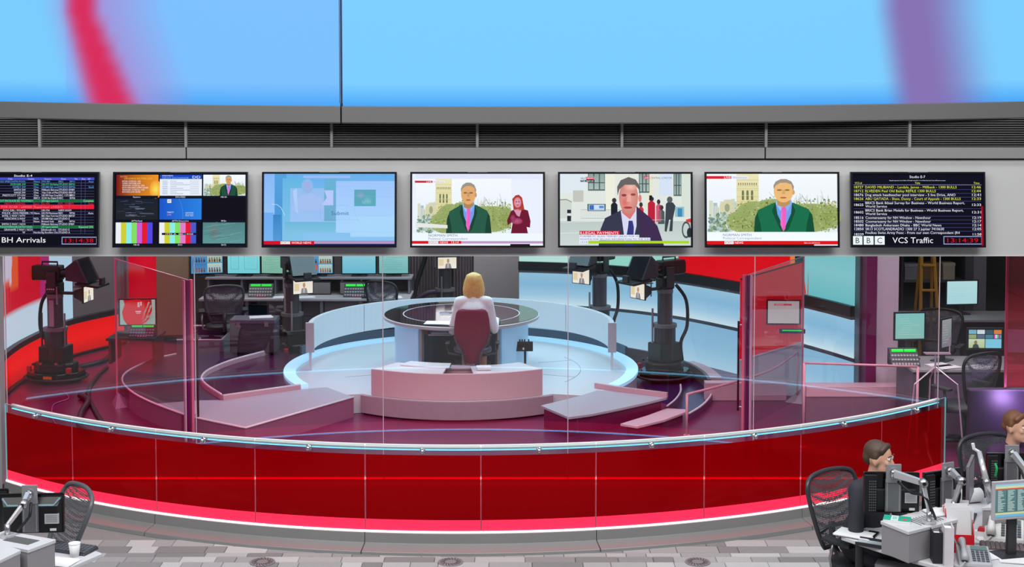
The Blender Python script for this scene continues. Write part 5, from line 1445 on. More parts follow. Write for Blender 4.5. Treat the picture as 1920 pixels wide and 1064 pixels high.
# ================================================================== robotic cameras (local +x is where the lens looks)
label_y = P('label_yellow', (214, 190, 40), .5)
def robot(label, loc, rz, hgt=1.0, orange=False, bs=1.0, group='robotic studio cameras'):
    t = thing('robotic_camera', label, 'camera', loc, rz, group)
    k = hgt
    mb = MB().prism([(.36 * bs * math.cos(a), .30 * bs * math.sin(a)) for a in [2 * PI * i / 8 + PI / 8 for i in range(8)]], .035, .13)
    mb.build('base_skirt', blackg, t, bevel=.012)
    MB().prism([(.28 * bs * math.cos(a), .23 * bs * math.sin(a)) for a in [2 * PI * i / 8 + PI / 8 for i in range(8)]], .13, .24).build('base_body', black_m, t, bevel=.02)
    for i in range(3):
        a = 2 * PI * i / 3 + .5
        MB().cyl((.26 * bs * math.cos(a) - .03, .22 * bs * math.sin(a), .045), (.26 * bs * math.cos(a) + .03, .22 * bs * math.sin(a), .045), .043, n=14).build('wheel', dark_m, t)
    MB().tube([(.39 * bs * math.cos(a), .33 * bs * math.sin(a), .06) for a in [2 * PI * i / 16 for i in range(16)]], .016, 6, closed=True).build('bumper', dark_m, t)
    MB().obox((.02, -.278 * bs, .09), (.11, .006, .035)).build('warning_label', label_y, t)
    MB().obox((.26 * bs, -.20 * bs, .17), (.06, .05, .07)).build('red_connector', P('connector_red', (170, 10, 40), .4), t, bevel=.008)
    MB().obox((-.26 * bs, -.19 * bs, .18), (.05, .05, .07)).build('red_connector', P('connector_red', (170, 10, 40), .4), t, bevel=.008)
    for i in range(5): MB().obox((-.2 + .1 * i, -.2 * bs, .24 + .01 * (i % 2)), (.03, .03, .025)).build('socket', silver if i % 2 else dark_m, t)
    MB().cyl((0, 0, .24), (0, 0, .62 * k), .135, n=18).build('lower_column', dark_m, t, smooth=False)
    MB().box(-.17, .17, -.13, .13, .24, .44 * k).build('drive_housing', black_m, t, bevel=.015)
    MB().cyl((0, 0, .62 * k), (0, 0, .66 * k), .15, n=18).build('column_collar', mid_m, t)
    MB().cyl((0, 0, .66 * k), (0, 0, 1.02 * k), .095, n=18).build('upper_column', P('column_grey', (74, 72, 78), .35, .3), t)
    for s in (-1, 1):
        MB().cyl((s * .15, -.06, .26), (s * .15, -.06, .84 * k), .013, n=8).build('guide_rod', silver if s > 0 else dark_m, t)
    MB().box(-.03, .03, -.103, -.094, .68 * k, 1.0 * k).build('column_scale', P('scale_grey', (150, 144, 150), .4), t)
    z = 1.02 * k
    MB().cyl((0, 0, z), (0, 0, z + .05), .10, n=20).build('pan_plate', mid_m, t)
    MB().box(-.09, .09, -.08, .08, z + .05, z + .19).build('pan_head', black_m, t, bevel=.015)
    for s in (-1, 1): MB().box(-.06, .06, s * .10 - .012, s * .10 + .012, z + .08, z + .33).build('tilt_yoke', dark_m, t, bevel=.008)
    for i in range(4): MB().cyl((-.04 + .027 * i, -.113, z + .12), (-.04 + .027 * i, -.122, z + .12), .009, n=8).build('head_button', P('button_white', (206, 206, 206), .3), t)
    zc = z + .31
    MB().box(-.27, .10, -.075, .075, zc - .09, zc + .095).build('camera_body', black_m, t, bevel=.018)
    MB().box(-.30, -.268, -.05, .05, zc - .07, zc + .06).build('rear_panel', P('panel_orange', (214, 120, 20), .4) if orange else dark_m, t, bevel=.006)
    MB().tube([(-.16, 0, zc + .09), (-.16, 0, zc + .135), (.04, 0, zc + .135), (.04, 0, zc + .09)], .012, 8).build('top_handle', dark_m, t)
    MB().cyl((.10, 0, zc), (.26, 0, zc), .058, .066, n=18).build('lens', blackg, t)
    # prompter: hood, beam splitter glass and reading screen
    f0 = [(.18, -.08, zc - .085), (.18, .08, zc - .085), (.18, .08, zc + .075), (.18, -.08, zc + .075)]
    f1 = [(.50, -.17, zc - .10), (.50, .17, zc - .10), (.36, .17, zc + .19), (.36, -.17, zc + .19)]
    MB().hull_quad(f1, f0).build('prompter_hood', P('hood_fabric', (58, 56, 62), .8), t)
    MB().add([(.52, -.165, zc - .095), (.52, .165, zc - .095), (.38, .165, zc + .19), (.38, -.165, zc + .19)], [(0, 1, 2, 3)]).build('splitter_glass', glass_mat('splitter_glass', (170, 176, 182), 1.0), t, fix=False)
    MB().obox((.49, 0, zc - .13), (.30, .34, .03), (0, .12, 0)).build('prompter_screen', black_m, t, bevel=.006)
    MB().box(.60, .64, -.05, .05, zc - .13, zc - .05).build('tally_box', dark_m, t, bevel=.004)
    # confidence monitor on a forward arm
    MB().obox((.20, 0, z + .06), (.28, .05, .035)).build('monitor_arm', dark_m, t, bevel=.006)
    MB().hull_quad([(.42, -.13, z - .03), (.42, .13, z - .03), (.42, .13, z + .15), (.42, -.13, z + .15)], [(.28, -.07, z + .02), (.28, .07, z + .02), (.28, .07, z + .10), (.28, -.07, z + .10)]).build('monitor_hood', black_m, t)
    MB().box(.30, .425, -.135, .135, z + .152, z + .162).build('hood_lid', P('hood_lid_plum', (90, 20, 48), .3), t)
    m_ = MB().box(.42, .44, -.145, .145, z - .045, z + .165).build('monitor_bezel', blackg, t, bevel=.004)
    p = Pic(.265, .19, .0006)
    p.rect(0, 0, 1, 1, (246, 232, 214), (252, 244, 232)); p.nl(); p.ell(.55, .42, .07, .16, (196, 150, 110), 14); p.poly([(.38, 1), (.42, .66), (.55, .58), (.68, .66), (.74, 1)], (150, 140, 140)); p.rect(.05, .3, .3, .8, (238, 214, 170)); p.nl(); p.poly([(.52, .62), (.58, .62), (.56, .95), (.52, .95)], (220, 214, 226))
    p.build('monitor_screen', t, (.4415, 0, z + .06), (0, 0, PI / 2), screen_mat('confidence_screen', 1.0))
    # hanging loom and handle
    MB().tube(spline([(-.10, .09, z + .1), (-.24, .12, z - .10), (-.26, .12, z - .42), (-.16, .12, z - .62), (-.20, .10, .24)], 5), .022, 8).build('cable_loom', black_m, t, smooth=True)
    MB().cyl((.10, -.15, z - .06), (.10, -.15, z + .16), .010, n=8).build('pan_handle', silver, t)
    MB().obox((.10, -.12, z + .15), (.02, .07, .02)).build('handle_bracket', dark_m, t)
    return t
p = G(106, 714, .08); robot('robotic camera with an orange rear panel before the red lit strip', (p[0], p[1], .08), math.radians(-8), 1.02, True)
robot('robotic camera standing by the left end of the curved low wall', (D(548, 600, 18.35)[0], 18.35, .08), math.radians(-62), .97, bs=.8)
robot('farthest robotic camera standing before the pleated curtain', (-.98, 20.15, .08), math.radians(-83), 1.06)
robot('robotic camera standing behind the end of the low curved wall', (1.18, 18.52, .08), math.radians(-128), 1.07, bs=.9)
p = G(1240, 712, .087); robot('robotic camera in the dark camera bay before the blue backdrop', (p[0] + .04, p[1], .087), math.radians(-146), 1.07, bs=.95)
# hanging loop hose behind the presenter
a_ = D(742, 560, 19.9); 
t = thing('flexible_arm', 'thick dark flexible arm reaching up before the pleated curtain', 'arm', (a_[0], 19.9, .08))
MB().tube(spline([D(775, 590, 19.9), D(776, 560, 19.9), D(782, 530, 19.9), D(795, 490, 19.9), D(803, 455, 19.9)], 5), .035, 8).build('upright', black_m, t, world=True, smooth=True)
MB().tube(spline([D(778, 565, 19.88), D(800, 550, 19.88), D(818, 547, 19.88)], 5), .04, 8).build('elbow_hose', P('hose_purple', (44, 24, 52), .5), t, world=True, smooth=True)
b_ = D(775, 590, 19.9); MB().box(b_[0] - .04, b_[0] + .04, 19.86, 19.94, .0805, b_[2] + .05).build('stand', black_m, t, world=True)

# ================================================================== office furniture builders
mesh_m = bpy.data.materials.new('chair_mesh'); mesh_m.use_nodes = True
nt = mesh_m.node_tree; bs = nt.nodes['Principled BSDF']; bs.inputs['Base Color'].default_value = lin((84, 84, 92)); bs.inputs['Roughness'].default_value = .6
tc = nt.nodes.new('ShaderNodeTexCoord'); ck = nt.nodes.new('ShaderNodeTexVoronoi'); ck.inputs['Scale'].default_value = 75; ck.inputs['Randomness'].default_value = .25
rp = nt.nodes.new('ShaderNodeMath'); rp.operation = 'GREATER_THAN'; rp.inputs[1].default_value = .46
mp = nt.nodes.new('ShaderNodeMath'); mp.operation = 'MAXIMUM'; mp.inputs[1].default_value = .35
nt.links.new(tc.outputs['Object'], ck.inputs['Vector']); nt.links.new(ck.outputs['Distance'], rp.inputs[0]); nt.links.new(rp.outputs[0], mp.inputs[0]); nt.links.new(mp.outputs[0], bs.inputs['Alpha'])
def task_chair(label, loc, rz, group=None, arms=True, mm=None, frame=None, tilt=.12, loop=False):
    """mesh backed swivel chair; local +y is the way the sitter faces"""
    t = thing('mesh_chair', label, 'chair', loc, rz, group); fr = frame or P('chair_frame_grey', (74, 76, 82), .35)
    out = []
    prof = [(-.16, .52), (-.20, .62), (-.245, .82), (-.25, .94), (-.20, 1.0), (-.07, 1.02), (.07, 1.02), (.20, 1.0), (.25, .94), (.245, .82), (.20, .62), (.16, .52)]
    bk = lambda x, z: (x, -.20 - tilt * (z - .5) * .9 + .35 * x * x, z)
    ring = spline([bk(*q) for q in prof] , 3)
    MB().tube(ring, .017, 7, closed=True).build('back_frame', fr, t, smooth=True)
    mb = MB(); rows = [(.52, .16), (.62, .20), (.72, .225), (.82, .245), (.94, .25), (1.0, .19)]
    vs = [bk(-w_ + 2 * w_ * i / 8, z) for z, w_ in rows for i in range(9)]
    mb.add(vs, [(j * 9 + i, j * 9 + i + 1, j * 9 + 10 + i, j * 9 + 9 + i) for j in range(len(rows) - 1) for i in range(8)])
    mb.build('back_mesh', mm or mesh_m, t, smooth=True, fix=False)
    MB().tube([bk(-.2, .63), (0, bk(0, .64)[1] - .03, .64), bk(.2, .63)], .014, 6).build('lumbar_bar', fr, t, smooth=True)
    MB().tube([(0, -.27, .66), (0, -.26, .5), (0, -.16, .40), (0, -.02, .38)], .024, 8).build('spine', fr, t, smooth=True)
    MB().prism([(.25 * math.cos(a), .03 + .235 * math.sin(a)) for a in [2 * PI * i / 20 for i in range(20)]], .41, .465).build('seat', dark_m, t, bevel=.02, smooth=True)
    if arms:
        for s in (-1, 1):
            MB().tube([(s * .16, 0, .40), (s * .27, -.02, .42), (s * .285, -.03, .52), (s * .285, .0, .635)], .013, 7).build('arm_post', silver if loop else fr, t, smooth=True)
            MB().obox((s * .285, .04, .65), (.075, .25, .028)).build('arm_pad', dark_m, t, bevel=.01)
    MB().cyl((0, 0, .09), (0, 0, .40), .027, n=12).build('gas_column', dark_m, t, smooth=True)
    for k in range(5):
        a = 2 * PI * k / 5
        MB().tube([(0, 0, .10), (.16 * math.cos(a), .16 * math.sin(a), .09), (.31 * math.cos(a), .31 * math.sin(a), .062)], [.032, .024, .015], 7).build('leg', fr, t, smooth=True)
        MB().cyl((.31 * math.cos(a) - .012, .31 * math.sin(a), .028), (.31 * math.cos(a) + .012, .31 * math.sin(a), .028), .028, n=12).build('castor', black_m, t)
    return t
def monitor(label, loc, rz, w_, h_, pic=None, stand=True, tilt=0, group=None, bez=.018, bm=None):
    """flat screen facing local -y; loc is the middle of the screen"""
    t = thing('monitor', label, 'monitor', loc, rz, group)
    MB().box(-w_ / 2, w_ / 2, 0, .022, -h_ / 2, h_ / 2).build('bezel', bm or black_m, t, bevel=.004)
    MB().box(-w_ * .38, w_ * .38, .022, .05, -h_ * .36, h_ * .36).build('back_cover', black_m, t, bevel=.008)
    p = Pic(w_ - 2 * bez, h_ - 2 * bez, .0004); (pic or pic_off)(p); p.build('screen', t, (0, -.0006, 0))
    if stand:
        MB().box(-.03, .03, .03, .06, -h_ / 2 - stand, .0).build('stand', dark_m, t)
        MB().box(-.11, .11, -.03, .13, -h_ / 2 - stand, -h_ / 2 - stand + .012).build('foot', dark_m, t, bevel=.003)
    return t
def pic_off(p): p.rect(0, 0, 1, 1, (96, 96, 100), (84, 84, 90))
TEAL = (136, 220, 224)
def pic_doc(c1, c2, bar=None, seed=1, ink=(70, 150, 170)):
    def f(p):
        r = random.Random(seed)
        p.rect(0, 0, 1, 1, c1, c2); p.nl()
        if bar: p.rect(0, 0, 1, .1, bar)
        for i in range(8):
            yy = .2 + i * .09; p.line(r.uniform(.05, .3), yy, r.uniform(.4, .92), yy, .003, ink)
    return f
def pic_panels(p):
    p.rect(0, 0, 1, 1, (136, 226, 232), (124, 210, 222)); p.nl(); p.rect(0, 0, .08, .06, (220, 30, 80)); p.rect(.92, 0, 1, .06, (220, 30, 80))
    for (a, b, c, d) in ((.1, .14, .34, .8), (.52, .14, .92, .8)):
        p.line(a, b, a, d, .003, (40, 100, 130)).line(c, b, c, d, .003, (40, 100, 130)).line(a, d, c, d, .003, (40, 100, 130))
    for i in range(6): p.line(.16, .22 + i * .08, .3, .22 + i * .08, .002, (90, 170, 190)).line(.58, .22 + i * .08, .86, .22 + i * .08, .002, (90, 170, 190))
def pic_feeds(seed, dark=False):
    def f(p):
        r = random.Random(seed)
        p.rect(0, 0, 1, 1, (60, 140, 190)); p.nl()
        cs = [((90, 160, 220), (70, 130, 190)), ((200, 220, 210), (150, 170, 150)), ((70, 120, 180), (90, 150, 200)), ((190, 210, 200), (150, 180, 190))]
        for k, (x, y) in enumerate(((.02, .03), (.51, .03), (.02, .52), (.51, .52))):
            p.rect(x, y, x + .47, y + .45, *cs[k]); p.nl()
            for i in range(5):
                u = x + .05 + .08 * i; p.ell(u + .02, y + .25, .02, .05, r.choice([(60, 70, 90), (120, 70, 60), (90, 110, 60)]), 8); p.rect(u, y + .3, u + .05, y + .43, r.choice([(40, 60, 100), (110, 60, 70), (50, 60, 60), (160, 90, 60)]))
        p.nl()
        if seed % 2: p.rect(.25, .55, .47, .8, (220, 90, 40))
    return f

# ================================================================== control desks at the back left
DY = 18.95
x0 = D(372, 560, DY)[0]; x1 = D(768, 560, DY)[0]
de = thing('control_desk', 'long grey control desk with a raised monitor shelf along the back left', 'desk', ((x0 + x1) / 2, DY + .3, .08))
desk_g = P('desk_top_grey', (170, 166, 172), .4, noise=.03)
xm = (x0 + x1) / 2 - .32
MB().box(x0, xm - .004, DY, DY + .82, .775, .805).build('worktop', desk_g, de, world=True, bevel=.004)
MB().box(xm + .004, x1, DY, DY + .82, .775, .805).build('worktop', desk_g, de, world=True, bevel=.004)
MB().box(x0, x1, DY + .42, DY + .80, 1.015, 1.04).build('riser_shelf', P('riser_grey', (140, 136, 142), .4), de, world=True, bevel=.003)
for k in range(7):
    x = x0 + .04 + (x1 - x0 - .08) * k / 6; MB().box(x - .014, x + .014, DY + .44, DY + .78, .805, 1.015).build('shelf_post', mid_m, de, world=True)
MB().box(x0, x1, DY + .80, DY + .83, .1, 1.03).build('back_panel', P('desk_back_dark', (58, 56, 62), .6), de, world=True)
for k, (a, b, c) in enumerate(((.02, .6, (52, 50, 58)), (.92, 1.36, (96, 94, 102)), (1.42, 1.66, (60, 56, 66)), (1.72, 2.2, (104, 100, 108)))):
    o = MB().box(x0 + a, x0 + b, DY + .12, DY + .7, .0815, .77).build('cabinet', P('desk_cabinet_%s' % ('a', 'b', 'c', 'd', 'e')[k], c, .5), de, world=True, bevel=.004)
    q = MB().box(x0 + a + .02, x0 + b - .02, DY + .112, DY + .121, .55, .555).build('door_gap', black_m, o); q.location = -de.location
for k in range(4):
    x = x0 + (.66, 1.39, 1.69, 2.23)[k]; MB().box(x - .02, x + .02, DY + .02, DY + .06, .0815, .775).build('leg', mid_m, de, world=True)
UY = DY + .56
mons = [(388, 500, 62, 42, 'dark framed monitor with four studio feeds, first on the shelf', pic_feeds(2), .25), (457, 499, 64, 42, 'monitor with two outlined boxes on a pale teal page', pic_panels, 0), (516, 499, 56, 40, 'green tinted monitor with a text page on the shelf', pic_doc((150, 200, 176), (130, 184, 166), (50, 150, 110), 3), -.12),
        (597, 500, 58, 38, 'shelf monitor with feeds and one orange tile', pic_feeds(3), 0), (673, 500, 66, 44, 'plain pale blue shelf monitor', pic_doc((150, 214, 232), (110, 190, 214), None, 5, (120, 196, 216)), 0), (738, 500, 58, 40, 'shelf monitor with pale green stripes, nearest the curtain', pic_doc((150, 208, 206), (120, 186, 186), (110, 170, 180), 6, (60, 150, 140)), .05)]
for px, py, w_, h_, lb, pc, rz in mons:
    x, y_, z = D(px, py, UY); s = UY / FPX
    hh = h_ * s; z = 1.075 + hh / 2
    monitor(lb, (x, y_, z), rz, w_ * s * 1.02, hh * 1.05, pc, .035 - hh * .025, group='monitors on the control desk shelf')
# equipment on the worktop
def green_panel(px, y_, label, w_=.34):
    x = D(px, 530, y_)[0]
    t = thing('control_console', label, 'control panel', (x, y_, .8055), group='green lit control panels')
    MB().hull_quad([(-w_ / 2, .13, .17), (w_ / 2, .13, .17), (w_ / 2, .19, .17), (-w_ / 2, .19, .17)], [(-w_ / 2, 0, 0), (w_ / 2, 0, 0), (w_ / 2, .19, 0), (-w_ / 2, .19, 0)]).build('body', dark_m, t, bevel=.004)
    for s in (-1, 1): MB().obox((s * w_ * .22, .112, .155), (w_ * .40, .012, .026)).build('green_display', P('green_led', (40, 220, 60), .3, emit=(30, 226, 60), estr=1.0), t)
    mb = MB()
    for i in range(9):
        for j in range(3): mb.obox((-w_ * .42 + i * w_ * .105, .02 + j * .03, .03 + j * .038), (w_ * .07, .02, .012), (.9, 0, 0), )
    mb.build('keys', P('panel_key', (150, 150, 156), .4), t)['kind'] = 'stuff'
    for i in range(4): MB().obox((w_ * (-.1 + .1 * i), .004, .02), (.012, .01, .008)).build('red_lamp', P('red_led', (255, 40, 90), .3, emit=(255, 30, 90), estr=1.0), t)
    return t
green_panel(487, DY + .14, 'green lit control panel on the left part of the control desk')
green_panel(666, DY + .14, 'green lit control panel below the plain pale blue monitor')
for px, w_, lb in ((598, .33, 'grey blank laptop screen left of the desk divider'), (660, .36, 'grey blank screen under the shelf by the green lit panel')):
    x = D(px, 545, DY + .34)[0]
    monitor(lb, (x, DY + .38, .90), 0, w_, .18, None, .0, bez=.012)
for px, lb in ((572, 'white sheets left on the control desk by the lit camera screen'), (530, 'loose white pages in front of the green lit control panel'), (735, 'papers piled at the curtain end of the control desk')):
    x = D(px, 560, DY + .1)[0]; sheet('paper_stack', lb, (x, DY + .13, .806), .26, .18, .2, 5)
tq = thing('bottle', 'clear bottle standing on the control desk below the blue monitor', 'bottle', (D(690, 545, DY + .2)[0], DY + .16, .8055))
MB().lathe((0, 0, 0), [(0, 0), (.03, 0), (.033, .01), (.033, .12), (.014, .16), (.014, .185), (0, .185)], 14).build('body', P('bottle_plastic', (120, 140, 170), .15), tq, smooth=True)
MB().cyl((0, 0, .185), (0, 0, .2), .015, n=10).build('cap', paper_m, tq)
mk = thing('microphone', 'thin gooseneck microphone on the control desk', 'microphone', (D(683, 540, DY + .1)[0], DY + .08, .8055))
MB().cyl((0, 0, 0), (0, 0, .02), .04, n=14).build('base', black_m, mk)
MB().tube(spline([(0, 0, .02), (.0, .0, .12), (-.01, -.02, .2), (-.03, -.05, .24)], 4), .006, 6).build('gooseneck', black_m, mk)
MB().ell((-.032, -.053, .245), .016).build('foam_tip', black_m, mk)
# chairs by the control desk
task_chair('empty mesh chair drawn up to the left part of the control desk', (D(418, 600, 18.4)[0], 18.45, .08), .25, 'chairs by the control desk', loop=True)
task_chair('dark mesh chair close to the curtain end of the control desk', (D(732, 600, 18.8)[0], 18.82, .08), -.5, 'chairs by the control desk', arms=False, frame=black_m)
# dark trunk, tall speaker and trough with a phone
tr_ = thing('equipment_trunk', 'dark grey trunk with papers on it below the control desk', 'trunk', (D(478, 640, 17.7)[0], 17.7, .305))
MB().box(-.29, .29, -.17, .17, .03, .40).build('body', P('trunk_grey', (66, 60, 70), .6), tr_, bevel=.012)
MB().box(-.295, .295, -.175, .175, .40, .46).build('lid', P('trunk_lid', (92, 86, 96), .55), tr_, bevel=.012)
for s in (-1, 1):
    MB().obox((s * .18, -.176, .4), (.05, .012, .06)).build('latch', silver, tr_)
    for r_ in (-1, 1): MB().cyl((s * .24 - .012, r_ * .12, .022), (s * .24 + .012, r_ * .12, .022), .021, n=10).build('castor', black_m, tr_)
sheet('paper_stack', 'crumpled pages lying on the dark grey trunk', (D(478, 640, 17.7)[0] + .08, 17.7, .7655), .28, .2, .3, 6)
bx = thing('partition_box', 'low open box with white edges holding a telephone near the left deck', 'box', (D(390, 650, 18.1)[0] - .12, 18.15, .08))
MB().box(-.3, .28, -.02, .0, .0, .30).build('front_board', P('box_grey', (136, 136, 142), .5), bx)
MB().box(-.3, .4, .36, .38, .0, .42).build('back_board', P('box_purple', (92, 40, 96), .5), bx)
MB().hull_quad([(.28, -.02, .0), (.30, -.02, .0), (.40, .38, .0), (.38, .38, .0)], [(.28, -.02, .31), (.30, -.02, .31), (.40, .38, .43), (.38, .38, .43)]).build('side_board', P('box_grey', (136, 136, 142), .5), bx)
MB().box(-.3, .28, .0, .36, .20, .215).build('shelf', lightg, bx)
MB().tube([(-.3, -.01, .31), (.29, -.01, .31), (.39, .37, .43), (-.3, .37, .43)], .011, 6).build('white_edge', edge_w, bx)
def desk_phone(label, loc, rz, c=(176, 176, 180), group=None, sc=1.0):
    t = thing('telephone', label, 'telephone', loc, rz, group); m = P('phone_%d' % c[0], c, .4); S = sc
    MB().hull_quad([(-.10 * S, .10 * S, .075 * S), (.10 * S, .10 * S, .075 * S), (.10 * S, -.10 * S, .025 * S), (-.10 * S, -.10 * S, .025 * S)], [(-.10 * S, .11 * S, 0), (.10 * S, .11 * S, 0), (.10 * S, -.11 * S, 0), (-.10 * S, -.11 * S, 0)]).build('body', m, t, bevel=.006)
    MB().tube([(-.065 * S, .10 * S, .085 * S), (-.065 * S, .085 * S, .105 * S), (-.065 * S, 0, .088 * S), (-.065 * S, -.085 * S, .062 * S), (-.065 * S, -.10 * S, .04 * S)], [.026 * S, .024 * S, .015 * S, .024 * S, .026 * S], 10).build('handset', m, t, smooth=True)
    MB().obox((.035 * S, .062 * S, .068 * S), (.10 * S, .045 * S, .006), (.245, 0, 0)).build('display', P('phone_display', (96, 110, 104), .2), t)
    mb = MB()
    for i in range(4):
        for j in range(5): mb.obox((-.005 * S + i * .027 * S, .02 * S - j * .024 * S, .060 * S - j * .006 * S), (.019 * S, .015 * S, .008), (.245, 0, 0))
    mb.build('keys', P('phone_key', (90, 92, 98), .4), t)['kind'] = 'stuff'
    MB().tube(spline([(-.065 * S, -.105 * S, .03 * S), (-.10 * S, -.15 * S, .012), (-.14 * S, -.10 * S, .01), (-.12 * S, 0, .01)], 5), .006, 6).build('cord', m, t)
    return t
desk_phone('grey telephone inside the low box with white edges', (bx.location.x - .12, bx.location.y + .17, .296), .3)
sh_ = thing('loudspeaker', 'tall dark cabinet speaker under the right part of the control desk', 'loudspeaker', (D(530, 600, 18.7)[0], 18.72, .08))
MB().box(-.09, .09, -.1, .1, 0, .66).build('cabinet', P('speaker_dark', (52, 48, 56), .5), sh_, bevel=.006)
for z in (.16, .36, .52): MB().cyl((0, -.1005, z), (0, -.108, z), .06 if z < .5 else .03, n=18).build('cone', blackg, sh_)
MB().box(.094, .115, -.08, .1, .02, .62).build('purple_strip', P('strip_purple', (130, 20, 120), .4), sh_)
# console and red monitor made up after a reflection in the left glass screen
x, y_, z = D(258, 586, 19.2)
def pic_swirl(p):
    p.rect(0, 0, 1, 1, (200, 6, 30)); p.nl(); p.ell(.46, .5, .42, .52, (232, 10, 26), 24)
    for k in range(7):
        a = -1.2 + k * .36; p.line(.9 + .1 * math.cos(a * 2), .1 + k * .12, .62 + .1 * k % .3, .8 + .04 * k, .02, (150, 186, 176))
    p.poly([(0, 0), (.1, 0), (.14, .2), (.06, .5), (.1, .8), (.2, 1), (0, 1)], (170, 200, 190)); p.poly([(.9, 0), (1, 0), (1, 1), (.72, 1), (.92, .6)], (170, 200, 190)); p.nl()
    p.rect(.44, .45, .6, .5, (240, 200, 200)).rect(.46, .53, .58, .56, (240, 190, 190)); p.rect(.5, .1, .56, .3, (226, 190, 190)); p.rect(.58, .08, .62, .24, (230, 210, 210))
x = D(258, 586, 17.3)[0]
cons = thing('added_console', 'small dark console desk added on the left deck to imitate a reflection', 'desk', (x, 17.2, .303))
MB().box(x - .3, x + .3, 16.95, 17.5, .60, .63).build('worktop', dark_m, cons, world=True)
for s in (-1, 1): MB().box(x + s * .27 - .015, x + s * .27 + .015, 17.0, 17.46, .3035, .60).build('leg', P('added_console_leg_red', (110, 10, 34), .5), cons, world=True)
monitor('red and white swirl monitor added to imitate a reflection at the left', (x, 17.3, .90), .1, .47, .35, pic_swirl, .093)
t = green_panel(262, 17.0, 'green lit control panel added below the red and white swirl monitor', .32); t.location.z = .6305; t.scale = (1, 1, .8)
# monitor and keys made up from the reflection in the right glass screen
ang_ = math.atan2(wd.y, wd.x); nn = wn
c_ = Vector(q0).lerp(Vector(q1), .69)
def pic_pale(p):
    p.rect(0, 0, 1, 1, (190, 176, 180), (206, 196, 190)); p.nl(); p.rect(.2, .12, .76, .2, (206, 70, 70)); p.nl(); p.rect(.23, .14, .5, .18, (230, 150, 150))
m_ = monitor('pale grey monitor added to imitate a reflection in the right glass screen', (c_.x + nn.x * .09, c_.y + nn.y * .09, 1.09), ang_, .40, .30, pic_pale, 0, bm=P('reflected_red_trim', (96, 10, 30), .3))
o = MB().obox((0, 0, 0), (.30, .05, .05)).build('added_control_strip', dark_m, bevel=.006)
tag(o, 'narrow added control strip with green lights below the pale grey monitor', 'control strip'); cc = Vector(q0).lerp(Vector(q1), .84)
o.location = (cc.x + nn.x * .05, cc.y + nn.y * .05, .86); o.rotation_euler = (0, 0, ang_)
MB().obox((0, -.027, .012), (.24, .006, .014)).build('green_display', P('green_led', (40, 220, 60), .3, emit=(30, 226, 60), estr=1.0), o)

# ================================================================== the office behind the right end of the glass
def office_desk(label, xa, xb, y0, y1, z=.82):
    t = thing('office_desk', label, 'desk', ((xa + xb) / 2, (y0 + y1) / 2, .08), group='desks in the side office')
    MB().box(xa, xb, y0, y1, z - .03, z).build('worktop', P('office_top_grey', (150, 148, 152), .4, noise=.04), t, world=True, bevel=.004)
    MB().box(xa + .03, xb - .03, y1 - .05, y1 - .03, .3, z - .03).build('modesty_panel', P('office_side_grey', (92, 86, 98), .5), t, world=True)
    for x in (xa + .04, xb - .04): MB().box(x - .02, x + .02, y0 + .05, y1 - .05, .0805, z - .03).build('leg', P('office_leg', (98, 88, 104), .5), t, world=True)
    d = MB().box(xa + .25, xa + .66, y0 + .04, y1 - .1, .0805, z - .06).build('drawer_unit', P('drawer_purple_grey', (104, 84, 112), .5), t, world=True, bevel=.004)
    q = MB().cyl((xa + .46, y0 + .036, .60), (xa + .46, y0 + .03, .60), .02, n=12).build('drawer_lock', silver, d); q.location = -t.location
    return t
xa = D(1706, 690, 14.3)[0]; xb = D(1930, 690, 14.3)[0]
office_desk('cluttered grey desk nearest the right end of the glass', xa, xb, 14.2, 14.92)
xa2 = D(1700, 640, 17.4)[0]; xb2 = D(2000, 640, 17.4)[0]
office_desk('far grey desk below the pale blank monitor in the side office', xa2, xb2, 17.3, 18.0, .80)
def mon_at(px, py, y_, w_, h_, rz, label, pic, desk_z):
    x, yy, z = D(px, py, y_); s = y_ / FPX * 1.01
    return monitor(label, (x, y_, z), rz, w_ * s, h_ * s, pic, max(.0, z - h_ * s / 2 - desk_z - .001), group='monitors in the side office', bm=P('monitor_dark', (40, 42, 48), .4))
mon_at(1804, 549, 17.7, 64, 48, .12, 'pale blank monitor hanging high in the side office', pic_doc((186, 226, 230), (176, 220, 226), None, 9, (160, 210, 216)), .80)
mon_at(1706, 612, 14.75, 62, 54, .10, 'teal monitor beside the square mauve pillar', pic_doc((130, 196, 194), (140, 190, 182), None, 4, (180, 214, 190)), .82)
mon_at(1775, 625, 14.62, 40, 58, .75, 'grey monitor turned sideways behind the glass joint', pic_doc((150, 152, 156), (120, 122, 128), None, 7, (190, 190, 194)), .82)
def pic_multi2(p):
    p.rect(0, 0, 1, 1, (20, 24, 34)); p.nl(); r = random.Random(4)
    for i, c in enumerate(((120, 180, 206), (210, 224, 226), (60, 90, 110), (220, 130, 70))): p.rect(.01 + i * .25, .02, .24 + i * .25, .24, c)
    for i, c in enumerate(((150, 170, 120), (90, 110, 140), (70, 130, 150))): p.rect(.01 + i * .25, .27, .24 + i * .25, .47, c)
    for i, c in enumerate(((230, 60, 200), (240, 240, 240), (90, 220, 160), (200, 60, 190), (60, 180, 190))): p.rect(.76 + i * .047, .27, .80 + i * .047, .47, c)
    p.rect(.01, .5, .49, .98, (206, 220, 190), (180, 196, 140)); p.rect(.51, .5, .99, .98, (130, 200, 226)); p.nl(); p.ell(.22, .68, .05, .1, (150, 120, 96), 12); p.poly([(.12, .98), (.15, .8), (.22, .75), (.29, .8), (.33, .98)], (60, 80, 76))
mon_at(1847, 636, 14.8, 68, 42, -.04, 'monitor split into many small feeds in the side office', pic_multi2, .82)
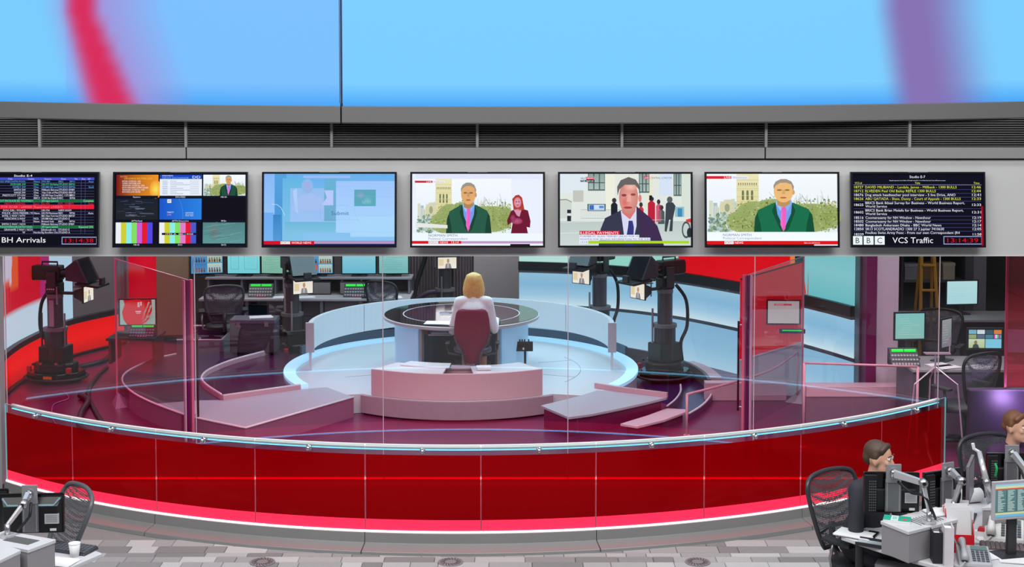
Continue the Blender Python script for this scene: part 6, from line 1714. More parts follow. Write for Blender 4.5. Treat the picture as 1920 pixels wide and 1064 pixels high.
mon_at(1912, 640, 14.5, 50, 50, -.2, 'sky blue monitor at the right edge behind the red glass', pic_doc((120, 190, 230), (90, 200, 220), None, 8, (120, 210, 230)), .82)
t = green_panel(1702, 14.32, 'green lit control panel below the teal monitor', .30); t.location.z = .8205
for px, py, lb in ((1762, 672, 'scattered pages on the cluttered grey desk'), (1790, 684, 'pile of papers in front of the grey sideways monitor'), (1840, 678, 'sheets lying below the many feeds monitor')):
    q = G(px, py + 14, .821); sheet('paper_stack', lb, (q[0], max(14.32, min(14.7, q[1])), .8212), .24, .18, .4, 5)
task_chair('dark mesh chair at the near side of the cluttered desk in the side office', (D(1800, 690, 14)[0], 13.85, .08), .5, 'chairs in the side office', frame=black_m)
task_chair('dark mesh chair behind the teal monitor in the side office', (D(1760, 600, 16)[0], 16.1, .08), 2.6, 'chairs in the side office', frame=black_m)
# wooden step ladder
ld_x = D(1742, 560, 16.6)[0]
wl_ = P('ladder_wood', (176, 128, 40), .5, noise=.1)
la = thing('step_ladder', 'yellow wooden step ladder leaning open in the side office', 'ladder', (ld_x, 16.7, .08))
for s in (-1, 1):
    MB().tube([(s * .14, -.22, .0), (s * .07, 0, 1.75)], .022, 6).build('front_rail', wl_, la)
    MB().tube([(s * .13, .25, .0), (s * .07, .03, 1.72)], .018, 6).build('rear_rail', wl_, la)
for k in range(5):
    z = .3 + k * .3; u = z / 1.75; MB().obox((0, -.22 + .22 * u, z), (.26 - .13 * u, .07, .02)).build('tread', wl_, la)
MB().obox((0, .01, 1.755), (.2, .12, .025)).build('top_cap', wl_, la)
# tripod music stand
sx_, sy_, _ = D(1758, 664, 13.6)
ts = thing('tripod_stand', 'slim silver tripod stand with a flat tray behind the glass', 'stand', (sx_, 13.6, .08))
pst = P('stand_pinkish_silver', (206, 176, 196), .25, .5)
zt = D(1758, 664, 13.6)[2]; zj = D(1755, 688, 13.6)[2]
MB().cyl((sx_ - .02, 13.6, D(1755, 720, 13.6)[2]), (sx_ - .02, 13.6, zt), .010, n=8).build('mast', pst, ts, world=True)
for dx, dy in ((-.30, -.1), (.26, -.12), (.02, .28)):
    MB().tube([(sx_ - .02, 13.6, zj), (sx_ - .02 + dx * .75, 13.6 + dy * .75, zj - .16), (sx_ - .02 + dx, 13.6 + dy, .085)], .008, 6).build('leg', pst, ts, world=True)
MB().box(sx_ - .13, sx_ + .12, 13.56, 13.64, zt, zt + .012).build('tray', pst, ts, world=True)
MB().tube([(sx_ + .12, 13.6, zt), (sx_ + .118, 13.6, zt + .17)], .007, 6).build('side_upright', pst, ts, world=True)
# desk lamp and headset on the far desk, grey pillar and shelves at the back right
pillar(1826, 1850, 18.1, P('grey_pillar_paint', (104, 98, 106), .6), 'narrow grey pillar behind the many feeds monitor')
sv = thing('shelf_unit', 'dark shelf unit filled with boxes at the back of the side office', 'shelf', (D(1760, 520, 19.2)[0], 19.3, .08))
xa, xb = D(1692, 520, 19.2)[0], D(1812, 520, 19.2)[0]
MB().box(xa, xb, 19.62, 19.65, .08, 2.3).build('back_board', P('shelf_dark', (54, 48, 58), .6), sv, world=True)
for z in (.10, .55, 1.0, 1.4, 1.75, 2.1): MB().box(xa, xb, 19.2, 19.62, z, z + .025).build('shelf_board', P('shelf_grey', (92, 88, 94), .5), sv, world=True)
for x in (xa, xb): MB().box(x - .015, x + .015, 19.2, 19.64, .08, 2.3).build('side_board', P('shelf_dark', (54, 48, 58), .6), sv, world=True)
r = random.Random(5)
names = ['white', 'grey', 'brown', 'cream', 'black', 'blue grey']
cs = [(206, 204, 206), (140, 138, 142), (126, 96, 60), (200, 188, 160), (40, 38, 42), (100, 116, 130)]
k = 0
for zi, z in ((1, 1.026), (2, 1.426), (3, 1.776)):
    x = xa + .05
    for n_ in range(3):
        w_ = r.uniform(.16, .24)
        i = (k + zi) % 6
        t = thing('storage_box', '%s box, %s on the %s shelf of the dark shelf unit' % (names[i], ('first', 'second', 'third')[n_], ('lower', 'middle', 'upper')[zi - 1]), 'box', (x + w_ / 2, 19.4, z), r.uniform(-.08, .08), 'boxes on the side office shelves')
        h_ = r.uniform(.14, .24)
        MB().box(-w_ / 2, w_ / 2, -.12, .12, .0, h_).build('body', P('box_%s' % names[i].replace(' ', '_'), cs[i], .7), t, bevel=.004)
        MB().box(-w_ / 2 - .004, w_ / 2 + .004, -.124, .124, h_ - .04, h_ + .004).build('lid', P('boxlid_%s' % names[i].replace(' ', '_'), tuple(min(255, q + 12) for q in cs[i]), .7), t, bevel=.003)
        x += w_ + .05; k += 1
# red glass screen at the far right on a low purple wall
xg = D(1887, 600, 13.5)[0]; xw = D(1815, 800, 13.5)[0]
rg_ = thing('red_glass_screen', 'red tinted glass screen at the right edge of the side office', 'glass screen', (xg + .5, 13.5, .78))
MB().add([(xg, 13.5, .79), (xg + 1.4, 13.5, .79), (xg + 1.4, 13.5, 2.6), (xg, 13.5, 2.6)], [(0, 1, 2, 3)]).build('pane', glass_mat('red_tinted_glass', (226, 70, 100), 1.0, (190, 10, 50), .42), rg_, world=True, fix=False)
MB().box(xg - .012, xg + .012, 13.49, 13.51, .781, 2.6).build('edge_post', P('red_post', (170, 30, 70), .3), rg_, world=True)
pw_ = thing('purple_partition', 'low dark purple partition below the red tinted glass screen', 'partition', (xg, 13.5, .08))
MB().box(xw, xg + 1.4, 13.45, 13.53, .081, .765).build('board', P('partition_purple', (44, 20, 54), .35, noise=.1, scale=3), pw_, world=True)
MB().box(xw - .01, xg + 1.4, 13.44, 13.54, .765, .78).build('cap', P('partition_cap', (96, 70, 106), .35), pw_, world=True)

# cables on the floor at the left
r = random.Random(9)
for k, (pts, c, lb) in enumerate((([(150, 742), (165, 752), (152, 775), (150, 800), (170, 812)], (36, 22, 44), 'thick dark cable looping on the floor before the orange panelled camera'), ([(120, 735), (128, 748), (100, 760), (99, 785), (108, 800)], (150, 70, 130), 'thin pink cable looping on the floor at the left end'),
                                    ([(200, 690), (178, 712), (165, 740), (180, 775), (196, 800)], (24, 14, 30), 'black cable bundle running beside the left glass screen'), ([(208, 668), (190, 680), (150, 690), (130, 700)], (30, 20, 36), 'dark cable run under the red lit strip'))):
    t = MB().tube(spline([G(a, b, .09 + .03 * (k == 0)) for a, b in pts], 8), (.035, .008, .03, .045)[k], 8).build('floor_cable', P('cable_%s' % ('dark', 'pink', 'black', 'plum')[k], c, .4), smooth=True)
    tag(t, lb, 'cable', 'floor cables')
# ================================================================== newsroom desks in front of the barrier
DZ = .74
white_top = P('desk_top_white', (202, 202, 206), .35, noise=.02, scale=3)
arm_m = P('arm_silver', (206, 206, 210), .25, .45, noise=.02)
plate_m = P('mount_plate_grey', (150, 150, 154), .35, .4)
def arm_monitor(label, px, py, y_, wpx, hpx, rz, base, elbow, style=0, label_white=True, col_h=.0):
    """monitor seen from behind on a jointed arm; base = point on a surface, elbow = middle joint"""
    s = y_ / FPX * 1.03; w_, h_ = wpx * s, hpx * s
    x, yy, z = D(px, py, y_)
    t = thing('arm_monitor', label, 'monitor', (x, y_, z), rz, 'monitors on jointed arms')
    MB().box(-w_ / 2, w_ / 2, -.0, .03, -h_ / 2, h_ / 2).build('casing', blackg, t, bevel=.006)
    p = Pic(w_ - .03, h_ - .03); p.rect(0, 0, 1, 1, (40, 70, 90), (30, 60, 80)); p.build('screen', t, (0, .0308, 0), (0, 0, PI))
    if style == 0:
        MB().box(-w_ * .44, w_ * .44, -.022, .0, -h_ * .40, h_ * .12).build('rear_bulge', black_m, t, bevel=.012)
        MB().box(-w_ * .5, -w_ * .28, -.026, .0, -h_ * .46, h_ * .46).build('connector_bay', black_m, t, bevel=.004)
        mb = MB()
        for i in range(4):
            for j in range(12): mb.box(-w_ * .42 + i * w_ * .035, -w_ * .42 + i * w_ * .035 + .006, -.029, -.0255, -h_ * .42 + j * h_ * .065, -h_ * .42 + j * h_ * .065 + .008)
        mb.build('connectors', P('connector_grey', (120, 120, 124), .4, .5), t)['kind'] = 'stuff'
    else:
        MB().hull_quad([(-w_ * .42, -.034, h_ * .22), (w_ * .42, -.034, h_ * .22), (w_ * .42, -.034, -h_ * .42), (-w_ * .42, -.034, -h_ * .42)], [(-w_ * .47, 0, h_ * .42), (w_ * .47, 0, h_ * .42), (w_ * .47, 0, -h_ * .46), (-w_ * .47, 0, -h_ * .46)]).build('rear_bulge', black_m, t)
        mb = MB().tube([(-w_ * .45, -.012, h_ * .40), (-w_ * .36, -.03, h_ * .24), (w_ * .36, -.03, h_ * .24), (w_ * .45, -.012, h_ * .40)], .007, 6); mb.build('blue_trim', P('trim_blue_grey', (120, 152, 164), .3), t)
    if label_white:
        o = MB().box(w_ * .22, w_ * .44, -.0245 - .012 * style, -.023, -h_ * .22, h_ * .03).build('rating_label', P('label_grey', (176, 178, 182), .5), t)
        pp = Pic(w_ * .2, h_ * .22, .0003)
        for k in range(7): pp.line(.05, .1 + k * .13, .95, .1 + k * .13, .0022, (70, 70, 76))
        pp.build('label_print', o, (w_ * .33, -.0252 - .012 * style, -h_ * .095), mat=paint_mat())
        MB().box(w_ * .30, w_ * .40, -.0245 - .012 * style, -.023, -h_ * .40, -h_ * .34).build('serial_label', P('label_white', (206, 208, 210), .5), t)
    # tilt plate and slotted column
    MB().box(-.05, .05, -.05, -.038, h_ * .30, h_ * .30 + .125).build('tilt_plate', plate_m, t, bevel=.004)
    q = MB().box(-.052, .052, -.044, -.030, -h_ * .42, h_ * .38).build('slotted_column', P('column_plate_grey', (122, 122, 126), .35, .5), t, bevel=.003)
    for s_ in (-1, 1): MB().box(s_ * .040 - .003, s_ * .040 + .003, -.047, -.0435, -h_ * .40, h_ * .36).build('groove', P('groove_light', (168, 168, 172), .3, .5), q)
    jz = h_ * .30 + .07
    MB().cyl((0, -.05, jz), (0, -.085, jz), .026, n=16).build('ball_joint', chrome, t, smooth=True)
    for i in range(2): MB().ell((-.016 + .03 * i, -.08, jz - .022), .012, 8, 6).build('joint_knob', silver, t)
    M_ = Matrix.Rotation(-rz, 3, 'Z')
    L = lambda pt: M_ @ (Vector(pt) - Vector((x, y_, z)))
    j0 = Vector((0, -.085, jz)); e = L(elbow); b = L(base)
    def beam(a, c, w0, w1, nm):
        a = Vector(a); c = Vector(c); d = (c - a).normalized(); u = Vector((0, 0, 1)).cross(d)
        u = u.normalized() if u.length > .1 else Vector((1, 0, 0)); v = d.cross(u)
        ring = lambda p, w2: [p + u * w2 * .6 + v * w2, p - u * w2 * .6 + v * w2, p - u * w2 * .6 - v * w2, p + u * w2 * .6 - v * w2]
        MB().hull_quad(ring(c, w1), ring(a, w0)).build(nm, arm_m, t, bevel=.006)
    beam(j0, e, .026, .020, 'upper_arm')
    MB().cyl(e + Vector((0, -.028, 0)), e + Vector((0, .028, 0)), .026, n=16).build('elbow_joint', silver, t, smooth=True)
    MB().cyl(e + Vector((0, -.030, 0)), e + Vector((0, -.034, 0)), .012, n=12).build('joint_cap', black_m, t)
    k = b + (e - b) * .22 if (e - b).length > .1 else b
    beam(e, b + Vector((0, 0, .07)), .018, .015, 'lower_arm')
    MB().cyl(b + Vector((0, 0, .003)), b + Vector((0, 0, .08)), .017, n=14).build('arm_post', silver, t, smooth=True)
    MB().cyl(b + Vector((0, 0, .002)), b + Vector((0, 0, .014)), .045, n=18).build('arm_base', arm_m, t)
    MB().tube(spline([tuple(j0 + Vector((.02, 0, -.05))), tuple((j0 + e) / 2 + Vector((.02, .02, -.10))), tuple(e + Vector((.02, .03, -.10))), tuple(b + Vector((.05, .03, .02)))], 5), .009, 6).build('arm_cable', black_m, t, smooth=True)
    return t
def riser(label, corners, z0, z1, grille=True):
    """raised desk box: corners in plan order"""
    cx = sum(c[0] for c in corners) / 4; cy = sum(c[1] for c in corners) / 4
    t = thing('desk_riser', label, 'desk riser', (cx, cy, z0), 0, 'raised boxes on the desks')
    MB().prism(corners, z0 + .001, z1 - .024).build('body', P('riser_side_grey', (146, 143, 147), .5, noise=.02), t, world=True, bevel=.004)
    big = [(cx + (c[0] - cx) * 1.03, cy + (c[1] - cy) * 1.03) for c in corners]
    MB().prism(big, z1 - .024, z1).build('top_board', white_top, t, world=True, bevel=.004)
    if grille:
        a, b, c, d = [Vector((q[0], q[1], 0)) for q in corners]
        mb = MB()
        for k in range(9):
            u = .30 + .05 * k
            p0 = a.lerp(d, u).lerp(b.lerp(c, u), .35); p1 = a.lerp(d, u).lerp(b.lerp(c, u), .85)
            mb.tube([(p0.x, p0.y, z1 + .001), (p1.x, p1.y, z1 + .001)], .0035, 4)
        o = mb.build('cable_grille', P('grille_grey', (96, 98, 100), .4), t, world=True); o['kind'] = 'stuff'
    return t
def keyboard(label, loc, rz, c=(60, 60, 66)):
    t = thing('keyboard', label, 'keyboard', loc, rz, 'keyboards on the newsroom desks')
    MB().hull_quad([(-.21, .07, .022), (.21, .07, .022), (.21, -.07, .012), (-.21, -.07, .012)], [(-.215, .075, 0), (.215, .075, 0), (.215, -.075, 0), (-.215, -.075, 0)]).build('body', P('keyboard_%d' % c[0], c, .45), t, bevel=.003)
    mb = MB()
    for i in range(14):
        for k in range(5): mb.obox((-.193 + i * .0297, -.052 + k * .026, .0165 + k * .0017), (.024, .021, .010), (.07, 0, 0))
    mb.build('keys', P('keycap_%d' % c[0], tuple(min(255, v + 26) for v in c), .5), t)['kind'] = 'stuff'
    return t

# ---- left cluster
A = [G(9, 996, .96)[:2], G(103, 1012, .96)[:2], G(52, 1031, .96)[:2], G(-42, 1013, .96)[:2]]
A = [A[0], A[1], A[2], A[3]]
dl = thing('desk', 'white topped desk with raised boxes in the lower left corner', 'desk', (-3.6, 8.6, 0))
dp = [G(-160, 1000, DZ)[:2], G(60, 1004, DZ)[:2], G(150, 1022, DZ)[:2], G(192, 1038, DZ)[:2], G(128, 1066, DZ)[:2], G(20, 1120, DZ)[:2], G(-160, 1120, DZ)[:2]]
MB().prism(dp, DZ - .028, DZ).build('worktop', white_top, dl, world=True, bevel=.005)
q = G(150, 1050, DZ - .03)
MB().cyl((q[0] - .12, q[1] + .05, 0), (q[0] - .12, q[1] + .05, DZ - .028), .028, n=12).build('leg', dark_m, dl, world=True)
q = G(-60, 1040, DZ); MB().cyl((q[0], q[1], 0), (q[0], q[1], DZ - .028), .028, n=12).build('leg', dark_m, dl, world=True)
MB().tube([(*G(100, 1040, .66)[:2], .66), (*G(-60, 1020, .66)[:2], .66)], .016, 6).build('cross_beam', dark_m, dl, world=True)
riser('grey box with a white top under the left arm monitor', A, DZ, .96)
B = [G(0, 1019, .965)[:2], G(38, 1032, .965)[:2], G(-20, 1060, .965)[:2], G(-58, 1044, .965)[:2]]
riser('second grey box with a white top cut off by the left picture edge', B, DZ, .965, False)
bs_ = G(14, 1007, .96)
arm_monitor('black monitor seen from behind with a blue grey trim, lower left', 60, 964, 8.9, 116, 74, .06, (bs_[0], bs_[1], .96), D(44, 946, 8.68), 1)
t = thing('arm_monitor', 'black curved backed monitor cut off by the left picture edge', 'monitor', (D(-36, 958, 9.15)[0], 9.15, D(-36, 958, 9.15)[2]), .1, 'monitors on jointed arms')
MB().box(-.18, .18, 0, .03, -.14, .14).build('casing', blackg, t, bevel=.008)
MB().box(-.14, .14, -.03, 0, -.1, .1).build('rear_bulge', black_m, t, bevel=.02)
MB().box(-.03, .03, .03, .06, -.25 - .0, -.05).build('stand', dark_m, t)
MB().cyl((0, .05, DZ - t.location.z + .001), (0, .05, DZ - t.location.z + .02), .11, n=20).build('foot', dark_m, t)
MB().cyl((0, .05, DZ - t.location.z + .02), (0, .05, -.2), .022, n=10).build('stem', dark_m, t)
p_ = G(133, 1000, .6)
task_chair('grey mesh chair with a tall rounded back behind the left arm monitor', (-3.26, 9.12, 0), PI - .9, 'chairs in the newsroom', arms=False, tilt=.45, frame=P('chair_frame_slate', (88, 90, 96), .35))
q = G(140, 1044, DZ); cu = thing('cup', 'white paper cup at the edge of the left white desk', 'cup', (q[0], q[1], DZ + .0005))
MB().lathe((0, 0, 0), [(0, 0), (.027, 0), (.037, .085), (.034, .085), (.025, .006), (0, .006)], 20).build('wall', paper_m, cu, smooth=True)
MB().lathe((0, 0, 0), [(.034, .083), (.038, .083), (.038, .088), (.034, .088), (.034, .083)], 20).build('rim', P('cup_rim', (236, 236, 238), .5), cu)
q = G(118, 1042, DZ); keyboard('dark keyboard beside the white paper cup', (q[0] - .03, q[1] + .12, DZ + .0005), -.35)
q = G(112, 1056, DZ); sheet('paper_stack', 'white papers lying in front of the keyboard beside the cup', (q[0], q[1], DZ + .0003), .2, .15, -.3, 5)

# ---- right cluster
dr = thing('desk', 'white topped desk crowded with monitors and papers in the lower right', 'desk', (2.9, 8.8, 0))
dq = [G(1577, 1006, DZ)[:2], G(1640, 984, DZ)[:2], G(1700, 966, DZ)[:2], G(1800, 942, DZ)[:2], G(2010, 905, DZ)[:2], G(2010, 1120, DZ)[:2], G(1830, 1110, DZ)[:2], G(1800, 1072, DZ)[:2], G(1712, 1050, DZ)[:2]]
MB().prism(dq, DZ - .028, DZ).build('worktop', white_top, dr, world=True, bevel=.005)
for px, py in ((1612, 1012), (1890, 950), (1960, 1060)):
    q = G(px, py, DZ); MB().cyl((q[0], q[1], 0), (q[0], q[1], DZ - .028), .028, n=12).build('leg', dark_m, dr, world=True)
MB().tube([(*G(1600, 1012, .67)[:2], .67), (*G(1900, 960, .67)[:2], .67)], .018, 6).build('cross_beam', dark_m, dr, world=True)
mb = MB()
q0_ = G(1712, 1043, DZ); q1_ = G(1765, 1030, DZ)
pc = G(1700, 1062, .60)
pd = thing('desk_pedestal', 'grey drawer cabinet under the right hand white desk', 'cabinet', (pc[0], pc[1] - .0, 0), -.42)
MB().box(-.20, .22, -.05, .30, .04, .60).build('body', P('pedestal_grey', (126, 122, 128), .5), pd, bevel=.006)
for k in range(3): 
    o = MB().box(-.19, .21, -.062, -.05, .07 + .18 * k, .235 + .18 * k).build('drawer', P('pedestal_front', (136, 132, 138), .5), pd, bevel=.003)
    MB().box(-.05, .07, -.07, -.062, .20 + .18 * k, .212 + .18 * k).build('handle', silver, o)
for sx__ in (-.17, .19):
    for sy__ in (0, .26): MB().cyl((sx__, sy__, 0), (sx__, sy__, .04), .018, n=10).build('foot', black_m, pd)
R_ = [G(1653, 977, .95)[:2], G(1709, 962, .95)[:2], G(1830, 950, .95)[:2], G(1704, 997, .95)[:2]]
R_ = [G(1709, 961, .95)[:2], G(1762, 984, .95)[:2], G(1704, 997, .95)[:2], G(1653, 977, .95)[:2]]
rr_ = [G(1653, 977, .95)[:2], G(1704, 997, .95)[:2], G(1808, 971, .95)[:2], G(1754, 951, .95)[:2]]
riser('long grey box with a white top under the front right arm monitor', [rr_[3], rr_[2], rr_[1], rr_[0]], DZ, .95)
q = G(1742, 982, .95)
arm_monitor('black monitor seen from behind with a white label, before the man in the dark suit', 1672, 925, 9.05, 102, 76, -.04, (q[0], q[1], .95), D(1731, 906, 8.72), 0)
q = G(1788, 963, .95)
arm_monitor('black monitor turned aside on an arm, second from the man in the dark suit', 1768, 922, 9.3, 86, 78, .42, (q[0], q[1], .95), D(1802, 902, 8.95), 0)
q = G(1856, 952, DZ)
ri2 = [G(1842, 952, .93)[:2], G(1875, 935, .93)[:2], G(1935, 925, .93)[:2], G(1905, 950, .93)[:2]]
riser('far grey box with a white top behind the sheet of the teal screen', [ri2[1], ri2[2], ri2[3], ri2[0]], DZ, .93, False)
q = G(1900, 940, .93)
arm_monitor('black monitor with a green cable seen from behind at the right edge', 1893, 884, 9.75, 84, 66, -.03, (q[0] + .1, q[1] + .05, .93), D(1938, 900, 9.4), 0)
c0 = D(1866, 870, 9.68); MB_ = MB().tube(spline([c0, D(1869, 880, 9.66), D(1866, 893, 9.68)], 5), .008, 6).build('green_cable', P('cable_green', (20, 170, 96), .4))
tag(MB_, 'short green cable on the back of the monitor at the right edge', 'cable')
# angled monitor edge-on with clips
x, y_, z = D(1822, 900, 9.55)
te = monitor('slim grey monitor turned nearly edge on between the arm monitors', (x, y_, z), 1.15, .34, .27, pic_off, max(.01, z - .135 - DZ - .001), bm=P('edge_monitor_grey', (120, 112, 120), .4))
# silver arm reaching up
sa = thing('lamp_arm', 'silver jointed arm with a clip standing beside the edge on monitor', 'arm', (*G(1858, 958, DZ)[:2], DZ))
q = G(1858, 958, DZ); pts = [Vector((q[0], q[1], DZ + .002)), Vector(D(1850, 905, 9.3)), Vector(D(1836, 848, 9.45)), Vector(D(1826, 842, 9.45))]
MB().tube([pts[1], pts[2]], [.022, .018], 8).build('upper_arm', arm_m, sa, world=True, smooth=True)
MB().tube([pts[0], pts[1]], [.02, .022], 8).build('lower_arm', arm_m, sa, world=True, smooth=True)
MB().ell(pts[1], .028, 12, 8).build('elbow_joint', silver, sa, world=True, smooth=True)
MB().cyl(pts[0], pts[0] + Vector((0, 0, .015)), .05, n=16).build('base', arm_m, sa, world=True)
MB().tube([pts[2], pts[3], Vector(D(1824, 832, 9.45))], .012, 6).build('clip', paper_m, sa, world=True)
# front facing teal monitor
def pic_list(p):
    r = random.Random(3)
    p.rect(0, 0, 1, 1, (92, 130, 134), (84, 120, 124)); p.nl(); p.rect(0, 0, 1, .06, (150, 200, 226)); p.rect(0, .06, 1, .13, (206, 214, 170)); p.rect(0, .13, 1, .16, (224, 84, 50)); p.rect(0, .86, 1, .92, (206, 206, 150)); p.rect(0, .92, 1, 1, (110, 180, 216)); p.nl()
    for c in range(4):
        x = .06 + c * .24
        p.rect(x + .2, .18, x + .215, .85, (60, 90, 96))
        for k in range(17): p.line(x, .2 + k * .038, x + r.uniform(.06, .18), .2 + k * .038, .004, (190, 206, 200))
x, y_, z = D(1905, 938, 8.75)
monitor('teal list screen facing the camera at the right picture edge', (x, y_, z), .22, .33, .25, pic_list, max(.01, z - .125 - DZ - .001), bm=P('teal_monitor_silver', (176, 172, 178), .35))
# things on the desk
q = G(1682, 976, .951)
bk_ = thing('booklet', 'green and white booklet lying on the long grey box', 'book', (q[0], q[1], .951), -.35)
MB().box(-.085, .085, -.055, .055, 0, .012).build('pages', paper_m, bk_)
pq = Pic(.17, .11, .0004); pq.rect(0, 0, 1, 1, (30, 166, 140)); pq.nl(); pq.rect(.28, 0, .55, 1, (214, 226, 224)); pq.rect(.72, .5, .86, .8, (220, 70, 70)); pq.nl(); pq.rect(.33, .2, .5, .8, (150, 206, 196)); pq.build('cover', bk_, (0, 0, .0125), (-PI / 2, 0, 0), paint_mat())
q = G(1635, 1004, DZ); mbp = thing('mobile_phone', 'black mobile phone lying on the white desk beside the long grey box', 'phone', (q[0], q[1], DZ + .0005), -.5)
MB().box(-.035, .035, -.065, .065, 0, .010).build('case', blackg, mbp, bevel=.003); MB().box(-.031, .031, -.055, .055, .010, .0108).build('glass', P('phone_glass', (24, 26, 32), .08), mbp)
q = G(1603, 1004, DZ); sheet('paper_stack', 'white papers fanned at the tip of the right hand desk', (q[0], q[1], DZ + .0003), .24, .17, -.55, 8)
q = G(1642, 1022, DZ); st_ = thing('document_tray', 'glass edged tray lying against the long grey box', 'tray', (q[0] - .02, q[1], DZ + .0005), -.5)
MB().box(-.10, .10, -.06, .06, 0, .006).build('base', P('tray_glass', (176, 190, 194), .15), st_)
for s in (-1, 1): MB().box(-.10, .10, s * .06 - .004, s * .06 + .004, 0, .022).build('side', dark_m, st_)
def binder(label, px, py, w_, h_, d_, rz, c, y_off=0):
    q = G(px, py, DZ); t = thing('binder', label, 'binder', (q[0], q[1] + y_off, DZ + .0005), rz, 'binders on the right hand desk')
    m = P('binder_%d_%d' % (c[0], c[1]), c, .5)
    for s in (-1, 1): MB().box(s * w_ / 2 - .002, s * w_ / 2 + .002, 0, d_, 0, h_).build('cover', m, t)
    MB().box(-w_ / 2, w_ / 2, -.002, .002, 0, h_).build('spine', m, t); MB().box(-w_ / 2 + .004, w_ / 2 - .004, .006, d_ - .01, .004, h_ - .02).build('pages', paper_m, t)
binder('black binder standing left of the red magazine file', 1758, 1058, .055, .2, .10, -.1, (38, 36, 42))
binder('tall white binder standing before the red magazine file', 1779, 1064, .055, .25, .12, -.15, (206, 200, 206))
q = G(1812, 1040, DZ)
mf = thing('magazine_file', 'red magazine file stuffed with white papers on the right hand desk', 'file box', (q[0] - .03, q[1] + .02, DZ + .0005), -.12)
red_f = P('file_red', (196, 14, 34), .5)
for s in (-1, 1): MB().add([(s * .08, 0, 0), (s * .08, .2, 0), (s * .08, .2, .26), (s * .08, .1, .26), (s * .08, 0, .12), (s * .084, 0, 0), (s * .084, .2, 0), (s * .084, .2, .26), (s * .084, .1, .26), (s * .084, 0, .12)],
                           [(0, 1, 2, 3, 4), (9, 8, 7, 6, 5), (0, 5, 6, 1), (1, 6, 7, 2), (2, 7, 8, 3), (3, 8, 9, 4), (4, 9, 5, 0)]).build('side', red_f, mf)
MB().box(-.08, .08, 0, .004, 0, .12).build('front', red_f, mf); MB().box(-.08, .08, .196, .2, 0, .26).build('back', red_f, mf); MB().box(-.08, .08, 0, .2, 0, .003).build('base', red_f, mf)
r = random.Random(6)
for k in range(9): 
    o = MB().box(-.075, .075, 0, .0015, 0, .26 + r.uniform(0, .03)).build('sheet', paper_m, mf); o.location = (r.uniform(-.004, .004), .03 + k * .018, .005); o.rotation_euler = (-.06 + r.uniform(-.05, .05), r.uniform(-.12, .12), 0)
q = G(1818, 1052, DZ); desk_phone('light grey telephone with a handset in front of the red magazine file', (q[0] + .02, q[1] - .02, DZ + .0005), -.2, (158, 160, 164), 'telephones on the right hand desk', 1.0)
pn = thing('pen', 'grey pen leaning on the telephone before the red magazine file', 'pen', (q[0] - .02, q[1] + .11, DZ + .0005))
MB().cyl((0, 0, .008), (-.05, .05, .13), .006, n=8).build('barrel', plate_m, pn); MB().cyl((0, 0, .008), (.003, -.003, .0), .006, .001, n=8).build('tip', black_m, pn)
q = G(1890, 1010, DZ); desk_phone('white telephone with yellow keys under the teal list screen', (q[0] - .02, q[1] + .02, DZ + .0005), -.35, (206, 206, 204), 'telephones on the right hand desk', 1.25)
q = G(1896, 1032, DZ); keyboard('brown grey keyboard in front of the white telephone', (q[0] + .02, q[1], DZ + .0005), -.25, (88, 74, 76))
for px, py, lb, w_, rz in ((1765, 962, 'white sheets lying on the far part of the long grey box', .2, .3), (1850, 1016, 'loose papers between the red magazine file and the keyboard', .24, -.4), (1855, 1044, 'papers and leaflets lying at the front of the right hand desk', .22, .3), (1905, 1052, 'white page under the corner of the brown grey keyboard', .2, -.2)):
    z = .951 if py < 970 else DZ + .0003
    q = G(px, py, z); sheet('paper_stack', lb, (q[0], q[1], z), w_, w_ * .7, rz, 6)
q = G(1815, 948, DZ); rl = thing('paper_roll', 'white paper roll lying behind the long grey box', 'paper roll', (q[0], q[1] + .05, DZ + .052), .3)
MB().cyl((-.10, 0, 0), (.12, 0, 0), .05, n=20).build('roll', paper_m, rl, smooth=False); MB().cyl((-.103, 0, 0), (-.10, 0, 0), .018, n=12).build('core', dark_m, rl)
q = G(1852, 1006, DZ); mu = thing('tape_dispenser', 'small white and red tape dispenser beside the red magazine file', 'dispenser', (q[0] - .04, q[1] - .02, DZ + .0005), -.4)
MB().hull_quad([(-.05, -.02, .04), (.03, -.02, .04), (.03, .02, .04), (-.05, .02, .04)], [(-.06, -.022, 0), (.06, -.022, 0), (.06, .022, 0), (-.06, .022, 0)]).build('body', paper_m, mu); MB().cyl((-.01, -.018, .045), (-.01, .018, .045), .024, n=14).build('tape', P('tape_red', (200, 40, 60), .4), mu)

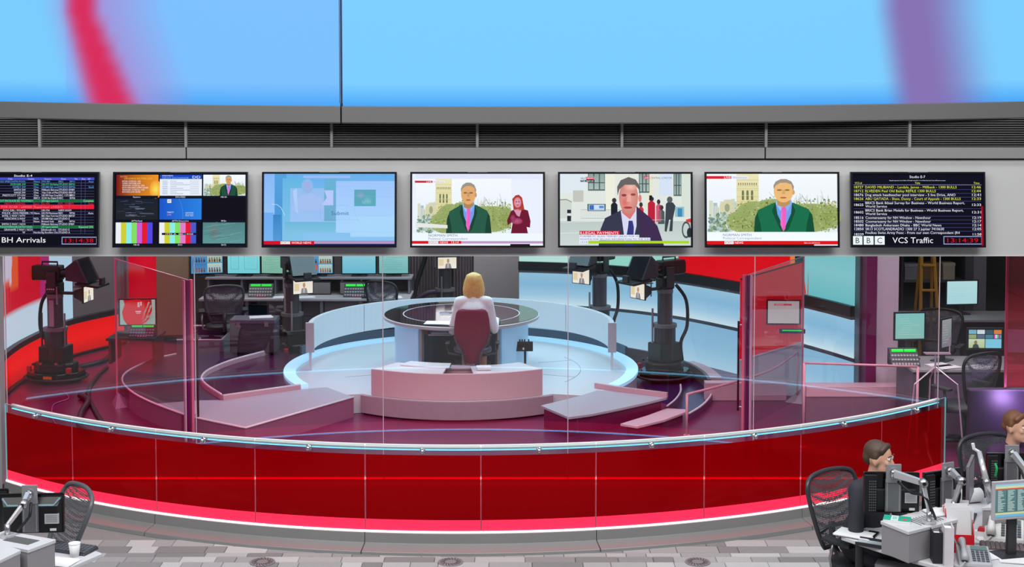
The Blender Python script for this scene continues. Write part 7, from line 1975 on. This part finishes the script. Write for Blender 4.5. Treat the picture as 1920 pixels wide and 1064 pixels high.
# ---- people at the right
suit = P('dark_suit_cloth', (44, 44, 54), .8, noise=.06, scale=50)
brown_h = P('brown_hair', (76, 56, 44), .55, noise=.2, scale=40)
task_chair('dark mesh chair with silver arm loops holding the man in the suit', (2.44, 9.52, 0), PI + .62, 'chairs in the newsroom', loop=True, tilt=.25, frame=P('chair_frame_black', (52, 52, 58), .35))
cs_, sn_ = math.cos, math.sin
seated('person', 'man in a dark suit and white collar seated behind the front right monitor', (2.44, 9.52, 0), PI + .62, .50,
       dict(lean=.10, yaw=.35, elbow={-1: (-.25, .16, .70), 1: (.25, .16, .70)}, wrist={-1: (-.12, .40, .60), 1: (.12, .40, .60)}, hand={-1: (.15, 1, -.2), 1: (-.15, 1, -.2)}, curl=.5, ay=.46),
       dict(jacket=suit, legs=suit, hair=brown_h, shirt=paper_m), 'short')
seated('person', 'brown haired person in a purple top behind the monitor at the right edge', (3.80, 10.55, 0), PI + .35, .46,
       dict(lean=.08, yaw=.3, elbow={-1: (-.25, .18, .70), 1: (.25, .18, .70)}, wrist={-1: (-.14, .40, .68), 1: (.14, .40, .68)}, curl=.4, ay=.42),
       dict(jacket=P('purple_top_cloth', (62, 30, 70), .8), legs=suit, hair=P('chestnut_hair', (112, 70, 44), .5, noise=.2, scale=40)), 'short')
task_chair('black mesh chair under the brown haired person at the right edge', (3.80, 10.55, 0), PI + .35, 'chairs in the newsroom', frame=P('chair_frame_black', (52, 52, 58), .35))
# floor boxes let into the carpet
for px, py, lb in ((1140, 1056, 'round floor socket plate in the carpet near the middle'), (505, 1056, 'round floor socket plate in the carpet left of the middle')):
    pass
for px, lb in ((492, 'round grey floor vent let into the carpet at the left'), (845, 'round grey floor vent let into the carpet near the middle'), (1308, 'round grey floor vent let into the carpet at the right')):
    q = G(px, 1055, 0); t = thing('floor_vent', lb, 'floor vent', (q[0], q[1], .001), 0, 'round floor vents')
    MB().cyl((0, 0, 0), (0, 0, .004), .10, n=28).build('plate', P('vent_grey', (132, 132, 134), .5), t)
    mb = MB()
    for k in range(18):
        a = 2 * PI * k / 18; mb.obox((.065 * math.cos(a), .065 * math.sin(a), .0045), (.045, .006, .002), (0, 0, a + .5))
    mb.build('slots', P('vent_slot', (40, 40, 42), .6), t)['kind'] = 'stuff'
